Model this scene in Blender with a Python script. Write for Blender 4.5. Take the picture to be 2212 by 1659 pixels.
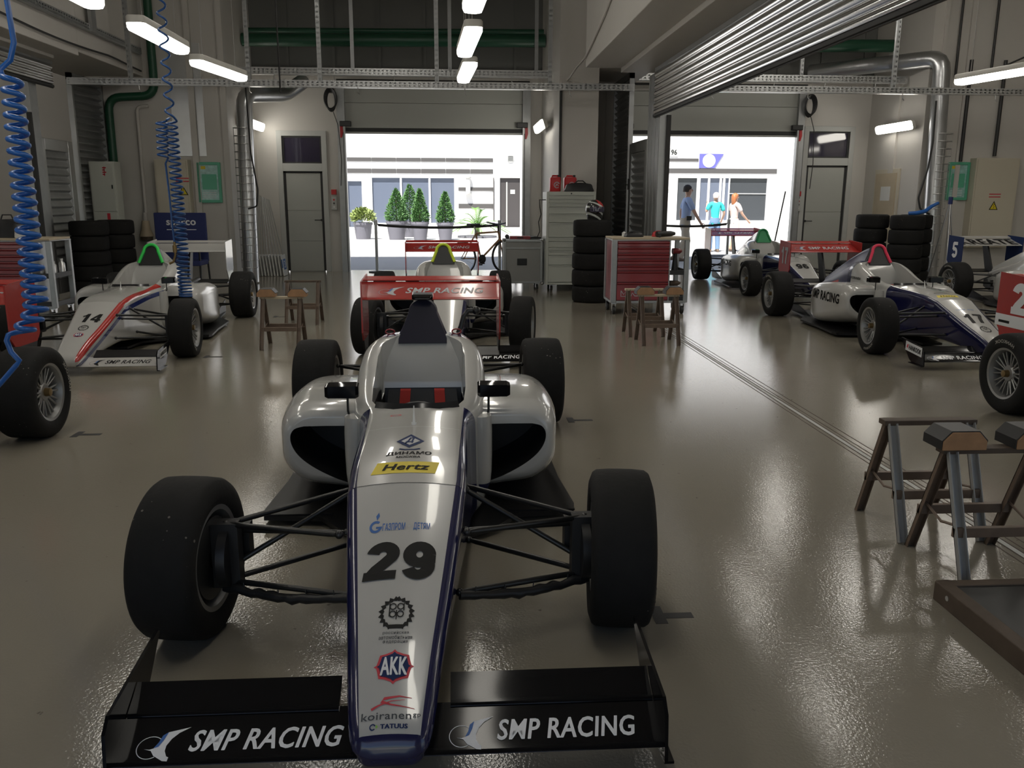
import bpy, bmesh, math, random
from mathutils import Vector, Matrix
from mathutils.bvhtree import BVHTree
random.seed(7)
PI = math.pi
for o in list(bpy.data.objects):
    bpy.data.objects.remove(o, do_unlink=True)
SC = bpy.context.scene
COL = SC.collection

# ------------------------------------------------------------------ camera
FPX = 1825.9
cam_d = bpy.data.cameras.new('camera')
cam_d.sensor_width = 36.0
cam_d.lens = FPX / 2212 * 36.0
cam_d.clip_start = 0.05
cam_d.clip_end = 300
cam = bpy.data.objects.new('camera', cam_d)
COL.objects.link(cam)
PITCH, ROLL, CAMH, YAW = 0.2167, 0.0036, 1.478, 0.063
F = Vector((math.sin(YAW) * math.cos(PITCH), math.cos(YAW) * math.cos(PITCH), -math.sin(PITCH)))
R0 = Vector((math.cos(YAW), -math.sin(YAW), 0))
U0 = R0.cross(F)
RR = R0 * math.cos(ROLL) + U0 * math.sin(ROLL)
UU = U0 * math.cos(ROLL) - R0 * math.sin(ROLL)
cam.matrix_world = Matrix(((RR.x, UU.x, -F.x, 0), (RR.y, UU.y, -F.y, 0), (RR.z, UU.z, -F.z, CAMH), (0, 0, 0, 1)))
SC.camera = cam

# ------------------------------------------------------------------ world, sun, exposure
SUN_STRENGTH = 7.5
SKY_STRENGTH = 0.09
LAMP_STRENGTH = 8.0
HIGH_LAMP_STRENGTH = 14.0
EXPOSURE = 0.52
w = bpy.data.worlds.new('sky')
SC.world = w
w.use_nodes = True
nt = w.node_tree
nt.nodes.clear()
sky = nt.nodes.new('ShaderNodeTexSky')
sky.sky_type = 'NISHITA'
sky.sun_disc = False
sky.sun_elevation = math.radians(62)
sky.sun_rotation = math.radians(195)
bg = nt.nodes.new('ShaderNodeBackground')
bg.inputs['Strength'].default_value = SKY_STRENGTH
wo = nt.nodes.new('ShaderNodeOutputWorld')
nt.links.new(sky.outputs[0], bg.inputs[0])
nt.links.new(bg.outputs[0], wo.inputs[0])
sun_d = bpy.data.lights.new('sun', 'SUN')
sun_d.energy = SUN_STRENGTH
sun_d.angle = math.radians(0.6)
sun_d.color = (1, 0.96, 0.9)
sun = bpy.data.objects.new('sun', sun_d)
COL.objects.link(sun)
sun.rotation_euler = Vector((0.22, 0.42, -0.9)).to_track_quat('-Z', 'Y').to_euler()
sun.location = (0, 20, 30)
SC.view_settings.view_transform = 'Standard'
SC.view_settings.look = 'None'
SC.view_settings.exposure = EXPOSURE
SC.view_settings.gamma = 1.0
SC.view_settings.use_curve_mapping = False
try:
    SC.cycles.use_denoising = True
    SC.cycles.max_bounces = 8
    SC.cycles.diffuse_bounces = 4
    SC.cycles.glossy_bounces = 4
    SC.cycles.transmission_bounces = 6
    SC.cycles.sample_clamp_indirect = 6.0
    SC.cycles.caustics_reflective = False
    SC.cycles.caustics_refractive = False
except Exception:
    pass

# ------------------------------------------------------------------ materials
M = {}


def mat(name, col, rough=0.5, metal=0.0, coat=0.0, spec=None, noise=None, bump=None, emit=None, alpha=None, trans=None):
    """noise=(scale, amount): gentle procedural colour wear;  bump=(scale, strength, distance)"""
    m = bpy.data.materials.new(name)
    m.use_nodes = True
    n = m.node_tree
    b = n.nodes['Principled BSDF']
    c = tuple(col) + (1,)
    b.inputs['Base Color'].default_value = c
    b.inputs['Roughness'].default_value = rough
    b.inputs['Metallic'].default_value = metal
    if coat:
        b.inputs['Coat Weight'].default_value = coat
        b.inputs['Coat Roughness'].default_value = 0.05
    if spec is not None:
        b.inputs['Specular IOR Level'].default_value = spec
    if emit:
        b.inputs['Emission Color'].default_value = tuple(emit[0]) + (1,)
        b.inputs['Emission Strength'].default_value = emit[1]
    if trans:
        b.inputs['Transmission Weight'].default_value = trans
    tc = None
    if noise or bump:
        tc = n.nodes.new('ShaderNodeTexCoord')
    if noise:
        t = n.nodes.new('ShaderNodeTexNoise')
        t.inputs['Scale'].default_value = noise[0]
        t.inputs['Detail'].default_value = 5
        n.links.new(tc.outputs['Object'], t.inputs['Vector'])
        mx = n.nodes.new('ShaderNodeMix')
        mx.data_type = 'RGBA'
        a = noise[1]
        mx.inputs['A'].default_value = tuple(v * (1 - a) for v in col) + (1,)
        mx.inputs['B'].default_value = tuple(min(1, v * (1 + a)) for v in col) + (1,)
        n.links.new(t.outputs['Fac'], mx.inputs['Factor'])
        n.links.new(mx.outputs['Result'], b.inputs['Base Color'])
    if bump:
        t2 = n.nodes.new('ShaderNodeTexNoise')
        t2.inputs['Scale'].default_value = bump[0]
        t2.inputs['Detail'].default_value = 3
        n.links.new(tc.outputs['Object'], t2.inputs['Vector'])
        bp = n.nodes.new('ShaderNodeBump')
        bp.inputs['Strength'].default_value = bump[1]
        bp.inputs['Distance'].default_value = bump[2]
        n.links.new(t2.outputs['Fac'], bp.inputs['Height'])
        n.links.new(bp.outputs['Normal'], b.inputs['Normal'])
    M[name] = m
    return m


mat('wall_paint', (0.55, 0.53, 0.495), 0.6, noise=(1.3, 0.05))
mat('ceiling_paint', (0.62, 0.60, 0.55), 0.7)
mat('wall_shade', (0.135, 0.138, 0.13), 0.7, noise=(1.2, 0.1))
mat('door_grey', (0.40, 0.41, 0.38), 0.45, noise=(0.8, 0.04))
mat('frame_grey', (0.46, 0.47, 0.45), 0.4)
mat('rubber_dark', (0.025, 0.025, 0.025), 0.6)
mat('pane_dark', (0.035, 0.03, 0.055), 0.06, spec=0.8)
mat('pane_bright', (0.35, 0.36, 0.62), 0.15, spec=0.8)
mat('galv', (0.40, 0.41, 0.41), 0.42, 0.75, noise=(9, 0.14))
mat('leg_galv', (0.32, 0.32, 0.31), 0.5, 0.15, noise=(9, 0.14))
mat('curtain_steel', (0.78, 0.78, 0.78), 0.16, 1.0)
mat('hoop_navy', (0.007, 0.007, 0.02), 0.45, spec=0.3)
mat('screen_dark', (0.02, 0.02, 0.022), 0.15, spec=0.4)
mat('galv_bright', (0.54, 0.55, 0.55), 0.32, 0.9, noise=(5, 0.1))
mat('steel', (0.55, 0.55, 0.55), 0.3, 1.0)
mat('foil', (0.50, 0.51, 0.52), 0.30, 0.95, bump=(14, 0.22, 0.006))
mat('black', (0.012, 0.012, 0.013), 0.45)
mat('black_gloss', (0.006, 0.006, 0.007), 0.09, spec=0.22)
mat('carbon', (0.010, 0.010, 0.011), 0.4, spec=0.3, noise=(60, 0.3))
mat('tyre', (0.012, 0.0118, 0.0115), 0.8, spec=0.25, noise=(14, 0.35), bump=(60, 0.25, 0.004))
mat('tyre_text', (0.30, 0.29, 0.26), 0.7)
mat('rim_silver', (0.30, 0.30, 0.295), 0.42, 0.7)
mat('rim_dark', (0.05, 0.05, 0.05), 0.45, 0.6)
mat('arm_black', (0.012, 0.012, 0.012), 0.35)
mat('red_paint', (0.36, 0.026, 0.022), 0.22, coat=0.25)
mat('red_drawer', (0.27, 0.028, 0.035), 0.35, coat=0.3)
mat('red_plastic', (0.50, 0.025, 0.03), 0.4)
mat('strap_red', (0.38, 0.025, 0.018), 0.8)
mat('white_paint', (0.46, 0.455, 0.435), 0.2, coat=0.6)
mat('white_plastic', (0.72, 0.72, 0.70), 0.4)
mat('navy', (0.010, 0.011, 0.045), 0.2, coat=0.4)
mat('text_white', (0.72, 0.73, 0.75), 0.5)
mat('text_dark', (0.07, 0.075, 0.08), 0.6, spec=0.2)
mat('text_grey', (0.42, 0.43, 0.45), 0.5)
mat('text_black', (0.012, 0.012, 0.012), 0.6, spec=0.15)
mat('text_navy', (0.015, 0.03, 0.10), 0.6, spec=0.15)
mat('text_blue', (0.02, 0.11, 0.36), 0.5)
mat('text_red', (0.55, 0.03, 0.05), 0.5)
mat('text_green', (0.25, 0.55, 0.08), 0.5)
mat('yellow', (0.68, 0.54, 0.02), 0.5)
mat('tape_green', (0.03, 0.62, 0.09), 0.5)
mat('tape_yellow', (0.66, 0.80, 0.05), 0.5)
mat('tape_pink', (0.85, 0.05, 0.12), 0.5)
mat('tape_dark_green', (0.02, 0.28, 0.10), 0.5)
mat('wood', (0.36, 0.20, 0.10), 0.6, noise=(18, 0.35))
mat('wood_light', (0.50, 0.42, 0.30), 0.55, noise=(6, 0.12))
mat('wood_dark', (0.085, 0.06, 0.042), 0.65, noise=(14, 0.35))
mat('leg_brown', (0.15, 0.105, 0.075), 0.55, noise=(20, 0.3))
mat('cabinet_white', (0.50, 0.52, 0.47), 0.42, noise=(2, 0.04))
mat('cabinet_cream', (0.56, 0.52, 0.42), 0.5, noise=(2, 0.04))
mat('case_grey', (0.28, 0.28, 0.27), 0.5, noise=(4, 0.08))
mat('pipe_green', (0.010, 0.070, 0.036), 0.4)
mat('hose_blue', (0.012, 0.11, 0.42), 0.3, spec=0.6)
mat('hose_deep_blue', (0.012, 0.065, 0.22), 0.35)
mat('chair_blue', (0.018, 0.028, 0.12), 0.7)
mat('sign_green', (0.10, 0.42, 0.27), 0.35)
mat('sign_face', (0.32, 0.55, 0.52), 0.2, noise=(16, 0.5))
mat('brass', (0.26, 0.18, 0.08), 0.4, 0.8)
mat('lamp_case', (0.55, 0.54, 0.50), 0.4)
mat('lamp_glow', (0.9, 0.9, 0.85), 0.4, emit=((1.0, 0.95, 0.85), LAMP_STRENGTH))
mat('lamp_glow_high', (0.9, 0.9, 0.85), 0.4, emit=((1.0, 0.95, 0.87), HIGH_LAMP_STRENGTH))
mat('lamp_glow_cool', (0.9, 0.9, 0.85), 0.4, emit=((1.0, 0.96, 0.88), LAMP_STRENGTH))
mat('skin', (0.55, 0.34, 0.25), 0.5)
mat('hair_dark', (0.03, 0.022, 0.018), 0.6)
mat('hair_red', (0.45, 0.16, 0.06), 0.6)
mat('shirt_blue', (0.36, 0.47, 0.72), 0.8)
mat('shirt_turq', (0.05, 0.60, 0.60), 0.8)
mat('trouser_sand', (0.52, 0.46, 0.38), 0.8)
mat('jeans', (0.16, 0.26, 0.42), 0.8)
mat('dress_pale', (0.70, 0.58, 0.55), 0.8)
mat('pot_grey', (0.16, 0.16, 0.19), 0.6)
mat('leaf', (0.07, 0.17, 0.045), 0.6, noise=(12, 0.5))
mat('leaf_yellow', (0.22, 0.28, 0.08), 0.6, noise=(12, 0.4))
mat('leaf_palm', (0.14, 0.30, 0.06), 0.5, noise=(5, 0.3))
mat('soil', (0.06, 0.045, 0.03), 0.9)
mat('facade_white', (0.80, 0.80, 0.80), 0.7)
mat('facade_stripe', (0.085, 0.082, 0.08), 0.5)
mat('facade_glass', (0.055, 0.062, 0.07), 0.1, spec=0.5)
mat('facade_glass_blue', (0.13, 0.155, 0.21), 0.12, spec=0.7)
mat('facade_door', (0.055, 0.05, 0.05), 0.5)
mat('facade_sign', (0.13, 0.13, 0.45), 0.5)
mat('paving', (0.52, 0.51, 0.49), 0.8, noise=(0.7, 0.06))
mat('glass_clear', (1, 1, 1), 0.02, trans=1.0)


def floor_mat():
    m = mat('floor_epoxy', (0.34, 0.30, 0.235), 0.115, spec=0.6)
    n = m.node_tree
    b = n.nodes['Principled BSDF']
    tc = n.nodes.new('ShaderNodeTexCoord')
    big = n.nodes.new('ShaderNodeTexNoise')
    big.inputs['Scale'].default_value = 0.5
    big.inputs['Detail'].default_value = 6
    n.links.new(tc.outputs['Object'], big.inputs['Vector'])
    mx = n.nodes.new('ShaderNodeMix')
    mx.data_type = 'RGBA'
    mx.inputs['A'].default_value = (0.225, 0.204, 0.162, 1)
    mx.inputs['B'].default_value = (0.275, 0.251, 0.203, 1)
    n.links.new(big.outputs['Fac'], mx.inputs['Factor'])
    # scattered dark grit and scuffs
    gr = n.nodes.new('ShaderNodeTexNoise')
    gr.inputs['Scale'].default_value = 23
    gr.inputs['Detail'].default_value = 8
    n.links.new(tc.outputs['Object'], gr.inputs['Vector'])
    rp = n.nodes.new('ShaderNodeMapRange')
    rp.inputs['From Min'].default_value = 0.70
    rp.inputs['From Max'].default_value = 0.76
    n.links.new(gr.outputs['Fac'], rp.inputs['Value'])
    mx2 = n.nodes.new('ShaderNodeMix')
    mx2.data_type = 'RGBA'
    mx2.inputs['B'].default_value = (0.12, 0.10, 0.08, 1)
    n.links.new(rp.outputs['Result'], mx2.inputs['Factor'])
    n.links.new(mx.outputs['Result'], mx2.inputs['A'])
    n.links.new(mx2.outputs['Result'], b.inputs['Base Color'])
    # orange peel of the poured coating
    op = n.nodes.new('ShaderNodeTexNoise')
    op.inputs['Scale'].default_value = 95
    op.inputs['Detail'].default_value = 2
    n.links.new(tc.outputs['Object'], op.inputs['Vector'])
    bp = n.nodes.new('ShaderNodeBump')
    bp.inputs['Strength'].default_value = 0.16
    bp.inputs['Distance'].default_value = 0.004
    n.links.new(op.outputs['Fac'], bp.inputs['Height'])
    n.links.new(bp.outputs['Normal'], b.inputs['Normal'])
    return m


floor_mat()


def tyre_specks():
    n = M['tyre'].node_tree
    b = n.nodes['Principled BSDF']
    tc = n.nodes.new('ShaderNodeTexCoord')
    vo = n.nodes.new('ShaderNodeTexVoronoi')
    vo.inputs['Scale'].default_value = 34
    n.links.new(tc.outputs['Object'], vo.inputs['Vector'])
    no = n.nodes.new('ShaderNodeTexNoise')
    no.inputs['Scale'].default_value = 5
    n.links.new(tc.outputs['Object'], no.inputs['Vector'])
    th = n.nodes.new('ShaderNodeMapRange')
    th.inputs['From Min'].default_value = 0.52
    th.inputs['From Max'].default_value = 0.75
    th.inputs['To Max'].default_value = 0.17
    n.links.new(no.outputs['Fac'], th.inputs['Value'])
    lt = n.nodes.new('ShaderNodeMath')
    lt.operation = 'LESS_THAN'
    n.links.new(vo.outputs['Distance'], lt.inputs[0])
    n.links.new(th.outputs['Result'], lt.inputs[1])
    mx = n.nodes.new('ShaderNodeMix')
    mx.data_type = 'RGBA'
    old = b.inputs['Base Color'].links[0].from_socket
    n.links.new(old, mx.inputs['A'])
    mx.inputs['B'].default_value = (0.16, 0.15, 0.13, 1)
    n.links.new(lt.outputs[0], mx.inputs['Factor'])
    n.links.new(mx.outputs['Result'], b.inputs['Base Color'])


tyre_specks()


# ------------------------------------------------------------------ mesh collector
class G:
    """collects shapes; build() links them as ONE mesh object"""

    def __init__(s):
        s.v = []
        s.f = []
        s.mi = []
        s.m = 0

    def add(s, vs, fs, T=None):
        k = len(s.v)
        for p in vs:
            p = Vector(p)
            s.v.append(T @ p if T else p)
        for f in fs:
            s.f.append([i + k for i in f])
            s.mi.append(s.m)
        return s

    def use(s, i):
        s.m = i
        return s

    def box(s, lo, hi, T=None):
        x0, y0, z0 = lo
        x1, y1, z1 = hi
        return s.add([(x0, y0, z0), (x1, y0, z0), (x1, y1, z0), (x0, y1, z0), (x0, y0, z1), (x1, y0, z1), (x1, y1, z1), (x0, y1, z1)],
                     [(0, 3, 2, 1), (4, 5, 6, 7), (0, 1, 5, 4), (1, 2, 6, 5), (2, 3, 7, 6), (3, 0, 4, 7)], T)

    def cbox(s, c, d, T=None):
        return s.box([c[i] - d[i] / 2 for i in range(3)], [c[i] + d[i] / 2 for i in range(3)], T)

    def prism(s, poly, a, b, axis='z', T=None):
        """poly: 2D outline; extruded from a to b along axis (x: poly=(y,z), y: poly=(x,z), z: poly=(x,y))"""
        def p3(q, t):
            if axis == 'x':
                return (t, q[0], q[1])
            if axis == 'y':
                return (q[0], t, q[1])
            return (q[0], q[1], t)
        n = len(poly)
        vs = [p3(q, a) for q in poly] + [p3(q, b) for q in poly]
        fs = [list(range(n - 1, -1, -1)), list(range(n, 2 * n))]
        for i in range(n):
            j = (i + 1) % n
            fs.append((i, j, n + j, n + i))
        return s.add(vs, fs, T)

    def tube(s, pts, r, n=8, T=None, caps=True):
        pts = [Vector(p) for p in pts]
        rs = r if isinstance(r, (list, tuple)) else [r] * len(pts)
        vs, fs = [], []
        prev = None
        for i, p in enumerate(pts):
            if i == 0:
                t = pts[1] - p
            elif i == len(pts) - 1:
                t = p - pts[i - 1]
            else:
                t = (pts[i + 1] - pts[i - 1])
            t.normalize()
            if prev is None:
                a = Vector((0, 0, 1)) if abs(t.z) < 0.9 else Vector((1, 0, 0))
                u = t.cross(a).normalized()
            else:
                u = (prev - t * prev.dot(t))
                u = u.normalized() if u.length > 1e-6 else t.orthogonal().normalized()
            prev = u
            w_ = t.cross(u)
            for k in range(n):
                a = 2 * PI * k / n
                vs.append(p + (u * math.cos(a) + w_ * math.sin(a)) * rs[i])
        for i in range(len(pts) - 1):
            for k in range(n):
                j = (k + 1) % n
                fs.append((i * n + k, i * n + j, (i + 1) * n + j, (i + 1) * n + k))
        if caps:
            fs.append(list(range(n - 1, -1, -1)))
            e = (len(pts) - 1) * n
            fs.append([e + k for k in range(n)])
        return s.add(vs, fs, T)

    def cyl(s, c, r, h, n=20, axis='z', T=None, r2=None):
        d = {'x': Vector((1, 0, 0)), 'y': Vector((0, 1, 0)), 'z': Vector((0, 0, 1))}[axis]
        c = Vector(c)
        return s.tube([c, c + d * h], [r, r if r2 is None else r2], n, T)

    def lathe(s, prof, n=32, axis='z', T=None, closed=False):
        """prof: (along-axis, radius) pairs"""
        vs, fs = [], []
        m = len(prof)
        for k in range(n):
            a = 2 * PI * k / n
            ca, sa = math.cos(a), math.sin(a)
            for t, r in prof:
                if axis == 'x':
                    vs.append((t, r * ca, r * sa))
                elif axis == 'y':
                    vs.append((r * sa, t, r * ca))
                else:
                    vs.append((r * ca, r * sa, t))
        for k in range(n):
            j = (k + 1) % n
            for i in range(m if closed else m - 1):
                i2 = (i + 1) % m
                fs.append((k * m + i, k * m + i2, j * m + i2, j * m + i))
        return s.add(vs, fs, T)

    def ball(s, c, r, n=12, T=None, sz=None):
        sz = sz or (1, 1, 1)
        vs, fs = [], []
        m = max(6, n // 2 + 1)
        for i in range(m):
            th = PI * i / (m - 1)
            for k in range(n):
                a = 2 * PI * k / n
                vs.append((c[0] + r * sz[0] * math.sin(th) * math.cos(a), c[1] + r * sz[1] * math.sin(th) * math.sin(a), c[2] + r * sz[2] * math.cos(th)))
        for i in range(m - 1):
            for k in range(n):
                j = (k + 1) % n
                fs.append((i * n + k, (i + 1) * n + k, (i + 1) * n + j, i * n + j))
        return s.add(vs, fs, T)

    def rings(s, rings, cap0=True, cap1=True, T=None):
        """skin a list of closed rings with equal point counts"""
        n = len(rings[0])
        vs = [p for r in rings for p in r]
        fs = []
        for i in range(len(rings) - 1):
            for k in range(n):
                j = (k + 1) % n
                fs.append((i * n + k, i * n + j, (i + 1) * n + j, (i + 1) * n + k))
        if cap0:
            fs.append(list(range(n - 1, -1, -1)))
        if cap1:
            e = (len(rings) - 1) * n
            fs.append([e + k for k in range(n)])
        return s.add(vs, fs, T)

    def mesh(s, name, fix=True, merge=True):
        me = bpy.data.meshes.new(name)
        me.from_pydata([tuple(p) for p in s.v], [], s.f)
        me.polygons.foreach_set('material_index', s.mi)
        if fix:
            bm = bmesh.new()
            bm.from_mesh(me)
            if merge:
                bmesh.ops.remove_doubles(bm, verts=bm.verts, dist=1e-5)
            bmesh.ops.recalc_face_normals(bm, faces=bm.faces)
            bm.to_mesh(me)
            bm.free()
        me.update()
        return me

    def build(s, name, mats, parent=None, smooth=False, bevel=0.0, fix=True, T=None):
        me = s.mesh(name, fix)
        return link(name, me, mats, parent, smooth, bevel, T)


def smooth_mesh(me, ang=40):
    for p in me.polygons:
        p.use_smooth = True
    try:
        me.set_sharp_from_angle(angle=math.radians(ang))
    except Exception:
        pass


def link(name, me, mats, parent=None, smooth=False, bevel=0.0, T=None):
    if not isinstance(mats, (list, tuple)):
        mats = [mats]
    if len(me.materials) == 0:
        for m in mats:
            me.materials.append(M[m] if isinstance(m, str) else m)
    if smooth:
        smooth_mesh(me, smooth if smooth is not True else 40)
    o = bpy.data.objects.new(name, me)
    COL.objects.link(o)
    if parent is not None:
        o.parent = parent
    if T is not None:
        o.matrix_local = T
    if bevel:
        md = o.modifiers.new('edge', 'BEVEL')
        md.width = bevel
        md.segments = 2
        md.limit_method = 'ANGLE'
        md.angle_limit = math.radians(40)
    return o


def tag(o, label, cat, group=None, kind=None):
    o['label'] = label
    o['category'] = cat
    if group:
        o['group'] = group
    if kind:
        o['kind'] = kind
    return o


def thing(name, label, cat, loc=(0, 0, 0), rz=0.0, group=None):
    o = bpy.data.objects.new(name, None)
    o.empty_display_size = 0.1
    COL.objects.link(o)
    o.location = loc
    o.rotation_euler = (0, 0, rz)
    return tag(o, label, cat, group)


def struct(o):
    o['kind'] = 'structure'
    return o


def copy_tree(o, parent=None):
    c = o.copy()
    COL.objects.link(c)
    if parent is not None:
        c.parent = parent
        c.matrix_parent_inverse = o.matrix_parent_inverse.copy()
    for ch in list(o.children):
        copy_tree(ch, c)
    return c


def relabel(o, label, loc=None, rz=None, group=None):
    o['label'] = label
    if loc is not None:
        o.location = loc
    if rz is not None:
        o.rotation_euler = (0, 0, rz)
    if group:
        o['group'] = group
    return o


def rotx(a):
    return Matrix.Rotation(a, 4, 'X')


def roty(a):
    return Matrix.Rotation(a, 4, 'Y')


def rotz(a):
    return Matrix.Rotation(a, 4, 'Z')


def mv(x, y, z):
    return Matrix.Translation((x, y, z))


# ------------------------------------------------------------------ flat graphics (lettering and emblems)
_txt = {}


def text_mesh(body, bold=0.0, shear=0.0):
    """(verts, faces, width, height) of built-in lettering, cap height 1"""
    key = (body, bold, shear)
    if key in _txt:
        return _txt[key]
    c = bpy.data.curves.new('lettering', 'FONT')
    c.body = body
    c.size = 1.0
    c.resolution_u = 3
    c.offset = bold
    c.shear = shear
    c.space_character = 1.06
    o = bpy.data.objects.new('lettering', c)
    me = bpy.data.meshes.new_from_object(o)
    vs = [tuple(v.co) for v in me.vertices]
    fs = [list(p.vertices) for p in me.polygons]
    x0 = min(v[0] for v in vs)
    x1 = max(v[0] for v in vs)
    y0 = min(v[1] for v in vs)
    y1 = max(v[1] for v in vs)
    vs = [((v[0] - x0), (v[1] - y0)) for v in vs]
    bpy.data.objects.remove(o)
    bpy.data.curves.remove(c)
    bpy.data.meshes.remove(me)
    _txt[key] = (vs, fs, x1 - x0, y1 - y0)
    return _txt[key]


class D2:
    """a flat picture in (u, v) made of polygons with material slots and layers"""

    def __init__(s):
        s.items = []
        s.mats = []

    def slot(s, m):
        if m not in s.mats:
            s.mats.append(m)
        return s.mats.index(m)

    def text(s, body, x0, y0, x1, y1, m, bold=0.02, shear=0.0, layer=0, slope=0.0):
        # heavy faces are built from shifted copies of the plain outline, which never breaks the counters
        vs, fs, w_, h_ = text_mesh(body, 0.008, shear)
        b = max(0.0, bold - 0.008)
        kx, ky = (x1 - x0) / (w_ + 2 * b), (y1 - y0) / (h_ + b)
        for i, (dx, dy) in enumerate(((0, 0), (b, 0), (-b, 0), (b * 0.6, b * 0.5), (-b * 0.6, b * 0.5), (0, -b * 0.5)) if b > 0.004 else ((0, 0),)):
            s.items.append(([(x0 + (u + b + dx) * kx, y0 + (v + b * 0.5 + dy) * ky) for u, v in vs], fs, s.slot(m), layer + 0.03 * i))
        return s

    def poly(s, pts, m, layer=0):
        s.items.append((list(pts), [list(range(len(pts)))], s.slot(m), layer))
        return s

    def strip(s, a, b, m, layer=0, closed=True):
        n = len(a)
        fs = [(i, (i + 1) % n, n + (i + 1) % n, n + i) for i in range(n if closed else n - 1)]
        s.items.append((list(a) + list(b), fs, s.slot(m), layer))
        return s

    def ring(s, cx, cy, rx, ry, t, m, layer=0, n=24, a0=0, a1=2 * PI):
        closed = abs(a1 - a0 - 2 * PI) < 1e-6
        k = n if closed else n + 1
        an = [a0 + (a1 - a0) * i / n for i in range(k)]
        a = [(cx + rx * math.cos(q), cy + ry * math.sin(q)) for q in an]
        b = [(cx + (rx - t) * math.cos(q), cy + (ry - t * ry / rx) * math.sin(q)) for q in an]
        return s.strip(a, b, m, layer, closed)

    def line(s, pts, t, m, layer=0):
        a, b = [], []
        for i, p in enumerate(pts):
            q0 = pts[max(0, i - 1)]
            q1 = pts[min(len(pts) - 1, i + 1)]
            dx, dy = q1[0] - q0[0], q1[1] - q0[1]
            L = math.hypot(dx, dy) or 1
            tt = t[i] if isinstance(t, (list, tuple)) else t
            nx, ny = -dy / L * tt / 2, dx / L * tt / 2
            a.append((p[0] + nx, p[1] + ny))
            b.append((p[0] - nx, p[1] - ny))
        return s.strip(a, b, m, layer, False)

    def build(s, name, fn, parent=None, grid=0.0, lift=0.0012, T=None):
        """fn(u, v) -> (point, normal); drawn just above the surface"""
        bm = bmesh.new()
        for vs, fs, mi, lay in s.items:
            b2 = bmesh.new()
            bv = [b2.verts.new((p[0], p[1], 0)) for p in vs]
            for f in fs:
                try:
                    b2.faces.new([bv[i] for i in f])
                except Exception:
                    pass
            if grid:
                bmesh.ops.triangulate(b2, faces=b2.faces)
                for ax in (0, 1):
                    lo = min(p[ax] for p in vs)
                    hi = max(p[ax] for p in vs)
                    t = math.floor(lo / grid) * grid + grid
                    while t < hi:
                        co = (t, 0, 0) if ax == 0 else (0, t, 0)
                        no = (1, 0, 0) if ax == 0 else (0, 1, 0)
                        bmesh.ops.bisect_plane(b2, geom=b2.verts[:] + b2.edges[:] + b2.faces[:], plane_co=co, plane_no=no, dist=1e-7)
                        t += grid
            mp = {}
            ok = True
            for v in b2.verts:
                h = fn(v.co.x, v.co.y)
                if h is None:
                    mp[v] = None
                    continue
                p, nn = h
                mp[v] = bm.verts.new(p + nn * (lift * (1 + lay)))
            for f in b2.faces:
                q = [mp[v] for v in f.verts]
                if None in q:
                    continue
                try:
                    nf = bm.faces.new(q)
                    nf.material_index = mi
                except Exception:
                    pass
            b2.free()
        me = bpy.data.meshes.new(name)
        bm.to_mesh(me)
        bm.free()
        return link(name, me, s.mats, parent, T=T)


def plane_fn(o, ux, uy):
    o, ux, uy = Vector(o), Vector(ux), Vector(uy)
    n = ux.cross(uy).normalized()
    return lambda u, v: (o + ux * u + uy * v, n)


def smp_logo(d, x0, y0, x1, y1, m='text_white', shear=0.25, bold=0.024, slope=0.0):
    """flying bird in an ellipse followed by the two words; fills the box"""
    W_, H_ = x1 - x0, (y1 - y0) * 0.85
    bw = min(W_ * 0.24, H_ * 2.5)

    def q(pts):
        return [(x0 + u * bw, y0 + (v - 0.42) * H_) for u, v in pts]
    d.ring(x0 + 0.28 * bw, y0 + 0.26 * H_, bw * 0.27, H_ * 0.52, bw * 0.016, m, 0, 28, 0.75, 5.3)
    d.poly(q([(0.17, 0.61), (0.28, 0.58), (0.36, 0.63), (0.43, 0.89), (0.47, 1.21), (0.57, 1.37), (1.0, 1.58), (0.79, 1.32), (0.67, 1.05), (0.60, 0.74), (0.60, 0.50), (0.66, 0.26), (0.71, 0.21), (0.70, 0.05), (0.60, 0.07), (0.40, 0.30), (0.32, 0.52)]), m, 1)
    d.poly(q([(0.36, 0.63), (0.43, 0.89), (0.47, 1.21), (0.57, 1.37), (0.52, 1.0), (0.45, 0.70)]), 'text_blue', 2)
    tx = x0 + bw * 1.06
    d.text('SMP RACING', tx, y0, x1, y0 + H_, m, bold, shear, 1)
    return d
# ------------------------------------------------------------------ room
def S(name, g, mats, **k):
    return struct(g.build(name, mats, **k))


def wall_with_holes(g, x0, x1, z0, z1, y0, y1, holes):
    """wall slab in the XZ plane with rectangular openings (hx0, hx1, hz0, hz1)"""
    xs = sorted({x0, x1, *[h[0] for h in holes], *[h[1] for h in holes]})
    zs = sorted({z0, z1, *[h[2] for h in holes], *[h[3] for h in holes]})
    for i in range(len(xs) - 1):
        for j in range(len(zs) - 1):
            cx, cz = (xs[i] + xs[i + 1]) / 2, (zs[j] + zs[j + 1]) / 2
            if any(h[0] < cx < h[1] and h[2] < cz < h[3] for h in holes):
                continue
            g.box((xs[i], y0, zs[j]), (xs[i + 1], y1, zs[j + 1]))
    return g


YB, YF = 17.5, 15.4          # back wall with the garage doors; front face of the piers
XR, XL = 2.9, -6.0           # partition planes right and left
ZC = 6.2
fl = G().box((-16, -4, -0.12), (14, 17.85, 0))
S('floor', fl, 'floor_epoxy')
S('ceiling', G().box((-16.3, -4.3, ZC), (14.3, 17.85, ZC + 0.3)), 'ceiling_paint')
holes = [(-3.55, -2.58, 0, 2.75), (-2.32, 1.42, 0, 3.56), (3.25, 6.98, 0, 3.56), (7.04, 8.10, 0, 2.92), (-10.0, -8.6, 0, 2.85)]
S('wall_back', wall_with_holes(G(), -16, 14, 0, 3.78, YB, YB + 0.3, holes), 'wall_paint')
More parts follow.
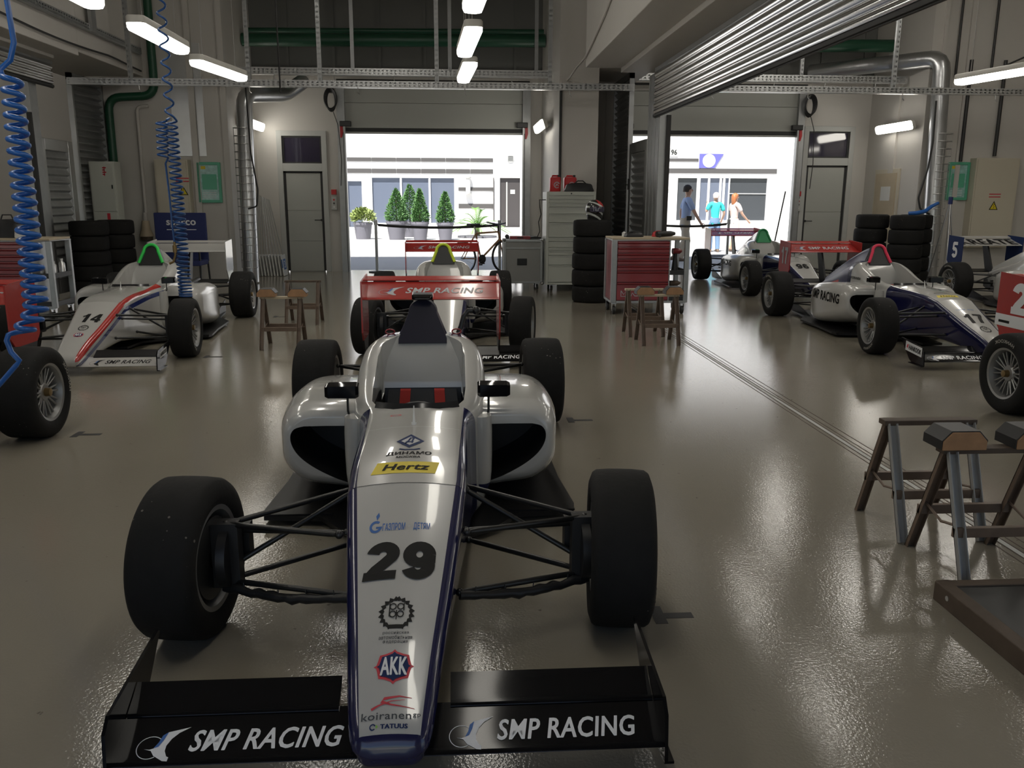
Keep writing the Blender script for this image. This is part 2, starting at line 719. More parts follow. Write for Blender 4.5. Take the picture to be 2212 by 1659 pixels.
# ribbed wall above the doors, its shade put into the dark grey
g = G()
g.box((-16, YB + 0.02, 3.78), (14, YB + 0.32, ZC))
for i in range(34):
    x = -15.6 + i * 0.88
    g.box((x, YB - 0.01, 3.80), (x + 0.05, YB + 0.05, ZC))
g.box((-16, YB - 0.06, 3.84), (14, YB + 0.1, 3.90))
S('wall_back_upper', g, 'wall_shade')
S('wall_front', wall_with_holes(G(), -16, 14, 0, ZC, -2.3, -2, [(-3.6, 1.0, 0, 3.4), (3.8, 8.4, 0, 3.4), (-13, -8.5, 0, 3.4)]), 'wall_paint')
S('wall_left', G().box((-16.3, -4.3, 0), (-16, 17.85, ZC)), 'wall_paint')
S('wall_right', G().box((14, -4.3, 0), (14.3, 17.85, ZC)), 'wall_paint')
# piers between the bays
S('wall_pier_left', G().box((-6.25, YF, 0), (-3.95, YB, ZC)), 'wall_paint')
g = G().box((1.68, 14.5, 0), (2.33, YB, ZC)).box((2.33, 16.1, 0), (3.18, YB, ZC))
g.box((2.36, 16.06, 0), (2.44, 16.1, 3.4)).box((2.72, 16.06, 0), (2.80, 16.1, 3.4))
S('wall_pier_middle', g, 'wall_paint')
S('wall_pier_right', G().box((8.40, YF, 0), (11.2, YB, ZC)), 'wall_paint')
S('wall_pier_far_left', G().box((-8.25, YF, 0), (-6.55, YB, ZC)), 'wall_paint')
# pilaster strips that show as pale verticals on the left pier and beside the doors
g = G()
for x in (-4.55, -4.02):
    g.box((x, YF - 0.05, 0), (x + 0.10, YF, ZC))
g.box((-3.95, 16.55, 0), (-3.90, 16.72, 3.7)).box((8.36, 16.3, 0), (8.40, 16.5, 3.7)).box((9.05, YF - 0.04, 0), (9.14, YF, ZC)).box((8.58, YF - 0.04, 0), (8.64, YF, ZC))
S('trim_1', g, 'wall_paint')

# long beams above the partitions
S('beam_right', G().box((1.87, -4, 3.33), (2.39, 12.9, ZC)).box((2.39, -4, 3.27), (3.25, 12.9, ZC)).box((2.33, 12.9, 3.55), (3.25, 16.1, ZC)).box((1.79, -4, 4.70), (1.87, 12.9, ZC)), 'wall_paint', bevel=0.008)
S('beam_left', G().box((-5.62, -4, 3.40), (-5.28, 12.9, ZC)).box((-6.9, -4, 3.36), (-5.62, 12.9, ZC)).box((-6.6, 12.9, 3.45), (-5.28, 15.4, ZC)), 'wall_paint', bevel=0.008)


# ---- partition: post, louvred gate, fixed corrugated panel, roller curtain
def corrugated(g, y0, y1, z0, z1, x, pitch, amp, per=8):
    n = max(2, round((z1 - z0) / pitch)) * per
    vs = []
    for i in range(n + 1):
        z = z0 + (z1 - z0) * i / n
        ph = (i % per) / per
        dx = amp * math.sin(2 * PI * ph) + amp * 0.35 * math.sin(4 * PI * ph)
        vs += [(x + dx, y0, z), (x + dx, y1, z)]
    g.add(vs, [(2 * i, 2 * i + 1, 2 * i + 3, 2 * i + 2) for i in range(n)])
    return g


def partition(side, X, sgn, gy0, gy1, sy0, sy1, post0, post1, zg, zs, ground):
    word = 'right' if sgn > 0 else 'left'
    where = 'beside the red tool trolley' if sgn > 0 else 'behind the blue coil hose'
    # guide post
    p = thing('shutter_post', f'galvanised steel shutter post {"by the middle pier, right of the louvred gate" if sgn > 0 else "at the left end of the louvred gate"}', 'post', (X, post0, 0))
    g = G()
    L = post1 - post0
    g.box((-0.06, 0, 0), (0.08, L, 3.24))
    for yy in (0.02, L * 0.33, L * 0.62, L - 0.07):
        g.box((-0.068, yy, 0), (-0.06, yy + 0.05, 3.22))
    g.build('post_body', 'galv', p, bevel=0.006)
    g = G()
    g.box((0.035, -0.05, 0), (0.09, 0.0, 2.62))
    g.build('guide_rail', 'rubber_dark', p)
    # gate
    gt = thing('louvred_gate', f'low galvanised gate with ribbed metal slats {where}', 'gate', (X, gy0, 0))
    Lg = gy1 - gy0
    g = G()
    g.box((-0.03, 0, 0.05), (0.03, 0.16, zg)).box((-0.03, Lg - 0.16, 0.05), (0.03, Lg, zg)).box((-0.03, 0.16, zg - 0.16), (0.03, Lg - 0.16, zg)).box((-0.03, 0.16, 0.05), (0.03, Lg - 0.16, 0.25))
    g.build('gate_frame', 'galv_bright', gt, bevel=0.005)
    g = corrugated(G(), 0.16, Lg - 0.16, 0.25, zg - 0.16, -0.005, 0.115, 0.02)
    g.build('slat_panel', 'galv', gt, smooth=50, fix=False)
    g = G().box((-0.055, Lg - 0.12, 1.62), (-0.03, Lg - 0.05, 1.80)).tube([(-0.06, Lg - 0.085, 1.70), (-0.09, Lg - 0.085, 1.70), (-0.09, Lg - 0.20, 1.70)], 0.009, 8)
    g.build('handle', 'rim_dark', gt)
    # fixed ribbed panel
    f = thing('ribbed_panel', f'tall corrugated metal panel with dark ribs between {"middle pier and louvred gate" if sgn > 0 else "white meter cabinet and roof beam"}', 'metal panel', (X, sy0, 0))
    Ls = sy1 - sy0
    corrugated(G(), 0.05, Ls - 0.05, 0.05, zs, 0.0, 0.105, 0.028).build('slats', 'galv', f, smooth=50, fix=False)
    G().box((-0.04, 0, 0), (0.04, 0.05, zs + 0.1)).box((-0.04, Ls - 0.05, 0), (0.04, Ls, zs + 0.1)).box((-0.04, 0, zs), (0.04, Ls, zs + 0.1)).build('panel_frame', 'galv', f)
    gg = G()
    for i in range(int(zs / 0.105)):
        gg.cyl((-0.045, Ls - 0.10 if sgn < 0 else 0.10, 0.1 + i * 0.105), 0.013, 0.02, 8, 'x')
    gg.build('rivets', 'steel', f)


partition('right', XR, 1, 13.15, 14.5, 14.6, 16.08, 12.24, 13.0, 2.36, 3.42, 0)
partition('left', XL, -1, 12.95, 14.02, 14.18, 15.38, 12.70, 12.93, 2.30, 3.25, 0)


def curtain(name, label, X, y0, y1, z0, z1, pitch, sgn):
    t = thing(name, label, 'roller shutter', (X, y0, 0))
    L = y1 - y0
    # rounded slats bulging into the middle bay
    g = G()
    ns = round((z1 - z0 - 0.035) / pitch)
    vs = []
    for i in range(ns):
        for j in range(10):
            q = j / 9
            vs.append((-sgn * (0.022 * math.sin(PI * q) ** 0.75), z0 + 0.035 + (z1 - z0 - 0.035) * (i + q * 0.97) / ns))
    V = [p for x, z in vs for p in ((x, 0, z), (x, L, z))]
    g.add(V, [(2 * i, 2 * i + 1, 2 * i + 3, 2 * i + 2) for i in range(len(vs) - 1)])
    g.build('slat_curtain', 'curtain_steel', t, smooth=50, fix=False)
    G().box((-0.03, 0, z0), (0.025, L, z0 + 0.035)).box((-0.012, 0, z0 - 0.012), (0.012, L, z0)).build('bottom_bar', 'rubber_dark', t, bevel=0.004)
    G().box((-0.02, 0, z1), (0.03, L, z1 + 0.05)).build('housing', 'galv', t)


curtain('roller_shutter', 'half-raised silver slatted roller shutter under the beam right of the middle pier', XR - 0.10, -1.9, 12.4, 2.605, 3.215, 0.088, 1)
curtain('roller_shutter', 'mostly raised silver slatted roller shutter above the blue coil hose', XL + 0.145, -1.9, 13.3, 3.02, 3.335, 0.075, -1)

# seam and channel in the floor under the right-hand shutter
g = G()
for dx in (-0.07, -0.035, 0.0, 0.03, 0.075):
    g.box((2.40 + dx, -3.9, 0.0), (2.406 + dx, 13.2, 0.0012))
S('trim_2', g, 'wood_dark')
S('trim_5', G().box((2.365, -3.9, 0.0), (2.397, 13.2, 0.0010)), 'frame_grey')


# ---- doors in the back wall
def hinged_door(n, x0, x1, ztop, handle_right, pane='pane_dark'):
    d = struct(bpy.data.objects.new('door_%d' % n, None))
    COL.objects.link(d)
    d.location = (x0, YB, 0)
    W_ = x1 - x0
    zm = ztop - 0.72
    g = G()
    f = 0.10
    g.box((0, -0.04, 0), (f, 0.10, ztop)).box((W_ - f, -0.04, 0), (W_, 0.10, ztop)).box((f, -0.04, ztop - f), (W_ - f, 0.10, ztop)).box((f, -0.04, zm - 0.05), (W_ - f, 0.10, zm + 0.10))
    g.build('door_frame', 'frame_grey', d, bevel=0.004)
    g = G()
    g.box((f, 0.0, 0.02), (f + 0.05, 0.04, zm - 0.05)).box((W_ - f - 0.05, 0.0, 0.02), (W_ - f, 0.04, zm - 0.05)).box((f, 0.0, zm - 0.085), (W_ - f, 0.04, zm - 0.05))
    g.box((f, 0.0, zm + 0.10), (W_ - f, 0.04, zm + 0.13)).box((f, 0.0, ztop - f - 0.03), (W_ - f, 0.04, ztop - f)).box((f, 0.0, zm + 0.13), (f + 0.035, 0.04, ztop - f - 0.03)).box((W_ - f - 0.035, 0.0, zm + 0.13), (W_ - f, 0.04, ztop - f - 0.03))
    g.build('door_gasket', 'rubber_dark', d)
    g = G()
    zz = [0.02, 0.62, 1.22, zm - 0.085]
    for a, b in zip(zz[:-1], zz[1:]):
        g.box((f + 0.05, 0.005, a), (W_ - f - 0.05, 0.05, b - 0.006))
    g.box((f + 0.03, 0.05, 0.0), (W_ - f - 0.03, 0.075, zm - 0.07)).box((f + 0.03, 0.02, 0.0), (W_ - f - 0.03, 0.05, 0.02))
    leaf = g.build('door_leaf', 'door_grey', d)
    hx = W_ - f - 0.06 if handle_right else f + 0.06
    sg = -1 if handle_right else 1
    G().cyl((hx, 0.005, 1.03), 0.022, -0.02, 12, 'y').tube([(hx, -0.015, 1.03), (hx, -0.05, 1.03), (hx + sg * 0.13, -0.05, 1.03)], 0.009, 8).build('door_handle', 'rubber_dark', leaf)
    G().box((f + 0.035, 0.015, zm + 0.13), (W_ - f - 0.035, 0.045, ztop - f - 0.03)).build('transom_pane', pane, d)
    return d


hinged_door(1, -3.55, -2.58, 2.75, True)
hinged_door(2, 7.04, 8.10, 2.92, False)
hinged_door(3, -10.0, -8.6, 2.85, False, 'pane_bright')


def sectional_door(n, x0, x1, zb, zt):
    d = struct(bpy.data.objects.new('door_%d' % n, None))
    COL.objects.link(d)
    d.location = (x0, YB, 0)
    W_ = x1 - x0
    g = G()
    g.box((0.04, -0.05, zb + 0.09), (W_ - 0.04, 0.0, zb + 0.56)).box((0.04, -0.05, zb + 0.565), (W_ - 0.04, 0.0, zt))
    g.box((0.06, 0.0, zb + 0.05), (W_ - 0.06, 0.03, zt + 0.02))
    g.build('door_panels', 'door_grey', d, bevel=0.006)
    G().box((0.04, -0.055, zb + 0.02), (W_ - 0.04, 0.005, zb + 0.09)).build('bottom_seal', 'rubber_dark', d, bevel=0.01)
    G().box((0.05, -0.03, zb - 0.02), (W_ - 0.05, -0.02, zb + 0.02)).build('seal_lip', 'frame_grey', d)
    for s, nm in ((0, 'track'), (1, 'track')):
        xx = 0.0 if s == 0 else W_
        k = 1 if s == 0 else -1
        g = G()
        g.box((min(xx - 0.03 * k, xx + 0.10 * k), -0.09, 0), (max(xx - 0.03 * k, xx + 0.10 * k), 0.0, zt + 0.10))
        g.box((min(xx + 0.10 * k, xx + 0.13 * k), -0.14, 0), (max(xx + 0.10 * k, xx + 0.13 * k), -0.02, zt + 0.05))
        g.build(nm, 'galv', d)
        G().box((min(xx + 0.085 * k, xx + 0.10 * k), -0.12, 0), (max(xx + 0.085 * k, xx + 0.10 * k), -0.09, zb)).build('side_seal', 'rubber_dark', d)
        G().cbox((xx + 0.14 * k, -0.13, zb + 0.16), (0.22, 0.10, 0.10)).build('bracket', 'rim_dark', d, bevel=0.012)
        G().prism([(0.0, 0.10), (0.05, 0.14), (0.06, -0.02), (0.03, -0.12), (0.0, -0.12)], -0.12, -0.08, 'y', mv(xx + 0.03 * k - (0.05 if k < 0 else 0), 0, zb + 0.02)).build('catch', 'red_plastic', d)
    # lifting shaft and spring drum above
    g = G()
    g.cyl((0, -0.16, zt + 0.12), 0.025, W_, 10, 'x')
    g.build('spring_shaft', 'rim_dark', d)
    return d


sectional_door(4, -2.32, 1.42, 2.72, 3.56)
sectional_door(5, 3.25, 6.98, 2.72, 3.56)
# inner side door seen edge-on at the right of the right-hand bay
d = struct(bpy.data.objects.new('door_6', None))
COL.objects.link(d)
d.location = (8.40, 16.05, 0)
G().box((-0.03, 0, 0), (0.0, 0.95, 2.05)).build('door_frame', 'cabinet_cream', d, bevel=0.004)
lf = G().box((-0.05, 0.08, 0.02), (-0.03, 0.87, 1.97)).build('door_leaf', 'wood_light', d)
G().box((-0.055, 0.25, 1.45), (-0.05, 0.62, 1.72)).build('notice', 'white_plastic', lf)

# ---- perforated channels hung across the bays
def perforated(g, L, hgt, dep, pitch=0.075):
    """slotted channel along x, face towards -y, two rows of slots"""
    n = int(L / pitch)
    zs = [0, hgt * 0.18, hgt * 0.40, hgt * 0.60, hgt * 0.82, hgt]
    for i in range(n):
        x0 = i * pitch
        x1 = x0 + pitch
        a, b = x0 + pitch * 0.28, x1 - pitch * 0.28
        for j in range(5):
            if j in (1, 3):
                g.add([(x0, 0, zs[j]), (a, 0, zs[j]), (a, 0, zs[j + 1]), (x0, 0, zs[j + 1])], [(0, 1, 2, 3)])
                g.add([(b, 0, zs[j]), (x1, 0, zs[j]), (x1, 0, zs[j + 1]), (b, 0, zs[j + 1])], [(0, 1, 2, 3)])
            else:
                g.add([(x0, 0, zs[j]), (x1, 0, zs[j]), (x1, 0, zs[j + 1]), (x0, 0, zs[j + 1])], [(0, 1, 2, 3)])
    Lr = n * pitch
    g.box((0, 0.0, hgt), (Lr, dep, hgt + 0.004)).box((0, 0.0, -0.004), (Lr, dep, 0)).box((0, dep, -0.004), (Lr, dep + 0.004, hgt + 0.004))
    return g


def channel(label, x0, x1, y, z, hgt, hangers):
    t = thing('cable_channel', label, 'cable tray', (x0, y, z), 0, 'perforated channels hung across the bays')
    perforated(G(), x1 - x0, hgt, 0.10).build('channel_bar', 'galv_bright', t, fix=False)
    for hx, hr in hangers:
        perforated(G(), ZC - z - hgt, 0.055, 0.045).build('hanger', 'galv', t, fix=False, T=mv(hx - x0 + 0.035, -0.012, hgt - 0.02) @ roty(-PI / 2))
    for i in range(5):
        xx = (x1 - x0) * (0.12 + 0.19 * i)
        G().tube([(xx, 0.05, 0), (xx, 0.05, -0.07), (xx + 0.03, 0.05, -0.10)], 0.008, 6).build('hook', 'steel', t)


channel('long perforated metal channel hung across the middle bay, nearer of two', -5.95, 2.85, 14.0, 3.155, 0.095, [(-5.0, 0), (-3.22, 0), (-2.13, 0), (-0.32, 0), (1.46, 0)])
channel('perforated metal channel hung close above the middle garage door', -3.9, 1.65, 16.0, 3.60, 0.115, [(-1.85, 0), (-0.13, 0), (1.42, 0)])
channel('long perforated metal channel hung across the right bay, nearer of two', 3.1, 11.4, 14.0, 3.155, 0.095, [(7.05, 0), (10.4, 0)])
channel('perforated metal channel hung close above the right garage door', 3.3, 8.35, 16.0, 3.58, 0.115, [(4.9, 0), (6.3, 0)])

# tray along the left beam with a dark strut
t = thing('cable_tray', 'perforated cable tray running along the left roof beam', 'cable tray', (-5.205, 2.0, 3.78))
perforated(G(), 13.2, 0.09, 0.06).build('tray_body', 'galv', t, fix=False, T=rotz(PI / 2))
for yy in (8.2, 11.2):
    G().box((-0.02, yy, 0.0), (0.03, yy + 0.16, 1.2)).build('strut', 'galv', t)
pts = []
for i in range(40):
    y = 2 + 13.2 * i / 39
    pts.append((-5.24, y, 3.56 - 0.05 * abs(math.sin(y * 0.9))))
tag(G().tube(pts, 0.014, 6).build('power_cable', 'rubber_dark', smooth=True), 'dark cable sagging along the left roof beam above the roller shutter', 'cable')
pts = [(1.85, 3.0, 4.55), (1.85, 6.0, 4.35), (1.85, 8.0, 4.20), (1.85, 9.2, 4.22), (1.85, 10.2, 3.95), (1.85, 11.2, 3.72), (1.85, 12.2, 3.55), (1.85, 12.85, 3.46), (1.80, 13.3, 3.40), (1.80, 14.15, 3.36), (1.80, 14.48, 3.36)]
tag(G().tube(pts, 0.016, 6).build('power_cable', 'wall_paint', smooth=True), 'pale cable clipped along the side of the right roof beam', 'cable')


# green water pipes high on the back wall
def pipe(name, pts, r, m, label, cat='pipe', n=14):
    sm = []
    P = [Vector(p) for p in pts]
    for i, p in enumerate(P):
        if 0 < i < len(P) - 1:
            a, b = (P[i - 1] - p), (P[i + 1] - p)
            k = min(a.length, b.length, 3.2 * r) * 0.5
            a.normalize()
            b.normalize()
            q0, q1 = p + a * k * 2, p + b * k * 2
            for j in range(7):
                t_ = j / 6
                sm.append(q0.lerp(p, t_).lerp(p.lerp(q1, t_), t_))
        else:
            sm.append(p)
    return tag(G().tube(sm, r, n).build(name, m, smooth=50), label, cat)


pipe('water_pipe', [(-3.93, 16.8, 4.30), (1.66, 16.8, 4.36)], 0.115, 'pipe_green', 'thick dark green pipe across the dark wall above the middle garage door')
pipe('water_pipe', [(-3.93, 17.1, 4.52), (1.66, 17.1, 4.57)], 0.045, 'pipe_green', 'thin dark green pipe just above the thick one over the middle door')
pipe('water_pipe', [(3.2, 16.8, 4.30), (8.38, 16.8, 4.36)], 0.115, 'pipe_green', 'thick dark green pipe above the right garage door')
pipe('water_pipe', [(-5.08, 15.30, 5.6), (-5.08, 15.30, 3.14), (-5.86, 15.30, 3.10), (-5.86, 15.30, 0.02)], 0.068, 'pipe_green', 'dark green pipe bent down beside the left ribbed panel')
pipe('conduit_pipe', [(-5.22, 15.36, 2.98), (-5.42, 15.36, 2.96), (-5.42, 15.36, 1.2)], 0.028, 'wall_paint', 'thin beige conduit bent down the left pier beside the green pipe')
pipe('conduit_pipe', [(1.70, 14.47, 3.3), (1.70, 14.47, 1.75)], 0.022, 'rubber_dark', 'dark cable running down the corner of the middle pier to the white drawer cabinet')
pipe('conduit_pipe', [(9.12, 15.34, 3.9), (9.12, 15.34, 2.15)], 0.032, 'rim_dark', 'dark vertical conduit on the right pier above the green notice board', n=8)
pipe('conduit_pipe', [(9.75, 15.34, 3.9), (9.75, 15.34, 2.25)], 0.032, 'rim_dark', 'dark vertical conduit on the right pier above the electrical cabinet', n=8)
pipe('conduit_pipe', [(8.85, 15.34, 5.6), (8.85, 15.34, 3.6)], 0.022, 'rim_dark', 'dark upper conduit at the left edge of the right pier', n=8)
pipe('conduit_pipe', [(9.5, 15.34, 5.6), (9.5, 15.34, 3.65)], 0.022, 'rim_dark', 'dark upper conduit in the middle of the right pier', n=8)


# spiral-wound extraction ducts with wire mesh guard
def duct(label, pts, r, wall_y):
    t = thing('ventilation_duct', label, 'duct', pts[-1])
    o = Vector(pts[-1])
    P = [Vector(p) - o for p in pts]
    sm = []
    for i, p in enumerate(P):
        if 0 < i < len(P) - 1:
            a, b = (P[i - 1] - p).normalized(), (P[i + 1] - p).normalized()
            k = r * 1.6
            q0, q1 = p + a * k, p + b * k
            for j in range(5):
                t_ = j / 4
                sm.append(q0.lerp(p, t_).lerp(p.lerp(q1, t_), t_))
        else:
            sm.append(p)
    G().tube(sm, r, 20).build('duct_pipe', 'foil', t, smooth=30)
    g = G()
    z = 0.25
    while z < 2.6:
        g.lathe([(z, r + 0.012), (z + 0.006, r + 0.014), (z + 0.012, r + 0.012)], 20, 'z')
        z += 0.13
    for k in range(10):
        a = 2 * PI * k / 10
        g.tube([((r + 0.012) * math.cos(a), (r + 0.012) * math.sin(a), 0.25), ((r + 0.012) * math.cos(a), (r + 0.012) * math.sin(a), 2.6)], 0.003, 4)
    g.build('wire_guard', 'steel', t)
    return t


duct('silver spiral duct with wire guard standing left of the middle garage door', [(-2.85, 16.9, 3.62), (-3.15, 16.6, 3.33), (-3.62, 15.35, 3.18), (-3.64, 15.16, 0.02)], 0.135, 0)
duct('silver spiral duct with wire guard standing beside the right pier', [(7.0, 17.3, 3.93), (7.9, 16.4, 3.95), (8.50, 15.2, 3.90), (8.62, 15.12, 0.02)], 0.145, 0)
pipe('hanging_cable', [(-3.50, 15.0, 3.25), (-3.48, 15.0, 2.2), (-3.40, 15.0, 1.6), (-3.43, 15.0, 1.32), (-3.58, 14.99, 1.28)], 0.014, 'rubber_dark', 'black cord hanging in front of the silver duct left of the middle door', 'cord', 6)
pipe('hanging_cable', [(8.30, 14.9, 3.15), (8.32, 14.9, 2.45), (8.28, 14.9, 2.0), (8.16, 14.9, 1.5), (8.22, 14.9, 1.30), (8.40, 14.9, 1.22)], 0.016, 'rubber_dark', 'black cord hanging in front of the silver duct beside the right pier', 'cord', 6)
pipe('hanging_cable', [(8.6, 14.2, 3.45), (9.4, 14.2, 3.8), (10.6, 14.2, 4.55), (11.4, 14.2, 5.2)], 0.016, 'rubber_dark', 'black cable slung diagonally across the upper right corner', 'cord', 6)
pipe('hanging_cable', [(-2.72, 13.9, 6.1), (-2.72, 13.9, 3.05)], 0.013, 'rubber_dark', 'black cord hanging straight down in front of the nearer perforated channel', 'cord', 6)

# ------------------------------------------------------------------ lamps (they light the place)
def lamp_meshes(L=1.30, W_=0.165):
    def outl(w_, l_, r_):
        p = []
        for sx, sy, a0 in ((1, 1, 0), (-1, 1, PI / 2), (-1, -1, PI), (1, -1, 3 * PI / 2)):
            for i in range(5):
                a = a0 + PI / 2 * i / 4
                p.append((sx * (w_ / 2 - r_) + r_ * math.cos(a), sy * (l_ / 2 - r_) + r_ * math.sin(a)))
        return p
    g = G()
    rings = []
    for z, k in ((0.0, 1.0), (0.05, 1.0), (0.062, 0.9)):
        rings.append([(x, y, z) for x, y in outl(W_ * k, L * (1 - (1 - k) * W_ / L), 0.05 * k)])
    g.rings(rings)
    case = g.mesh('lamp_case')
    smooth_mesh(case, 40)
    g = G()
    rings = []
    for z, k in ((0.0, 0.97), (-0.035, 0.95), (-0.058, 0.82), (-0.066, 0.5)):
        rings.append([(x, y, z) for x, y in outl(W_ * k, L * (1 - (1 - k) * W_ / L), 0.048 * k)])
    g.rings(rings)
    diff = g.mesh('diffuser')
    smooth_mesh(diff, 60)
    g = G()
    for y in (-0.45, 0.45):
        g.tube([(0, y, 0.06), (0, y, ZC - 2.95)], 0.004, 5)
    rods = g.mesh('suspension_rods')
    return case, diff, rods


LC, LD, LR_ = lamp_meshes()


LR_HIGH = G().tube([(0, -0.45, 0.06), (0, -0.45, ZC - 4.4)], 0.004, 5).tube([(0, 0.45, 0.06), (0, 0.45, ZC - 4.4)], 0.004, 5).mesh('suspension_rods')


def ceiling_lamp(label, x, y, rz=0.0, z=2.93, group='fluorescent lamps hung in rows'):
    t = thing('fluorescent_lamp', label, 'lamp', (x, y, z), rz, group)
    link('lamp_case', LC, 'lamp_case', t)
    link('diffuser', LD, 'lamp_glow', t)
    link('suspension_rods', LR_ if z < 4 else LR_HIGH, 'steel', t)
    return t


for i, y in enumerate((-99, -99, 2.4, 4.4, 6.38, 8.48, 10.45)):
    if y < 0:
        continue
    lab = {5: 'lit fluorescent lamp hung in the middle row, second from the door', 6: 'lit fluorescent lamp of the middle row just above the nearer perforated channel', 4: 'lit fluorescent lamp of the middle row cut by the top edge of the picture'}.get(i, 'lit fluorescent lamp of the middle row above the nose of car 29')
    ceiling_lamp(lab, 0.115 if i != 4 else 0.16, y, 0.055)
for i, y in enumerate((-99, -99, 2.4, 4.4, 6.45, 8.53, 10.55)):
    if y < 0:
        continue
    lab = {5: 'lit fluorescent lamp behind the top of the thin blue coil hose', 6: 'lit fluorescent lamp of the left row just above the nearer perforated channel', 4: 'lit fluorescent lamp of the left row cut by the top edge of the picture'}.get(i, 'lit fluorescent lamp of the left row above the cropped left car')
    ceiling_lamp(lab, -2.74, y, 0.0 if i != 6 else -0.15)
for i, y in enumerate((-1.0, 1.0, 3.0, 5.0, 7.2, 10.1)):
    ceiling_lamp('lit fluorescent lamp in the right bay, beside the far end of the perforated channel' if i == 5 else 'lit fluorescent lamp of the right bay row, over the cropped right cars', 6.36, y, 0.2 if i == 5 else 0)
LD_HIGH = LD.copy()
LD_HIGH.materials.clear()
LR_TOP = G().tube([(0, -0.45, 0.06), (0, -0.45, ZC - 5.2)], 0.004, 5).tube([(0, 0.45, 0.06), (0, 0.45, ZC - 5.2)], 0.004, 5).mesh('suspension_rods')


def high_lamp(label, x, y, z=5.2):
    t = thing('fluorescent_lamp', label, 'lamp', (x, y, z), 0, 'upper fluorescent lamps under the roof')
    link('lamp_case', LC, 'lamp_case', t)
    link('diffuser', LD_HIGH, 'lamp_glow_high', t)
    link('suspension_rods', LR_TOP if z > 5 else LR_HIGH, 'steel', t)


for y in (11.4, 14.9):
    high_lamp('lit fluorescent lamp hung high behind the roller shutter in the right bay', 6.0, y, 4.4)
for x, w_ in ((-1.7, 'middle bay'), (4.6, 'right bay'), (8.2, 'far half of the right bay'), (-9.0, 'left bay')):  # unseen lamps added above the view to brighten the walls
    for y in (6.5, 9.5, 12.4):
        high_lamp('added unseen fill lamp high under the roof of the ' + w_, x, y)
for y in (2.0, 6.0, 10.0):
    ceiling_lamp('lit fluorescent lamp in the bay left of the left roller shutter', -9.5, y)
    ceiling_lamp('lit fluorescent lamp in the far part of the right bay', 10.5, y)
# wall lamps on the sides of the door recesses
def wall_lamp(label, x, y, z, sgn, out=0.16):
    t = thing('wall_lamp', label, 'lamp', (x, y, z), 0, 'wall lamps on the sides of the door recesses')
    R_ = roty(-sgn * PI / 2 * 0.80)
    link('lamp_case', LC, 'lamp_case', t, T=mv(sgn * out, 0, 0) @ R_)
    link('diffuser', LD, 'lamp_glow', t, T=mv(sgn * out, 0, 0) @ R_)
    g = G()
    for yy in (-0.4, 0.4):
        g.box((min(0, sgn * (out - 0.03)), yy - 0.02, -0.02), (max(0, sgn * (out - 0.03)), yy + 0.02, 0.02))
    g.build('wall_bracket', 'galv', t)
    return t


wall_lamp('lit wall lamp beside the silver duct left of the middle door', -3.95, 16.70, 2.80, 1)
wall_lamp('lit wall lamp on the middle pier right of the middle door', 1.68, 16.1, 2.76, -1)
wall_lamp('lit wall lamp beside the silver duct in the right bay', 8.40, 16.15, 2.80, -1)
# ------------------------------------------------------------------ racing cars
# car space: nose towards -y, front axle at y = 0, rear axle at y = 2.75, ground z = 0
WB, TF, TR = 2.75, 0.742, 0.735


def hermite_rows(rows, per):
    out = []
    n = len(rows)
    k = len(rows[0])

    def slope(i, c):
        if i == 0 or i == n - 1:
            a, b = (0, 1) if i == 0 else (n - 2, n - 1)
            return (rows[b][c] - rows[a][c]) / (rows[b][0] - rows[a][0])
        d0 = (rows[i][c] - rows[i - 1][c]) / (rows[i][0] - rows[i - 1][0])
        d1 = (rows[i + 1][c] - rows[i][c]) / (rows[i + 1][0] - rows[i][0])
        return 0 if d0 * d1 <= 0 else 2 * d0 * d1 / (d0 + d1)
    for i in range(n - 1):
        h = rows[i + 1][0] - rows[i][0]
        for j in range(per):
            t = j / per
            r = [rows[i][0] + h * t]
            for c in range(1, k):
                m0, m1 = slope(i, c) * h, slope(i + 1, c) * h
                r.append((2 * t ** 3 - 3 * t * t + 1) * rows[i][c] + (t ** 3 - 2 * t * t + t) * m0 + (-2 * t ** 3 + 3 * t * t) * rows[i + 1][c] + (t ** 3 - t * t) * m1)
            out.append(r)
    out.append(list(rows[-1]))
    return out


def rbox_ring(y, wt, wb, zt, zb, rt, rb, crown, xc=0.0):
    rt = min(rt, wt * 0.98, (zt - zb) * 0.6)
    rb = min(rb, wb * 0.98, (zt - zb) * 0.38)
    h = [(0, zb), ((wb - rb) * 0.5, zb)]
    for i in range(6):
        a = -PI / 2 + PI / 2 * i / 5
        h.append((wb - rb + rb * math.cos(a), zb + rb + rb * math.sin(a)))
    p0, p1 = h[-1], (wt, zt - rt)
    for t in (0.33, 0.66):
        h.append((p0[0] + (p1[0] - p0[0]) * t, p0[1] + (p1[1] - p0[1]) * t))
    for i in range(9):
        a = PI / 2 * i / 8
        h.append((wt - rt + rt * math.cos(a), zt - rt + rt * math.sin(a)))
    e = max(wt - rt, 1e-4)
    for t in (0.66, 0.33, 0):
        x = e * t
        h.append((x, zt + crown * (1 - t * t)))
    full = [(xc + x, y, z) for x, z in h] + [(xc - x, y, z) for x, z in reversed(h[1:-1])]
    return full


def eval_mesh(o):
    dg = bpy.context.evaluated_depsgraph_get()
    dg.update()
    return bpy.data.meshes.new_from_object(o.evaluated_get(dg), preserve_all_data_layers=True, depsgraph=dg)


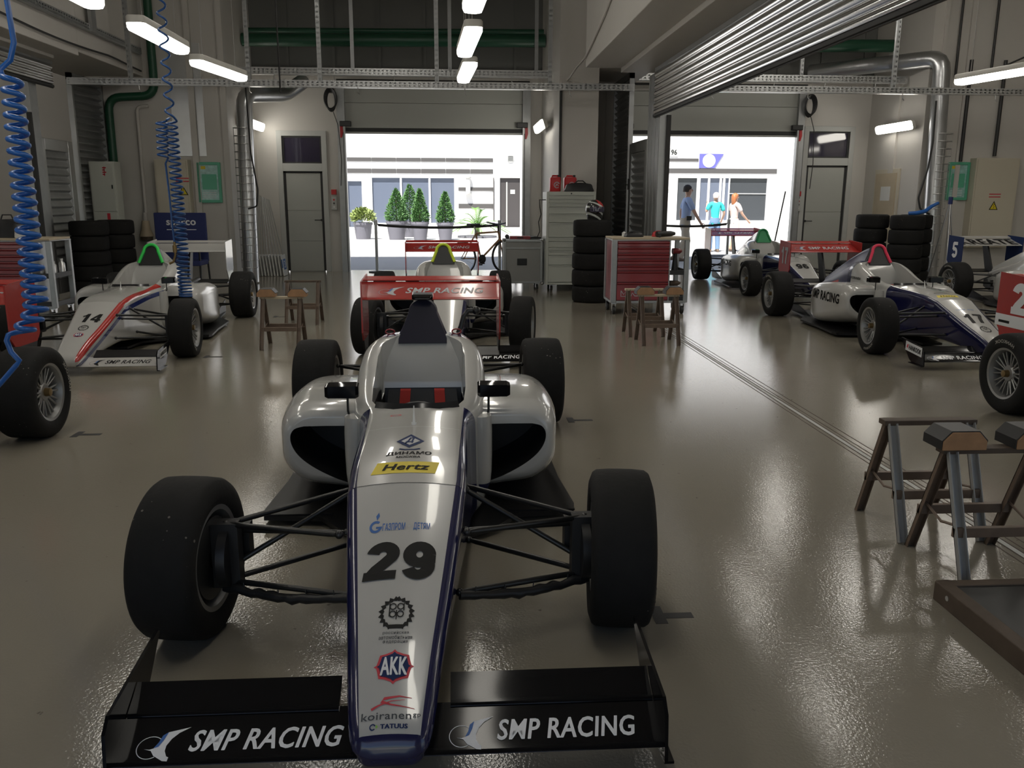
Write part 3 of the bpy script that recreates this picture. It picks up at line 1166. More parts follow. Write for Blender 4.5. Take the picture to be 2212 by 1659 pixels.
def cut(me, cutters, ang=35):
    """subtract closed G shapes; cut faces take material slot 1"""
    me.materials.clear()
    me.materials.append(M['white_paint'])
    me.materials.append(M['black'])
    o = bpy.data.objects.new('tmp', me)
    COL.objects.link(o)
    tmp = []
    for g in cutters:
        g.m = 0
        cm = g.mesh('cutter')
        cm.materials.append(M['white_paint'])
        cm.materials.append(M['black'])
        for p in cm.polygons:
            p.material_index = 1
        co = bpy.data.objects.new('cutter', cm)
        COL.objects.link(co)
        co.hide_render = True
        md = o.modifiers.new('b', 'BOOLEAN')
        md.operation = 'DIFFERENCE'
        md.solver = 'EXACT'
        md.object = co
        tmp.append(co)
    res = eval_mesh(o)
    bpy.data.objects.remove(o)
    for co in tmp:
        bpy.data.objects.remove(co)
    smooth_mesh(res, ang)
    return res


# ---- body shells
nose_rows = hermite_rows([
    (-0.895, 0.045, 0.04, 0.125, 0.100, 0.012, 0.01, 0.002),
    (-0.888, 0.078, 0.07, 0.145, 0.088, 0.025, 0.02, 0.003),
    (-0.87, 0.097, 0.085, 0.165, 0.080, 0.035, 0.03, 0.004),
    (-0.83, 0.108, 0.093, 0.190, 0.078, 0.038, 0.035, 0.005),
    (-0.68, 0.127, 0.110, 0.262, 0.092, 0.040, 0.04, 0.008),
    (-0.45, 0.154, 0.135, 0.343, 0.118, 0.040, 0.05, 0.010),
    (-0.20, 0.182, 0.165, 0.437, 0.140, 0.040, 0.06, 0.012),
    (0.0, 0.202, 0.185, 0.514, 0.150, 0.040, 0.06, 0.013)], 5)
g = G()
g.rings([rbox_ring(*r) for r in nose_rows])
ME_NOSE = g.mesh('nose_cone')
smooth_mesh(ME_NOSE, 50)
tub_rows = hermite_rows([
    (0.0, 0.202, 0.185, 0.514, 0.150, 0.040, 0.06, 0.013),
    (0.20, 0.211, 0.20, 0.547, 0.130, 0.045, 0.06, 0.014),
    (0.40, 0.215, 0.215, 0.562, 0.110, 0.05, 0.06, 0.014),
    (0.70, 0.225, 0.235, 0.572, 0.080, 0.06, 0.06, 0.014),
    (0.86, 0.255, 0.26, 0.580, 0.060, 0.08, 0.06, 0.014),
    (1.00, 0.296, 0.30, 0.596, 0.055, 0.10, 0.06, 0.012),
    (1.20, 0.312, 0.32, 0.640, 0.055, 0.10, 0.06, 0.008),
    (1.40, 0.314, 0.33, 0.710, 0.055, 0.10, 0.06, 0.004),
    (1.60, 0.308, 0.33, 0.770, 0.055, 0.13, 0.06, 0.016),
    (1.72, 0.298, 0.33, 0.775, 0.055, 0.15, 0.06, 0.016)], 5)
g = G()
g.rings([rbox_ring(*r) for r in tub_rows])
me = g.mesh('chassis')
hole = [(-0.10, 0.80), (0.10, 0.80), (0.165, 0.845), (0.205, 0.95), (0.215, 1.10), (0.215, 1.40), (0.195, 1.50), (-0.195, 1.50), (-0.215, 1.40), (-0.215, 1.10), (-0.205, 0.95), (-0.165, 0.845)]
c1 = G().prism(hole, 0.22, 0.530, 'z')
c0 = G().prism(hole, 0.528, 1.2, 'z')
pan = [(1.22, 0.565), (1.56, 0.752), (1.60, 0.90), (1.22, 1.0)]
c2 = G().rings([[(x * k, yy, z) for x, z in ((-1, zb_), (1, zb_), (1, 1.05), (-1, 1.05))] for yy, zb_, k in ((1.36, 0.44, 0.212), (1.49, 0.50, 0.204), (1.515, 0.56, 0.200), (1.545, 0.66, 0.182), (1.575, 0.735, 0.150), (1.60, 0.775, 0.130))])
ME_TUB = cut(me, [c1])
# white upper rim of the opening, then the steep headrest face between the bolsters
for cc in (c0, c2):
    o = bpy.data.objects.new('tmp', ME_TUB)
    COL.objects.link(o)
    cm = cc.mesh('cutter')
    cm.materials.append(M['white_paint'])
    co = bpy.data.objects.new('cutter', cm)
    COL.objects.link(co)
    md = o.modifiers.new('b', 'BOOLEAN')
    md.operation = 'DIFFERENCE'
    md.solver = 'EXACT'
    md.object = co
    ME_TUB = eval_mesh(o)
    bpy.data.objects.remove(o)
    bpy.data.objects.remove(co)
smooth_mesh(ME_TUB, 35)

# engine cover: low deck plus narrow spine behind the hoop
g = G()
rows = hermite_rows([
    (1.70, 0.300, 0.32, 0.765, 0.06, 0.15, 0.05, 0.012),
    (2.00, 0.262, 0.30, 0.690, 0.08, 0.14, 0.05, 0.010),
    (2.40, 0.190, 0.22, 0.570, 0.12, 0.11, 0.05, 0.010),
    (2.80, 0.120, 0.14, 0.470, 0.20, 0.07, 0.05, 0.008),
    (3.02, 0.070, 0.08, 0.410, 0.26, 0.05, 0.03, 0.004)], 5)
g.rings([rbox_ring(*r) for r in rows])
rows = hermite_rows([
    (1.66, 0.074, 0.155, 0.945, 0.70, 0.065, 0.02, 0.006),
    (1.80, 0.062, 0.150, 0.925, 0.66, 0.055, 0.02, 0.004),
    (2.20, 0.042, 0.115, 0.800, 0.56, 0.04, 0.02, 0.003),
    (2.70, 0.024, 0.075, 0.600, 0.44, 0.022, 0.02, 0.002),
    (3.00, 0.014, 0.045, 0.470, 0.36, 0.012, 0.01, 0.001)], 5)
g.rings([rbox_ring(*r) for r in rows])
ME_COVER = g.mesh('engine_cover')
smooth_mesh(ME_COVER, 45)

# roll hoop pad: a rounded arch facing forward
arch = []
for i in range(6):
    t = i / 5
    arch.append((-(0.128 - 0.052 * t), 0.765 + 0.125 * t))
for i in range(1, 14):
    a = PI * i / 14
    arch.append((-0.076 * math.cos(a), 0.890 + 0.070 * math.sin(a)))
arch += [(-x, z) for x, z in reversed(arch[:6])]
g = G()
front = [(x * 0.97, 1.585 + (z - 0.77) * 0.35, z) for x, z in arch]
back = [(x, 1.70 + (z - 0.77) * 0.1, z) for x, z in arch]
low_f = [(x * 0.97, 1.56, 0.745) for x in (arch[-1][0], 0, arch[0][0])]
low_b = [(x, 1.70, 0.70) for x in (arch[-1][0], 0, arch[0][0])]
g.rings([front + low_f, back + low_b])
ME_HOOP = g.mesh('roll_hoop')
smooth_mesh(ME_HOOP, 50)
g = G()
g.tube([(x * 0.99, 1.580 + (z - 0.77) * 0.35, z + 0.001) for x, z in arch], 0.017, 8)
ME_HOOPTAPE = g.mesh('hoop_tape')
smooth_mesh(ME_HOOPTAPE)


# side pods
def pod_ring(y, xi, xo, zb, zt, r):
    c = 0.5 * (xi + xo)
    hw = 0.5 * (xo - xi)
    ring = []
    spec = [(1, -1), (1, 1), (-1, 1), (-1, -1)]
    ro, ri = r, min(r, 0.03)
    for sx, sz in spec:
        rr = (ro if sx > 0 else ri)
        rr = min(rr, (zt - zb) * 0.48, hw * 0.95)
        a0 = math.atan2(sz, sx)
        cx = c + sx * (hw - rr)
        cz = (zt - rr) if sz > 0 else (zb + rr)
        base = {(1, -1): -PI / 2, (1, 1): 0, (-1, 1): PI / 2, (-1, -1): PI}[(sx, sz)]
        for i in range(8):
            a = base + PI / 2 * i / 7
            px, pz = cx + rr * math.cos(a), cz + rr * math.sin(a)
            k_ = max(0.0, min(1.0, (1.75 - y) / 0.55))
            pz += 0.075 * k_ * max(0.0, (px - xi) / (xo - xi) - 0.25) * (1 - (pz - zb) / (zt - zb))
            ring.append((px, y, pz))
    return ring


def make_pod():
    rows = hermite_rows([
        (0.99, 0.26, 0.560, 0.235, 0.470, 0.100),
        (0.992, 0.26, 0.592, 0.195, 0.505, 0.120),
        (1.02, 0.26, 0.622, 0.165, 0.533, 0.135),
        (1.12, 0.26, 0.645, 0.125, 0.556, 0.140),
        (1.35, 0.26, 0.660, 0.090, 0.560, 0.130),
        (1.70, 0.26, 0.655, 0.070, 0.535, 0.110),
        (2.00, 0.25, 0.600, 0.065, 0.490, 0.100),
        (2.25, 0.20, 0.440, 0.070, 0.430, 0.090),
        (2.45, 0.14, 0.290, 0.080, 0.370, 0.070)], 4)
    g = G()
    g.rings([pod_ring(*r) for r in rows])
    # lower lip of the inlet sweeps down and inboard
    m = g.mesh('side_pod')
    ctl = [(0.52, 0.463), (0.563, 0.450), (0.583, 0.418), (0.578, 0.372), (0.548, 0.322), (0.49, 0.272), (0.41, 0.225), (0.325, 0.186)]
    sl = [(0.325, 0.463), (0.42, 0.464)]
    for i in range(len(ctl) - 1):
        p0, p1, p2, p3 = ctl[max(0, i - 1)], ctl[i], ctl[i + 1], ctl[min(len(ctl) - 1, i + 2)]
        for j in range(5):
            t = j / 5
            sl.append(tuple(0.5 * (2 * p1[k] + (p2[k] - p0[k]) * t + (2 * p0[k] - 5 * p1[k] + 4 * p2[k] - p3[k]) * t * t + (3 * p1[k] - p0[k] - 3 * p2[k] + p3[k]) * t ** 3) for k in (0, 1)))
    sl.append(ctl[-1])
    c = G().prism(sl, 0.9, 1.42, 'y')
    return cut(m, [c], 38)


ME_POD_R = make_pod()
ME_POD_L = ME_POD_R.copy()
bm = bmesh.new()
bm.from_mesh(ME_POD_L)
for v in bm.verts:
    v.co.x = -v.co.x
bmesh.ops.reverse_faces(bm, faces=bm.faces)
bm.to_mesh(ME_POD_L)
bm.free()

# floor tray and diffuser
g = G()
half = [(0.0, 0.30), (0.10, 0.30), (0.14, 0.62), (0.36, 0.80), (0.45, 0.93), (0.715, 0.955), (0.73, 1.05), (0.70, 1.45), (0.69, 2.05), (0.52, 2.36), (0.47, 2.9), (0.0, 2.95)]
outl = half + [(-x, y) for x, y in reversed(half[1:-1])]
g.prism(outl, 0.028, 0.048, 'z')
g.box((-0.72, 0.955, 0.048), (-0.40, 0.972, 0.056)).box((0.40, 0.955, 0.048), (0.72, 0.972, 0.056))
for s in (-1, 1):
    g.prism([(2.3, 0.05), (2.95, 0.05), (2.95, 0.20), (2.6, 0.12)], s * 0.46 - 0.004, s * 0.46 + 0.004, 'x')
ME_FLOOR = g.mesh('floor_tray')


# front wing
def foil(le, te, thick, camber, n=10):
    """closed (y, z) outline"""
    up, lo = [], []
    dy, dz = te[0] - le[0], te[1] - le[1]
    L = math.hypot(dy, dz)
    ny, nz = -dz / L, dy / L
    for i in range(n + 1):
        t = 0.5 - 0.5 * math.cos(PI * i / n)
        th = thick * (2.2 * math.sqrt(t) * (1 - t) + 0.12 * (1 - t)) * 0.5
        c = -camber * 4 * t * (1 - t)
        by, bz = le[0] + dy * t, le[1] + dz * t
        up.append((by + ny * (c + th), bz + nz * (c + th)))
        lo.append((by + ny * (c - th), bz + nz * (c - th)))
    return up + lo[-2:0:-1]


g = G()
g.prism(foil((-0.835, 0.072), (-0.690, 0.132), 0.020, 0.006), -0.708, 0.708, 'x')
ME_FW_MAIN = g.mesh('front_wing')
smooth_mesh(ME_FW_MAIN, 40)
ME_FW_FLAP = G().prism(foil((-0.705, 0.128), (-0.615, 0.178), 0.014, 0.005), 0.15, 0.706, 'x').mesh('wing_flap')
smooth_mesh(ME_FW_FLAP, 40)
ep = [(-0.850, 0.035), (-0.835, 0.165), (-0.800, 0.198), (-0.62, 0.215), (-0.425, 0.232), (-0.418, 0.222), (-0.60, 0.055), (-0.64, 0.040), (-0.80, 0.030)]
g = G()
g.prism(ep, 0.708, 0.717, 'x')
g.box((0.708, -0.845, 0.030), (0.735, -0.62, 0.037))
g.cyl((0.716, -0.50, 0.205), 0.010, 0.003, 10, 'x')
ME_FW_EP = g.mesh('wing_endplate')

# rear wing
g = G()
g.prism(foil((3.09, 0.790), (3.395, 0.885), 0.028, 0.012), -0.470, 0.470, 'x')
ME_RW_MAIN = g.mesh('rear_wing')
smooth_mesh(ME_RW_MAIN, 40)
g = G()
g.prism(foil((3.385, 0.893), (3.455, 0.920), 0.012, 0.003), -0.470, 0.470, 'x')
ME_RW_FLAP = g.mesh('wing_flap')
smooth_mesh(ME_RW_FLAP, 40)
g = G()
g.prism([(3.08, 0.915), (3.47, 0.935), (3.47, 0.55), (3.42, 0.50), (3.13, 0.50), (3.08, 0.56)], 0.470, 0.481, 'x')
ME_RW_EP = g.mesh('wing_endplate')
g = G()
g.prism([(3.13, 0.50), (3.42, 0.50), (3.38, 0.39), (3.20, 0.39)], 0.470, 0.481, 'x')
ME_RW_FOOT = g.mesh('endplate_foot')
g = G()
g.prism(foil((3.08, 0.395), (3.26, 0.430), 0.022, 0.01), -0.475, 0.475, 'x')
g.prism([(2.95, 0.33), (3.20, 0.42), (3.36, 0.86), (3.22, 0.82), (3.02, 0.42)], -0.012, 0.012, 'x')
ME_RW_BEAM = g.mesh('beam_wing')

# gearbox, exhaust and rear light
g = G()
g.rings([rbox_ring(*r) for r in hermite_rows([
    (2.30, 0.16, 0.17, 0.36, 0.07, 0.05, 0.04, 0.0), (2.70, 0.13, 0.13, 0.34, 0.09, 0.05, 0.04, 0.0),
    (3.00, 0.09, 0.09, 0.32, 0.14, 0.04, 0.03, 0.0), (3.12, 0.06, 0.06, 0.30, 0.16, 0.03, 0.03, 0.0)], 3)])
g.tube([(0.10, 2.5, 0.42), (0.13, 2.8, 0.44), (0.13, 3.02, 0.45)], 0.03, 12)
for y in (2.45, 2.6, 2.75):
    g.box((-0.18, y, 0.20), (0.18, y + 0.03, 0.30))
ME_GEAR = g.mesh('gearbox')
smooth_mesh(ME_GEAR, 40)

# cockpit
g = G()
g.rings([[(x, y + 0.20, z - 0.01) for x, y, z in r] for r in (
    [(-0.19, 0.90, 0.235), (0.19, 0.90, 0.235), (0.19, 0.90, 0.26), (-0.19, 0.90, 0.26)],
    [(-0.19, 1.14, 0.25), (0.19, 1.14, 0.25), (0.19, 1.12, 0.30), (-0.19, 1.12, 0.30)],
    [(-0.185, 1.23, 0.40), (0.185, 1.23, 0.40), (0.185, 1.19, 0.42), (-0.185, 1.19, 0.42)],
    [(-0.17, 1.275, 0.53), (0.17, 1.275, 0.53), (0.17, 1.24, 0.54), (-0.17, 1.24, 0.54)])])
ME_SEAT = g.mesh('seat')
smooth_mesh(ME_SEAT, 60)
g = G()
g.rings([[(x - 0.026, y, z), (x + 0.026, y, z), (x + 0.026, y + 0.012, z + 0.008), (x - 0.026, y + 0.012, z + 0.008)] for x, y, z in ((0.085, 1.425, 0.525), (0.09, 1.385, 0.450), (0.095, 1.33, 0.385))])
ME_STRAP = g.mesh('shoulder_strap')
g = G()
ring = [(0.115 * math.cos(a) * (1.0 if math.sin(a) > -0.4 else 0.97), 0.92, 0.50 + 0.08 * math.sin(a)) for a in [2 * PI * i / 24 for i in range(25)]]
g.tube(ring, 0.012, 8)
g.box((-0.10, 0.912, 0.485), (0.10, 0.93, 0.515)).box((-0.045, 0.90, 0.465), (0.045, 0.93, 0.535))
g.tube([(0, 0.92, 0.5), (0, 0.80, 0.47)], 0.018, 10)
ME_STEER = g.mesh('steering_wheel')
smooth_mesh(ME_STEER)
g = G()
n = 18
A, B = [], []
for i in range(n + 1):
    t = -1 + 2 * i / n
    x = 0.185 * t
    y = 0.795 + 0.055 * t * t
    A.append((x, y, 0.584 - 0.004 * abs(t)))
    B.append((x * 0.97, y + 0.018, 0.608 - 0.004 * abs(t)))
g.add(A + B, [(i, i + 1, n + 2 + i, n + 1 + i) for i in range(n)])
ME_SCREEN = g.mesh('wind_deflector')
smooth_mesh(ME_SCREEN)
g = G()
g.tube([(0, 0.56, 0.575), (0, 0.565, 0.59)], 0.011, 10)
g.tube([(0, 0.565, 0.59), (0, 0.58, 0.655)], [0.006, 0.002], 8)
ME_ANT = g.mesh('antenna')

# mirror, one side (x > 0)
g = G()
g.rings([
    [(0.268, 0.985, 0.600), (0.268, 0.985, 0.645), (0.268, 1.02, 0.655), (0.268, 1.02, 0.595)],
    [(0.280, 0.965, 0.596), (0.280, 0.965, 0.652), (0.280, 1.025, 0.660), (0.280, 1.025, 0.590)],
    [(0.400, 0.945, 0.602), (0.400, 0.945, 0.655), (0.400, 1.010, 0.662), (0.400, 1.010, 0.597)],
    [(0.415, 0.955, 0.608), (0.415, 0.955, 0.650), (0.415, 1.000, 0.655), (0.415, 1.000, 0.604)]])
ME_MIRROR = g.mesh('mirror')
smooth_mesh(ME_MIRROR, 30)
g = G()
g.tube([(0.318, 0.985, 0.600), (0.318, 0.985, 0.535), (0.314, 0.985, 0.515), (0.298, 0.985, 0.508), (0.278, 0.985, 0.506)], 0.0055, 8)
g.cyl((0.274, 0.985, 0.506), 0.013, 0.008, 10, 'x')
ME_MSTEM = g.mesh('mirror_stem')

# turning vane beside the chassis (x > 0)
g = G()
rr_ = []
for z, k in ((0.52, 0.92), (0.45, 1.0), (0.34, 1.0), (0.26, 0.96), (0.205, 0.85), (0.175, 0.66), (0.160, 0.40), (0.155, 0.12)):
    rr_.append([(0.283 + 0.050 * k * math.cos(a), 0.945 + 0.060 * k * math.sin(a), z) for a in [2 * PI * i / 20 for i in range(20)]])
g.rings(rr_)
ME_VANE = g.mesh('turning_vane')
smooth_mesh(ME_VANE, 50)


# suspension for x > 0
def arms(name, pairs, n=8):
    g = G()
    for a, b, r in pairs:
        a, b = Vector(a), Vector(b)
        d = (b - a).normalized()
        g.tube([a, a + d * 0.035, b - d * 0.035, b], [r * 0.75, r, r, r * 0.75], n)
        g.ball(a, r * 1.35, 8)
        g.ball(b, r * 1.35, 8)
    m = g.mesh(name)
    smooth_mesh(m, 50)
    return m


UO, LO = (0.615, 0.0, 0.390), (0.628, 0.0, 0.185)
SUSP_F = [
    ('wishbone', arms('wishbone', [(UO, (0.205, -0.20, 0.425), 0.0105), (UO, (0.205, 0.26, 0.420), 0.0105)])),
    ('wishbone', arms('wishbone', [(LO, (0.178, -0.20, 0.215), 0.0105), (LO, (0.215, 0.27, 0.200), 0.0105)])),
    ('push_rod', arms('push_rod', [((0.615, 0.02, 0.225), (0.205, 0.16, 0.440), 0.0105)])),
    ('track_rod', arms('track_rod', [((0.625, 0.06, 0.345), (0.20, -0.06, 0.375), 0.0095)]))]
UR, LR = (0.605, 2.75, 0.395), (0.61, 2.75, 0.165)
SUSP_R = [
    ('wishbone', arms('wishbone', [(UR, (0.14, 2.45, 0.38), 0.0105), (UR, (0.12, 2.86, 0.37), 0.0105)])),
    ('wishbone', arms('wishbone', [(LR, (0.16, 2.35, 0.16), 0.0105), (LR, (0.12, 2.86, 0.16), 0.0105)])),
    ('push_rod', arms('push_rod', [((0.60, 2.74, 0.21), (0.15, 2.62, 0.42), 0.0105)])),
    ('drive_shaft', arms('drive_shaft', [((0.60, 2.75, 0.285), (0.10, 2.75, 0.25), 0.017)]))]
# taped brake hose and wiring along the lower front leg
g = G()
pts, rad = [], []
a, b = Vector((0.625, -0.01, 0.185)), Vector((0.178, -0.205, 0.225))
rnd = random.Random(4)
for i in range(19):
    t = i / 18
    p = a.lerp(b, t) + Vector((0, -0.012, -0.012 - 0.022 * math.sin(PI * t)))
    pts.append(p + Vector((0, rnd.uniform(-.004, .004), rnd.uniform(-.004, .004))))
    rad.append(0.013 + rnd.uniform(0, 0.006))
g.tube(pts, rad, 9)
for i in (3, 8, 12, 16):
    g.tube([pts[i], pts[i] + Vector((0.004, 0.004, 0.030))], 0.002, 5)
ME_LOOM = g.mesh('brake_hose')
smooth_mesh(ME_LOOM, 60)
g = G()
g.cyl((0.60, 0, 0.275), 0.105, 0.03, 32, 'x')
g.box((0.57, -0.03, 0.17), (0.66, 0.03, 0.40))
g.box((0.555, 0.06, 0.24), (0.62, 0.12, 0.36))
ME_UPR = g.mesh('upright')
smooth_mesh(ME_UPR, 40)


def tyre_mesh(R, w_, rim):
    pr = []
    h = w_ / 2
    prof = [(-h * 0.80, rim), (-h * 0.93, rim + 0.012), (-h * 0.99, rim + (R - rim) * 0.35), (-h, rim + (R - rim) * 0.58), (-h * 0.965, R - 0.032), (-h * 0.90, R - 0.013), (-h * 0.78, R - 0.004), (-h * 0.4, R - 0.0005), (0, R)]
    pr = prof + [(-a, b) for a, b in reversed(prof[:-1])]
    pr += [(h * 0.80, rim - 0.004), (-h * 0.80, rim - 0.004)]
    g = G()
    g.lathe(pr, 64, 'x', closed=True)
    m = g.mesh('tyre')
    smooth_mesh(m, 50)
    return m


def rim_mesh(w_, r, depth):
    """outer face towards +x"""
    h = w_ / 2
    g = G()
    g.lathe([(-h * 0.80, r - 0.004), (-h * 0.86, r + 0.010), (-h * 0.90, r + 0.009), (-h * 0.88, r - 0.008), (-h * 0.7, r - 0.014), (-h * 0.3, r - 0.030), (h * 0.35, r - 0.030), (h * 0.72, r - 0.014), (h * 0.86, r - 0.006), (h * 0.90, r + 0.009), (h * 0.87, r + 0.012), (h * 0.80, r - 0.004)], 56, 'x', closed=True)
    xo = h * 0.72 - depth
    g.lathe([(xo - 0.03, 0.0), (xo - 0.03, 0.060), (xo + 0.008, 0.062), (xo + 0.020, 0.050), (xo + 0.020, 0.0)], 28, 'x')
    ns = 10
    for k in range(ns):
        for sgn in (-1, 1):
            a = 2 * PI * (k + 0.5 + sgn * 0.16) / ns
            a2 = 2 * PI * (k + 0.5 + sgn * 0.20) / ns
            p0 = (xo + 0.008, 0.052 * math.cos(a), 0.052 * math.sin(a))
            p1 = (h * 0.66, (r - 0.020) * math.cos(a2), (r - 0.020) * math.sin(a2))
            g.tube([p0, p1], [0.0075, 0.0055], 6)
    g.use(1)
    g.lathe([(-h * 0.78, 0.04), (-h * 0.78, r - 0.03), (-h * 0.6, r - 0.034), (xo - 0.05, 0.12), (xo - 0.05, 0.04)], 32, 'x', closed=True)
    g.use(2)
    g.lathe([(xo + 0.020, 0.0), (xo + 0.020, 0.027), (xo + 0.052, 0.024), (xo + 0.056, 0.0)], 12, 'x')
    m = g.mesh('rim')
    smooth_mesh(m, 35)
    return m


RF, RRr = 0.275, 0.285
ME_TYF = tyre_mesh(RF, 0.215, 0.172)
ME_TYR = tyre_mesh(RRr, 0.262, 0.172)
ME_RIMF = rim_mesh(0.215, 0.172, 0.045)
ME_RIMR = rim_mesh(0.262, 0.172, 0.030)


def arc_text(body, R, x, span, hgt, start, mname):
    vs, fs, w_, h_ = text_mesh(body, 0.03, 0)
    g = G()
    V = []
    for u, v in vs:
        a = start - span * u / w_
        r = R + (v / h_ - 0.5) * hgt
        V.append((x, -r * math.cos(a), r * math.sin(a)))
    g.add(V, fs)
    return g.mesh(mname, merge=False)


ME_SWF = arc_text('HANKOOK', 0.222, 0.1095, 0.95, 0.024, 0.50, 'sidewall_lettering')
ME_SWR = arc_text('HANKOOK', 0.228, 0.1330, 0.95, 0.024, 0.50, 'sidewall_lettering')


# ---- liveries as node materials in car space
class NT:
    def __init__(s, name, rough=0.2, coat=0.6):
        s.m = bpy.data.materials.new(name)
        s.m.use_nodes = True
        s.n = s.m.node_tree
        s.b = s.n.nodes['Principled BSDF']
        s.b.inputs['Roughness'].default_value = rough
        s.b.inputs['Coat Weight'].default_value = coat
        s.b.inputs['Coat Roughness'].default_value = 0.04
        tc = s.n.nodes.new('ShaderNodeTexCoord')
        sp = s.n.nodes.new('ShaderNodeSeparateXYZ')
        s.n.links.new(tc.outputs['Object'], sp.inputs[0])
        s.x, s.y, s.z = sp.outputs

    def op(s, o, a, b=0.0):
        q = s.n.nodes.new('ShaderNodeMath')
        q.operation = o
        for i, v in enumerate((a, b)):
            if isinstance(v, (int, float)):
                q.inputs[i].default_value = v
            else:
                s.n.links.new(v, q.inputs[i])
        return q.outputs[0]

    def lt(s, a, b):
        return s.op('LESS_THAN', a, b)

    def gt(s, a, b):
        return s.op('GREATER_THAN', a, b)

    def lin(s, v, k, c):
        return s.op('ADD', s.op('MULTIPLY', v, k), c)

    def mul(s, *a):
        r = a[0]
        for q in a[1:]:
            r = s.op('MULTIPLY', r, q)
        return r

    def mix(s, base, layers):
        cur = None
        for colr, mask in layers:
            q = s.n.nodes.new('ShaderNodeMix')
            q.data_type = 'RGBA'
            if cur is None:
                q.inputs['A'].default_value = tuple(base) + (1,)
            else:
                s.n.links.new(cur, q.inputs['A'])
            q.inputs['B'].default_value = tuple(colr) + (1,)
            s.n.links.new(mask, q.inputs['Factor'])
            cur = q.outputs['Result']
        s.n.links.new(cur, s.b.inputs['Base Color'])
        return s.m


WHITE, NAVY, REDC, BLUEC = (0.46, 0.455, 0.435), (0.010, 0.012, 0.060), (0.42, 0.03, 0.025), (0.02, 0.035, 0.16)


def livery_navy_sides(shoulders):
    t = NT('livery_navy_sides')
    ax = t.op('ABSOLUTE', t.x)
    w_ = t.op('MINIMUM', t.lin(t.y, 0.040, 0.170), t.lin(t.y, 0.105, 0.168))
    side = t.mul(t.gt(ax, w_), t.lt(t.y, 0.86))
    tip = t.lt(t.y, t.lin(ax, 0.0, -0.872))
    lay = [(NAVY, side), (NAVY, tip)]
    if shoulders:
        lay.append((NAVY, t.mul(t.gt(t.y, 1.61), t.gt(ax, 0.135))))
    return t.mix(WHITE, lay)


def livery_stripe():
    t = NT('livery_tricolour_stripe')
    top = t.op('MINIMUM', t.lin(t.y, 0.40, 0.525), t.lin(t.y, 0.06, 0.545))
    d = t.op('SUBTRACT', top, t.z)
    w_ = t.op('MINIMUM', t.lin(t.y, 0.040, 0.166), t.lin(t.y, 0.105, 0.163))
    pos = t.mul(t.gt(t.x, w_), t.lt(t.y, 0.98))
    red = t.mul(pos, t.lt(d, 0.045))
    blu = t.mul(pos, t.gt(d, 0.078), t.lt(d, 0.122))
    return t.mix(WHITE, [(REDC, red), (BLUEC, blu)])


def livery_cover():
    t = NT('livery_navy_cover', 0.34, 0.0)
    t.b.inputs['Specular IOR Level'].default_value = 0.12
    red = t.mul(t.gt(t.y, 2.05), t.lt(t.z, t.lin(t.y, -0.18, 0.90)))
    return t.mix(NAVY, [(REDC, red)])


def livery_vane():
    t = NT('livery_vane')
    return t.mix(WHITE, [(NAVY, t.lt(t.z, 0.205))])


LIV = {'navy': livery_navy_sides(True), 'navy_plain': livery_navy_sides(False), 'stripe': livery_stripe(), 'cover': livery_cover(), 'vane': livery_vane()}
BVH_BODY = BVHTree.FromPolygons([v.co[:] for v in ME_NOSE.vertices] + [v.co[:] for v in ME_TUB.vertices],
                                [list(p.vertices) for p in ME_NOSE.polygons] + [[i + len(ME_NOSE.vertices) for i in p.vertices] for p in ME_TUB.polygons])
BVH_POD = BVHTree.FromPolygons([v.co[:] for v in ME_POD_L.vertices], [list(p.vertices) for p in ME_POD_L.polygons])
BVH_FW = BVHTree.FromPolygons([v.co[:] for v in ME_FW_MAIN.vertices], [list(p.vertices) for p in ME_FW_MAIN.polygons])
BVH_RW = BVHTree.FromPolygons([v.co[:] for v in ME_RW_MAIN.vertices], [list(p.vertices) for p in ME_RW_MAIN.polygons])


def from_top(bvh):
    def fn(u, v):
        h = bvh.ray_cast(Vector((u, v, 2.0)), Vector((0, 0, -1)))
        if h[0] is None:
            return None
        n = h[1] if h[1].z > 0 else -h[1]
        return h[0], n
    return fn


def from_side(bvh, sx):
    """u runs towards the nose, v up, seen from the -x (sx=-1) side"""
    def fn(u, v):
        h = bvh.ray_cast(Vector((sx * 2.0, -u, v)), Vector((-sx, 0, 0)))
        if h[0] is None:
            return None
        n = h[1] if h[1].x * sx > 0 else -h[1]
        return h[0], n
    return fn


def part(root, name, me, mats, parent=None, T=None):
    """a part that shares its mesh with the other cars but carries its own paint"""
    if not isinstance(mats, (list, tuple)):
        mats = [mats]
    mats = [M[m] if isinstance(m, str) else m for m in mats]
    while len(me.materials) < len(mats):
        me.materials.append(mats[len(me.materials)])
    o = bpy.data.objects.new(name, me)
    COL.objects.link(o)
    o.parent = parent if parent is not None else root
    if T is not None:
        o.matrix_local = T
    for i, m in enumerate(mats):
        if i < len(o.material_slots):
            o.material_slots[i].link = 'OBJECT'
            o.material_slots[i].material = m
    return o


MIRX = Matrix.Diagonal((-1, 1, 1, 1))
_flip = {}


def flipped(me):
    if me.name not in _flip:
        m2 = me.copy()
        b_ = bmesh.new()
        b_.from_mesh(m2)
        for v in b_.verts:
            v.co.x = -v.co.x
        bmesh.ops.reverse_faces(b_, faces=b_.faces)
        b_.to_mesh(m2)
        b_.free()
        _flip[me.name] = m2
    return _flip[me.name]


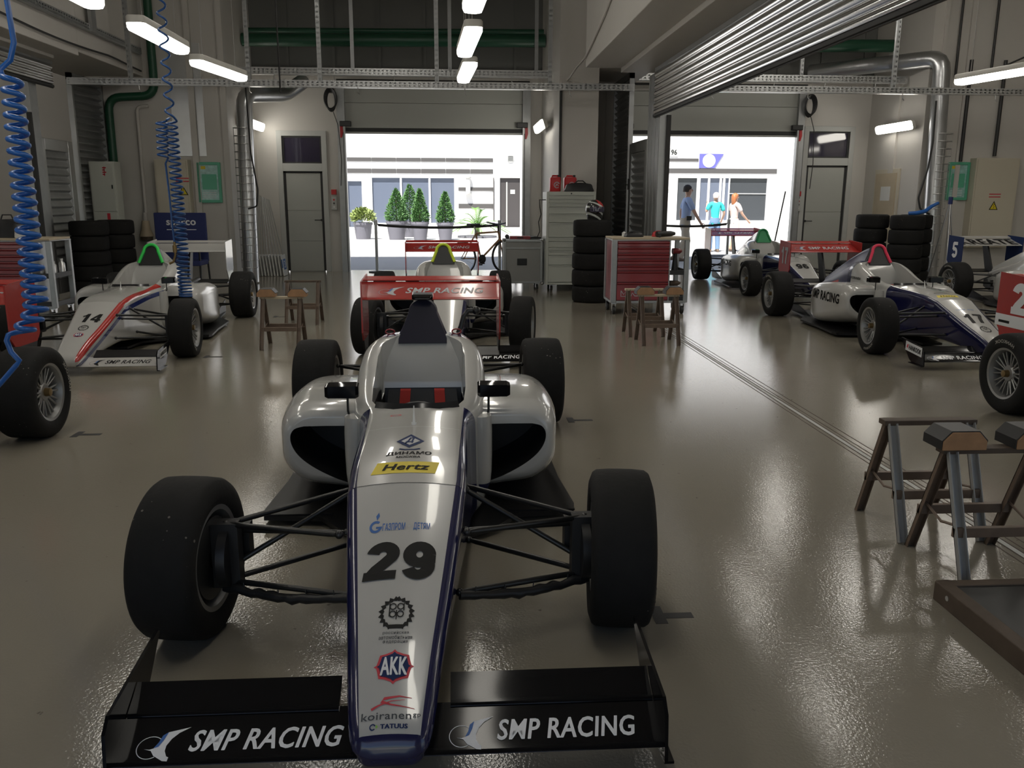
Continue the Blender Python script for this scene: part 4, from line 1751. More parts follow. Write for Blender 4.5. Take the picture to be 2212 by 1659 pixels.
def make_car(label, loc, rz, body='navy', cover='cover', hoop='hoop_navy', tape=None, rw='red_paint', fw='black_gloss', fwtext='text_white',
             rwtext='text_grey', steer=0.0, strap='strap_red', loom=False, rw_foot='black', ep=None, screen=True, fwep=None, fwflap=None):
    root = thing('racing_car', label, 'racing car', loc, rz, 'single-seater racing cars in the garage')
    bm_ = LIV[body] if body in LIV else M[body]
    cm_ = LIV[cover] if cover in LIV else M[cover]
    part(root, 'nose_cone', ME_NOSE, bm_)
    part(root, 'chassis', ME_TUB, [bm_, 'black'])
    part(root, 'engine_cover', ME_COVER, cm_)
    h = part(root, 'roll_hoop', ME_HOOP, hoop)
    if tape:
        part(root, 'hoop_tape', ME_HOOPTAPE, tape, h)
    for me in (ME_POD_L, ME_POD_R):
        part(root, 'side_pod', me, ['white_paint', 'black'])
    part(root, 'floor_tray', ME_FLOOR, 'carbon')
    f = part(root, 'front_wing', ME_FW_MAIN, fw)
    for me in (ME_FW_FLAP, flipped(ME_FW_FLAP)):
        part(root, 'wing_flap', me, fwflap or fw, f)
    for me in (ME_FW_EP, flipped(ME_FW_EP)):
        part(root, 'wing_endplate', me, fwep or fw, f)
    r = part(root, 'rear_wing', ME_RW_MAIN, rw)
    part(root, 'wing_flap', ME_RW_FLAP, rw, r)
    for me in (ME_RW_EP, flipped(ME_RW_EP)):
        part(root, 'wing_endplate', me, ep or rw, r)
    for me in (ME_RW_FOOT, flipped(ME_RW_FOOT)):
        part(root, 'endplate_foot', me, rw_foot, r)
    part(root, 'beam_wing', ME_RW_BEAM, 'carbon', r)
    part(root, 'gearbox', ME_GEAR, 'rim_dark')
    s = part(root, 'seat', ME_SEAT, 'black')
    for me in (ME_STRAP, flipped(ME_STRAP)):
        part(root, 'shoulder_strap', me, strap, s)
    part(root, 'steering_wheel', ME_STEER, 'black')
    if screen:
        part(root, 'wind_deflector', ME_SCREEN, 'screen_dark')
    part(root, 'antenna', ME_ANT, 'white_plastic')
    for fl in (0, 1):
        q = (lambda m: flipped(m)) if fl else (lambda m: m)
        mo = part(root, 'mirror', q(ME_MIRROR), 'black_gloss')
        part(root, 'mirror_stem', q(ME_MSTEM), 'arm_black', mo)
        part(root, 'turning_vane', q(ME_VANE), LIV['vane'] if body.startswith('navy') else 'white_paint')
        for nm, me in SUSP_F + SUSP_R:
            part(root, nm, q(me), 'arm_black')
        if loom:
            part(root, 'brake_hose', q(ME_LOOM), 'black')
        part(root, 'upright', q(ME_UPR), 'black')
        for (tm, rm, sw, R, tx, y, st) in ((ME_TYF, ME_RIMF, ME_SWF, RF, TF, 0, steer), (ME_TYR, ME_RIMR, ME_SWR, RRr, TR, WB, 0)):
            sgn = -1 if fl else 1
            T = mv(sgn * tx, y, R) @ rotz(st) @ (rotz(PI) if fl else Matrix.Identity(4)) @ rotx(0.7 + 1.3 * fl + y)
            t = part(root, 'tyre', tm, 'tyre', None, T)
            part(root, 'rim', rm, ['rim_silver', 'rim_dark', 'brass'], t)
            part(root, 'sidewall_lettering', sw, 'tyre_text', t)
    # wing lettering
    if fwtext:
        for xa, xb in ((0.145, 0.645), (-0.655, -0.130)):
            d = D2()
            smp_logo(d, xa, -0.805, xb, -0.735, fwtext)
            d.build('wing_lettering', from_top(BVH_FW), f, grid=0.03, lift=0.0008)
    if rwtext:
        d = D2()
        smp_logo(d, -0.37, 3.185, 0.37, 3.305, rwtext)
        d.build('wing_lettering', from_top(BVH_RW), r, grid=0.04, lift=0.001)
    return root


def laurel(d, cx, y0, y1, w_, m='text_black'):
    h = y1 - y0
    cy = y0 + h * 0.52
    for s in (-1, 1):
        for i in range(9):
            a = -0.42 * PI + i * 0.105 * PI
            px, py = cx + s * w_ * 0.42 * math.cos(a), cy + h * 0.48 * math.sin(a)
            ta = a + PI / 2
            lx, ly = s * math.cos(ta) * w_ * 0.17, math.sin(ta) * h * 0.18
            ox, oy = s * math.cos(a) * w_ * 0.13, math.sin(a) * h * 0.13
            d.poly([(px - lx * 0.2, py - ly * 0.2), (px + lx * 0.5 + ox, py + ly * 0.5 + oy), (px + lx, py + ly), (px + lx * 0.4 - ox * 0.4, py + ly * 0.4 - oy * 0.4)], m)
    d.poly([(cx - w_ * 0.2, y0 - h * 0.02), (cx + w_ * 0.2, y0 - h * 0.02), (cx + w_ * 0.34, y0 + h * 0.12), (cx - w_ * 0.34, y0 + h * 0.12)], m)
    for ux in (-1, 1):
        for uy in (0, 1):
            d.ring(cx + ux * w_ * 0.115, cy - h * 0.04 + uy * h * 0.27, w_ * 0.11, h * 0.125, w_ * 0.035, m, 1, 16)
    d.line([(cx + w_ * 0.215, cy + h * 0.36), (cx + w_ * 0.215, cy + h * 0.08)], w_ * 0.035, m, 1)
    d.line([(cx - w_ * 0.215, cy + h * 0.36), (cx - w_ * 0.215, cy - h * 0.12)], w_ * 0.035, m, 1)
    d.line([(cx, cy + h * 0.1), (cx, cy - h * 0.24)], w_ * 0.035, m, 1)


def shield(d, cx, y0, y1, w_):
    def outline(k):
        p = []
        cyy, hh = (y0 + y1) / 2, (y1 - y0) / 2 * k
        ww = w_ / 2 * k
        for ux, uy in [(0, 1), (0.12, 0.86), (0.45, 0.72), (0.72, 0.66), (0.80, 0.30), (0.86, 0.08), (1, 0)]:
            p.append((ux, uy))
        q = p + [(ux, -uy) for ux, uy in reversed(p[:-1])]
        q += [(-ux, uy) for ux, uy in reversed(q[1:-1])]
        return [(cx + ux * ww, cyy + uy * hh) for ux, uy in q]
    d.poly(outline(1.0), 'text_red', 0)
    d.poly(outline(0.84), 'text_navy', 1)
    d.text('AKK', cx - w_ * 0.33, y0 + (y1 - y0) * 0.24, cx + w_ * 0.33, y0 + (y1 - y0) * 0.76, 'text_white', 0.035, 0, 2)


def arc(cx, cy, rx, ry, a0, a1, n=14):
    return [(cx + rx * math.cos(math.radians(a0 + (a1 - a0) * i / n)), cy + ry * math.sin(math.radians(a0 + (a1 - a0) * i / n))) for i in range(n + 1)]


# heavy figures as strokes in a box 0.66 wide and 1 high: (points, thickness)
FIG = {
    '1': [([(0.42, 0.0), (0.42, 1.0)], 0.25), ([(0.10, 0.70), (0.26, 0.76), (0.40, 0.91)], 0.18)],
    '2': [(arc(0.33, 0.68, 0.21, 0.21, 172, -30) + [(0.40, 0.44), (0.24, 0.27), (0.14, 0.11)], 0.27), ([(0.0, 0.115), (0.66, 0.115)], 0.23)],
    '9': [(arc(0.33, 0.66, 0.205, 0.225, 0, 360, 24), 0.27), (arc(0.33, 0.36, 0.21, 0.25, 22, -158, 16), 0.26), ([(0.535, 0.66), (0.54, 0.44)], 0.26)],
    '6': [(arc(0.33, 0.34, 0.205, 0.225, 0, 360, 24), 0.27), (arc(0.33, 0.64, 0.21, 0.25, 202, 22, 16), 0.26), ([(0.125, 0.34), (0.12, 0.56)], 0.26)],
    '7': [([(0.0, 0.90), (0.66, 0.90)], 0.20), ([(0.54, 0.88), (0.36, 0.50), (0.26, 0.0)], 0.25)],
    '4': [([(0.46, 0.0), (0.46, 1.0)], 0.22), ([(0.0, 0.29), (0.66, 0.29)], 0.17), ([(0.07, 0.32), (0.42, 0.93)], 0.17)],
    '5': [([(0.14, 0.90), (0.62, 0.90)], 0.20), ([(0.17, 0.95), (0.13, 0.50)], 0.19), (arc(0.31, 0.33, 0.22, 0.23, 140, -155, 18), 0.22)],
    '3': [(arc(0.31, 0.72, 0.19, 0.18, 160, -80, 16), 0.20), (arc(0.31, 0.29, 0.21, 0.19, 85, -160, 16), 0.21)]}


def figures(d, body, x0, y0, x1, y1, m, shear=0.1, layer=1):
    n = len(body)
    cw = (x1 - x0) / (n - 0.12 * n + 0.0)
    step = (x1 - x0 - cw * 0.82) / max(1, n - 1) if n > 1 else 0
    k = cw * 0.82 / 0.66
    h = y1 - y0
    for i, ch in enumerate(body):
        for j, (pts, t) in enumerate(FIG[ch]):
            # thickness in the unit box, then mapped
            tmp = D2()
            tmp.line(pts, t, m)
            vs, fs, _, _ = tmp.items[0]
            d.items.append(([(x0 + i * step + (u * k + shear * v * h * 0.6), y0 + v * h) for u, v in vs], fs, d.slot(m), layer + j * 0.3))
    return d


def big_number(root, body, x0, y0, x1, y1, m='text_black', shear=0.12, bold=0.075):
    d = D2()
    figures(d, body, x0, y0, x1, y1, m, shear)
    return d.build('race_number', from_top(BVH_BODY), root, grid=0.03)


# ---- car 29, right in front of the camera
c29 = make_car('white and navy single-seater numbered 29 with black front wing, nose nearest the camera', (-0.186, 2.764, 0), 0.0025, steer=-0.119, loom=True)
top = from_top(BVH_BODY)
big_number(c29, '29', -0.112, -0.412, 0.098, -0.268)
def deco(root, fn, *calls):
    d = D2()
    for c in calls:
        c(d)
    return d.build('sponsor_lettering', fn, root, grid=0.03)


deco(c29, top, lambda d: (d.poly([(-0.056, 0.345), (-0.004, 0.275), (0.050, 0.345), (-0.004, 0.425)], 'text_navy'), d.poly([(-0.038, 0.345), (-0.004, 0.300), (0.034, 0.345), (-0.004, 0.395)], 'text_grey', 1),
                          d.text('Д', -0.022, 0.318, 0.014, 0.380, 'text_navy', 0.05, 0.3, 2), d.line([(-0.040, 0.268), (-0.020, 0.258), (0.015, 0.258), (0.036, 0.268)], 0.010, 'text_navy')))
deco(c29, top, lambda d: (d.text('ДИНАМО', -0.085, 0.205, 0.080, 0.240, 'text_black', 0.04, 0.05), d.text('МОСКВА', -0.048, 0.182, 0.040, 0.198, 'text_black', 0.03, 0.15)))
deco(c29, top, lambda d: (d.poly([(-0.128, 0.068), (0.096, 0.068), (0.110, 0.150), (-0.110, 0.150)], 'yellow'), d.text('Hertz', -0.090, 0.088, 0.078, 0.132, 'text_black', 0.03, 0.25, 1)))
deco(c29, top, lambda d: (d.ring(-0.088, -0.196, 0.020, 0.026, 0.008, 'text_blue', 0, 20, 0.9, 6.2), d.poly([(-0.087, -0.204), (-0.068, -0.204), (-0.068, -0.196), (-0.087, -0.196)], 'text_blue'),
                          d.poly([(-0.086, -0.168), (-0.078, -0.150), (-0.082, -0.134), (-0.090, -0.150)], 'text_blue'), d.text('ГАЗПРОМ', -0.066, -0.216, 0.006, -0.184, 'text_blue', 0.03),
                          d.text('-', 0.014, -0.202, 0.022, -0.198, 'text_grey', 0.02), d.text('ДЕТЯМ', 0.032, -0.218, 0.085, -0.184, 'text_blue', 0.03)))
deco(c29, top, lambda d: (laurel(d, -0.002, -0.590, -0.490, 0.094), d.text('российская', -0.036, -0.612, 0.036, -0.600, 'text_dark', 0.01), d.text('автомобильная', -0.046, -0.627, 0.046, -0.614, 'text_dark', 0.01),
                          d.text('федерация', -0.034, -0.642, 0.034, -0.629, 'text_dark', 0.01)))
deco(c29, top, lambda d: shield(d, 0.001, -0.758, -0.660, 0.108))
deco(c29, top, lambda d: (d.line([(0.052, -0.792), (0.02, -0.788), (-0.018, -0.793), (-0.026, -0.800), (0.0, -0.808), (0.060, -0.817)], [0.001, 0.004, 0.007, 0.008, 0.004, 0.001], 'text_red'),
                          d.line([(-0.050, -0.818), (-0.034, -0.810), (0.0, -0.800), (0.034, -0.797)], [0.006, 0.004, 0.002, 0.001], 'text_red', 1),
                          d.text('koiranen', -0.074, -0.842, 0.052, -0.824, 'text_dark', 0.0), d.text('gp', 0.056, -0.838, 0.076, -0.828, 'text_dark', 0.01)))
deco(c29, top, lambda d: (d.ring(-0.044, -0.857, 0.008, 0.007, 0.003, 'text_navy', 0, 14, 0.4, 5.6), d.poly([(-0.036, -0.861), (-0.030, -0.857), (-0.036, -0.852)], 'text_green'), d.text('TATUUS', -0.025, -0.862, 0.044, -0.852, 'text_navy', 0.05)))
deco(c29, top, lambda d: d.ring(-0.082, 0.70, 0.024, 0.012, 0.006, 'text_red', 0, 16))
for yy, ww, mm in ((0.0, 0.21, 'text_black'), (0.529, 0.185, 'text_grey')):
    d = D2()
    d.strip([(-ww, yy - 0.001), (ww, yy - 0.001)], [(-ww, yy + 0.001), (ww, yy + 0.001)], mm, 0, False)
    d.build('panel_seam', top, c29, grid=0.02)

hp = [c for c in c29.children if c.name.startswith('roll_hoop')][0]
g = G()
g.rings([[(x, y, z) for x, z in ((-w_, 0.962), (w_, 0.962), (w_, 0.962 + h), (-w_, 0.962 + h))] for y, w_, h in ((1.60, 0.040, 0.014), (1.63, 0.054, 0.026), (1.72, 0.054, 0.028), (1.76, 0.035, 0.022))], T=rotz(0.0))
g.build('camera_pod', 'black_gloss', hp, bevel=0.004)
g = G()
g.tube([(0.125, 1.80, 0.72), (0.175, 1.83, 0.735), (0.20, 1.84, 0.79), (0.215, 1.85, 0.845), (0.24, 1.85, 0.875), (0.275, 1.85, 0.875)], 0.014, 8)
g.ball((0.283, 1.85, 0.875), 0.024, 10)
g.build('support_arm', 'arm_black', hp, smooth=50)
for sx in (-1, 1):
    pts = [(sx * 0.175 + 0.024 * math.cos(a), 1.69, 0.772 + 0.013 + 0.013 * math.sin(a)) for a in [2 * PI * i / 14 for i in range(15)]]
    G().tube(pts, 0.004, 6).build('tow_loop', 'red_drawer', hp, smooth=50)

# ---- the car behind it
cB = make_car('white and navy single-seater with yellow-green hoop, parked directly behind car 29', (-0.127, 8.125, 0), 0.029, body='navy_plain', steer=-0.22, tape='tape_yellow', hoop='black', cover='white_paint')

# ---- car 14 on the left
c14 = make_car('white single-seater numbered 14 with red and blue nose stripe and green hoop', (-3.315, 8.03, 0), 0.0446, body='stripe', cover='white_paint', tape='tape_green',
               hoop='black', rw='white_paint', fw='white_paint', fwep='black_gloss', fwflap='carbon', rw_foot='white_paint', fwtext='text_black', rwtext=None, steer=0.03, strap='strap_red')
big_number(c14, '14', -0.085, -0.36, 0.095, -0.22)
deco(c14, top, lambda d: laurel(d, 0.0, -0.50, -0.42, 0.085))
deco(c14, top, lambda d: shield(d, 0.0, -0.62, -0.54, 0.09))
d = D2()
d.text('HANKOOK', -0.18, -0.02, 0.18, 0.05, 'text_black', 0.05, 0.1, 1)
d.poly([(-0.21, -0.04), (0.20, -0.04), (0.20, 0.07), (-0.21, 0.07)], 'text_white')
d.build('endplate_sticker', plane_fn((0.7172, -0.66, 0.150), (0, 0.5, 0.04), (0, 0, 0.5)), [x for x in c14.children if x.name.startswith('front_wing')][0])

# ---- car 17 on the right
c17 = make_car('navy and white single-seater numbered 17 with pink-red hoop and red rear wing', (4.81, 7.92, 0), -0.011, tape='tape_pink', hoop='black', steer=-0.05, rw_foot='white_plastic')
big_number(c17, '17', -0.095, -0.43, 0.090, -0.27)
deco(c17, top, lambda d: laurel(d, 0.0, -0.60, -0.50, 0.090))
deco(c17, top, lambda d: d.text('ГАЗПРОМ - ДЕТЯМ', -0.085, -0.20, 0.085, -0.18, 'text_blue', 0.02))
deco(c17, top, lambda d: (d.poly([(-0.12, 0.08), (0.09, 0.08), (0.105, 0.15), (-0.105, 0.15)], 'yellow'), d.text('Hertz', -0.085, 0.095, 0.075, 0.135, 'text_black', 0.02, 0.25, 1)))
deco(c17, top, lambda d: d.text('ДИНАМО', -0.085, 0.22, 0.080, 0.25, 'text_black', 0.05, 0.1))
d = D2()
d.text('SMP RACING', -1.86, 0.345, -1.12, 0.455, 'text_black', 0.05, 0.0)
d.build('sponsor_lettering', from_side(BVH_POD, -1), c17, grid=0.03)
d = D2()
d.text('KOIRANEN', -1.60, 0.585, -1.36, 0.615, 'text_black', 0.04, 0.0)
d.build('sponsor_lettering', from_side(BVH_BODY, -1), c17, grid=0.03)
d = D2()
d.poly([(-0.22, -0.05), (0.22, -0.05), (0.22, 0.09), (-0.22, 0.09)], 'text_white')
d.text('HANKOOK', -0.13, -0.02, 0.20, 0.055, 'text_black', 0.05, 0.1, 1)
d.poly([(-0.19, 0.0), (-0.16, -0.01), (-0.14, 0.05), (-0.17, 0.05)], 'text_red', 1)
d.build('endplate_sticker', plane_fn((-0.7172, -0.66, 0.150), (0, -0.65, -0.05), (0, 0, 0.6)), [x for x in c17.children if x.name.startswith('front_wing')][0])
d = D2()
figures(d, '17', -0.12, -0.11, 0.12, 0.11, 'text_grey', 0)
rw17 = [x for x in c17.children if x.name.startswith('rear_wing')][0]
d.build('race_number', plane_fn((-0.482, 3.27, 0.74), (0, -1, 0), (0, 0, 1)), rw17)

# ---- car 96 behind it
c96 = make_car('navy and white single-seater numbered 96 with dark green hoop, beyond the red tool trolley', (5.25, 12.88, 0), 0.0, tape='tape_dark_green', hoop='tape_dark_green', steer=0.0, rwtext='text_white', rw_foot='white_plastic', cover='white_paint', body='navy_plain')
big_number(c96, '96', -0.095, -0.22, 0.095, -0.07)
d = D2()
d.text('SMP RACING', -2.02, 0.365, -1.25, 0.455, 'text_black', 0.05, 0.0)
d.build('sponsor_lettering', from_side(BVH_POD, -1), c96, grid=0.03)

# ---- half-seen cars at the picture's edges
cL = make_car('single-seater cropped by the left edge, red rear wing, rear tyre beside car 29', (-3.40, 2.56, 0), 0.0, body='white_paint', cover='white_paint', hoop='black')
cR = make_car('single-seater cropped by the right edge with a white figure 2 on its red endplate', (4.66, 2.84, 0), 0.0, body='white_paint', cover='white_paint', hoop='black', rw_foot='red_paint')
rwR = [x for x in cR.children if x.name.startswith('rear_wing')][0]
d = D2()
figures(d, '2', -0.02, -0.11, 0.17, 0.12, 'text_white', 0)
d.poly([(-0.195, -0.215), (0.195, -0.215), (0.195, -0.125), (-0.195, -0.125)], 'text_white')
d.line([(-0.15, -0.18), (-0.02, -0.18)], 0.02, 'text_black', 1)
d.build('race_number', plane_fn((-0.482, 3.275, 0.745), (0, -1, 0), (0, 0, 1)), rwR)
cF = make_car('white single-seater with a black and white rear wing, number 5 on its endplate', (8.15, 9.50, 0), 0.0, body='white_paint', cover='white_paint', rw='white_paint', ep='text_navy', rw_foot='white_plastic', rwtext=None, fwtext='text_white', hoop='black')
rwF = [x for x in cF.children if x.name.startswith('rear_wing')][0]
d = D2()
d.text('KREATE', -0.45, 3.12, 0.44, 3.37, 'text_black', 0.05, 0)
d.build('wing_lettering', from_top(BVH_RW), rwF, grid=0.04)
d = D2()
figures(d, '5', -0.07, -0.12, 0.09, 0.12, 'text_white', 0)
d.build('race_number', plane_fn((-0.482, 3.275, 0.72), (0, -1, 0), (0, 0, 1)), rwF)
# ------------------------------------------------------------------ workshop things
def caster(parent, x, y, h=0.145, r=0.052, m='rubber_dark'):
    c = G().cyl((x - 0.018, y, r), r, 0.036, 18, 'x').build('caster', m, parent, bevel=0.006)
    g = G()
    g.box((x - 0.03, y - 0.03, h - 0.012), (x + 0.03, y + 0.03, h))
    for s in (-1, 1):
        g.prism([(y - 0.03, h - 0.01), (y + 0.03, h - 0.01), (y + 0.014, r - 0.01), (y - 0.014, r - 0.01)], x + s * 0.024 - 0.002, x + s * 0.024 + 0.002, 'x')
    g.cyl((x - 0.026, y, r), 0.008, 0.052, 8, 'x')
    g.build('caster_fork', 'steel', c)
    return c


def tool_trolley(label, x, y, rz=0.0):
    t = thing('tool_trolley', label, 'tool trolley', (x, y, 0), rz, 'red drawer trolleys with a side shelf')
    W_, D_, z0, z1 = 1.01, 0.56, 0.150, 0.950
    g = G()
    g.box((0, 0, z0), (0.07, 0.05, z1)).box((W_ - 0.06, 0, z0), (W_, 0.05, z1)).box((0, D_ - 0.05, z0), (0.07, D_, z1)).box((W_ - 0.06, D_ - 0.05, z0), (W_, D_, z1))
    g.box((0.07, 0, z0), (W_ - 0.06, 0.04, z0 + 0.025)).box((0.07, D_ - 0.04, z0), (W_ - 0.06, D_, z0 + 0.025)).box((0.0, 0.05, z0), (0.03, D_ - 0.05, z0 + 0.025))
    g.box((0.745, 0.005, z0 + 0.02), (0.765, D_ - 0.01, z1))
    g.box((0, 0, z1), (W_, D_, z1 + 0.012))
    g.build('trolley_frame', 'galv', t, bevel=0.004)
    G().box((0.005, 0.0, z1 + 0.012), (W_ - 0.005, D_, z1 + 0.036)).build('worktop', 'wood_light', t, bevel=0.004)
    G().box((0.02, 0.03, z0 + 0.02), (0.745, D_ - 0.02, z1 - 0.005)).build('trolley_body', 'red_drawer', t)
    zz = [z1 - 0.012, z1 - 0.082, z1 - 0.160, z1 - 0.236, z1 - 0.312, z1 - 0.388, z1 - 0.535, z0 + 0.03]
    for a, b in zip(zz[:-1], zz[1:]):
        g = G()
        g.prism([(0.0, a - 0.020), (-0.022, a - 0.006), (-0.024, a - 0.014), (-0.004, a - 0.032), (-0.004, b + 0.008), (0.03, b + 0.008), (0.03, a - 0.020)], 0.075, 0.742, 'x')
        dr = g.build('drawer', 'red_drawer', t)
        G().box((0.078, -0.026, a - 0.016), (0.739, -0.021, a - 0.005)).build('drawer_pull', 'red_drawer', dr)
    # pale maker's mark on the bottom drawer, a square outline and worn strokes
    d = D2()
    d.line([(0.13, 0.31), (0.13, 0.235), (0.20, 0.235), (0.20, 0.31), (0.165, 0.26), (0.13, 0.31)], 0.010, 'text_grey')
    d.line([(0.20, 0.235), (0.26, 0.235), (0.28, 0.28), (0.31, 0.24), (0.36, 0.24), (0.38, 0.28), (0.42, 0.24), (0.50, 0.24), (0.54, 0.275), (0.58, 0.24), (0.62, 0.24)], 0.012, 'text_grey')
    d.build('drawer_mark', plane_fn((0, -0.0045, 0), (1, 0, 0), (0, 0, 1)), dr)
    for z in (z0 + 0.02, z0 + 0.36):
        g = G().box((0.765, 0.02, z), (W_ - 0.005, D_ - 0.02, z + 0.012)).box((0.765, 0.01, z), (W_ - 0.005, 0.02, z + 0.06)).box((W_ - 0.012, 0.02, z), (W_ - 0.002, D_ - 0.02, z + 0.06))
        g.build('side_shelf', 'rim_dark', t)
    for cx in (0.05, W_ - 0.06):
        for cy in (0.05, D_ - 0.06):
            caster(t, cx, cy)
    return t


def bottle(name, label, cat, loc, r, h, m, capm='black', group=None, neck=0.4):
    t = thing(name, label, cat, loc, 0, group)
    G().lathe([(0, 0.0), (0, r), (h * 0.72, r), (h * 0.84, r * neck), (h * 0.9, r * neck), (h * 0.9, 0)], 16).build('bottle_body', m, t, smooth=50)
    G().lathe([(h * 0.9, 0), (h * 0.9, r * neck * 1.15), (h, r * neck * 1.1), (h, 0)], 12).build('cap', capm, t)
    return t


ZT = 0.986
tr = tool_trolley('red drawer tool trolley in front of the pale drawer cabinet', 1.965, 10.85)
G_ = 'small things lying on the middle trolley'
bottle('spray_can', 'small white can upright at the back of the middle trolley', 'can', (2.17, 11.15, ZT), 0.028, 0.075, 'white_plastic', 'black', G_)
t = thing('tool_pouch', 'black flat tool pouch lying on the left half of the middle trolley', 'pouch', (2.28, 11.05, ZT))
G().rings([rbox_ring(y, 0.11 * k, 0.12 * k, 0.05 * k, 0.0, 0.02, 0.01, 0.01) for y, k in ((-0.06, 0.7), (-0.04, 1), (0.05, 1), (0.08, 0.7))], T=rotz(0.2)).build('pouch_body', 'black', t, smooth=50)
G().tube([(-0.08, 0.0, 0.05), (0, 0.0, 0.075), (0.08, 0.0, 0.05)], 0.006, 6).build('strap', 'rubber_dark', t)
tag(G().rings([rbox_ring(y, 0.07 * k, 0.08 * k, 0.07 * k, 0.0, 0.03, 0.01, 0.01) for y, k in ((-0.06, 0.6), (-0.03, 1), (0.04, 0.9), (0.07, 0.5))], T=mv(2.62, 11.16, ZT)).build('cleaning_rag', 'red_plastic', smooth=60), 'crumpled red rag on the right half of the middle trolley', 'rag')
t = thing('impact_wrench', 'black power wrench lying on the right half of the middle trolley', 'power tool', (2.66, 10.99, ZT), 0.25)
G().tube([(-0.10, 0, 0.04), (0.10, 0, 0.045), (0.16, 0, 0.045)], [0.038, 0.036, 0.02], 12).build('wrench_body', 'black', t, smooth=50)
G().tube([(-0.06, 0, 0.03), (-0.09, -0.06, 0.02)], 0.022, 8).build('grip', 'rubber_dark', t)
t = thing('hand_drill', 'dark cordless drill standing on the lower shelf of the middle trolley', 'power tool', (2.84, 11.05, 0.185), 0.2)
G().tube([(-0.02, 0, 0.0), (-0.02, 0, 0.14), (-0.02, 0, 0.18)], [0.03, 0.022, 0.025], 10).build('grip', 'rim_dark', t)
G().tube([(-0.07, 0, 0.20), (0.05, 0, 0.20), (0.09, 0, 0.20)], [0.036, 0.034, 0.012], 12).build('drill_body', 'leg_brown', t, smooth=50)
t = thing('hand_drill', 'reddish brown cordless drill standing on the upper shelf of the middle trolley', 'power tool', (2.85, 11.02, 0.525), 0.1)
G().tube([(-0.02, 0, 0.0), (-0.02, 0, 0.20), (-0.02, 0, 0.26)], [0.05, 0.026, 0.028], 10).build('grip', 'rim_dark', t)
G().tube([(-0.06, 0, 0.28), (0.04, 0, 0.28), (0.07, 0, 0.28)], [0.040, 0.036, 0.012], 12).build('drill_body', 'red_drawer', t, smooth=50)

trl = tool_trolley('red drawer tool trolley at the left edge behind the blue coil hose', -6.0 + 0.13, 10.52)
for i, (dx, dy, h) in enumerate(((0.83, 0.12, 0.15), (0.90, 0.22, 0.19), (0.86, 0.36, 0.17), (0.94, 0.40, 0.20))):
    lab = ['front one of the silver cans on the side shelf of the left trolley', 'second silver can on the side shelf of the left trolley', 'third silver can on the side shelf of the left trolley', 'rearmost silver can on the side shelf of the left trolley'][i]
    bottle('spray_can', lab, 'can', (-5.87 + dx, 10.52 + dy, 0.5235), 0.038, h, 'steel', 'white_plastic', 'silver cans on the left trolley')
tag(G().rings([rbox_ring(y, 0.07 * k, 0.08 * k, 0.13 * k, 0.0, 0.04, 0.01, 0.01) for y, k in ((-0.02, 0.8), (0.0, 1), (0.08, 0.9), (0.12, 0.7))], T=mv(-5.20, 10.46, 0.99) @ mv(0, 0.1, 0)).build('cleaning_rag', 'white_plastic', smooth=60), 'white rag heaped on top of the left trolley by the coil hose', 'rag')
t = thing('tool_bag', 'black soft tool bag standing on the left trolley', 'bag', (-5.46, 10.80, ZT))
G().rings([rbox_ring(y, 0.15 * k, 0.17 * k, 0.20 * k, 0.0, 0.06, 0.03, 0.02) for y, k in ((-0.12, 0.75), (-0.09, 1), (0.09, 1), (0.12, 0.75))]).build('bag_body', 'black', t, smooth=50)
G().tube([(-0.08, 0, 0.2), (-0.05, 0, 0.27), (0.05, 0, 0.27), (0.08, 0, 0.2)], 0.009, 6).build('handle', 'rubber_dark', t)
tag(G().rings([rbox_ring(y, 0.12 * k, 0.13 * k, 0.06 * k, 0.0, 0.02, 0.01, 0.01) for y, k in ((-0.06, 0.7), (-0.03, 1), (0.04, 1), (0.07, 0.6))], T=mv(-5.76, 10.60, ZT)).build('cleaning_rag', 'red_plastic', smooth=60), 'folded red rag on the left end of the left trolley', 'rag')

# tall pale drawer cabinet by the middle pier
t = thing('drawer_cabinet', 'tall pale drawer cabinet in front of the middle pier', 'cabinet', (1.40, 13.62, 0))
W_, D_ = 0.78, 0.66
g = G()
g.box((0, 0.02, 0.11), (W_, D_, 1.575))
g.box((0.0, 0.0, 0.11), (0.035, 0.02, 1.575)).box((W_ - 0.035, 0.0, 0.11), (W_, 0.02, 1.575)).box((0.035, 0.0, 0.11), (W_ - 0.035, 0.02, 0.14)).box((0.035, 0, 1.52), (W_ - 0.035, 0.02, 1.575))
g.build('cabinet_body', 'cabinet_white', t, bevel=0.003)
zz = [1.515, 1.455, 1.395, 1.335, 1.225, 1.09, 0.86, 0.795, 0.70, 0.645, 0.575, 0.42, 0.145]
for a, b in zip(zz[:-1], zz[1:]):
    dr = G().box((0.037, -0.004, b + 0.008), (W_ - 0.037, 0.02, a)).build('drawer', 'cabinet_white', t, bevel=0.003)
    G().box((0.05, -0.012, a - 0.016), (W_ - 0.05, -0.004, a - 0.004)).build('drawer_pull', 'frame_grey', dr)
G().cyl((W_ / 2, -0.004, 1.548), 0.012, -0.006, 12, 'y').cyl((W_ - 0.16, -0.012, 0.83), 0.012, -0.02, 10, 'y').build('lock', 'black', t)
for cx in (0.1, W_ - 0.1):
    for cy in (0.1, D_ - 0.1):
        caster(t, cx, cy, 0.11, 0.045)
ZC_ = 1.577


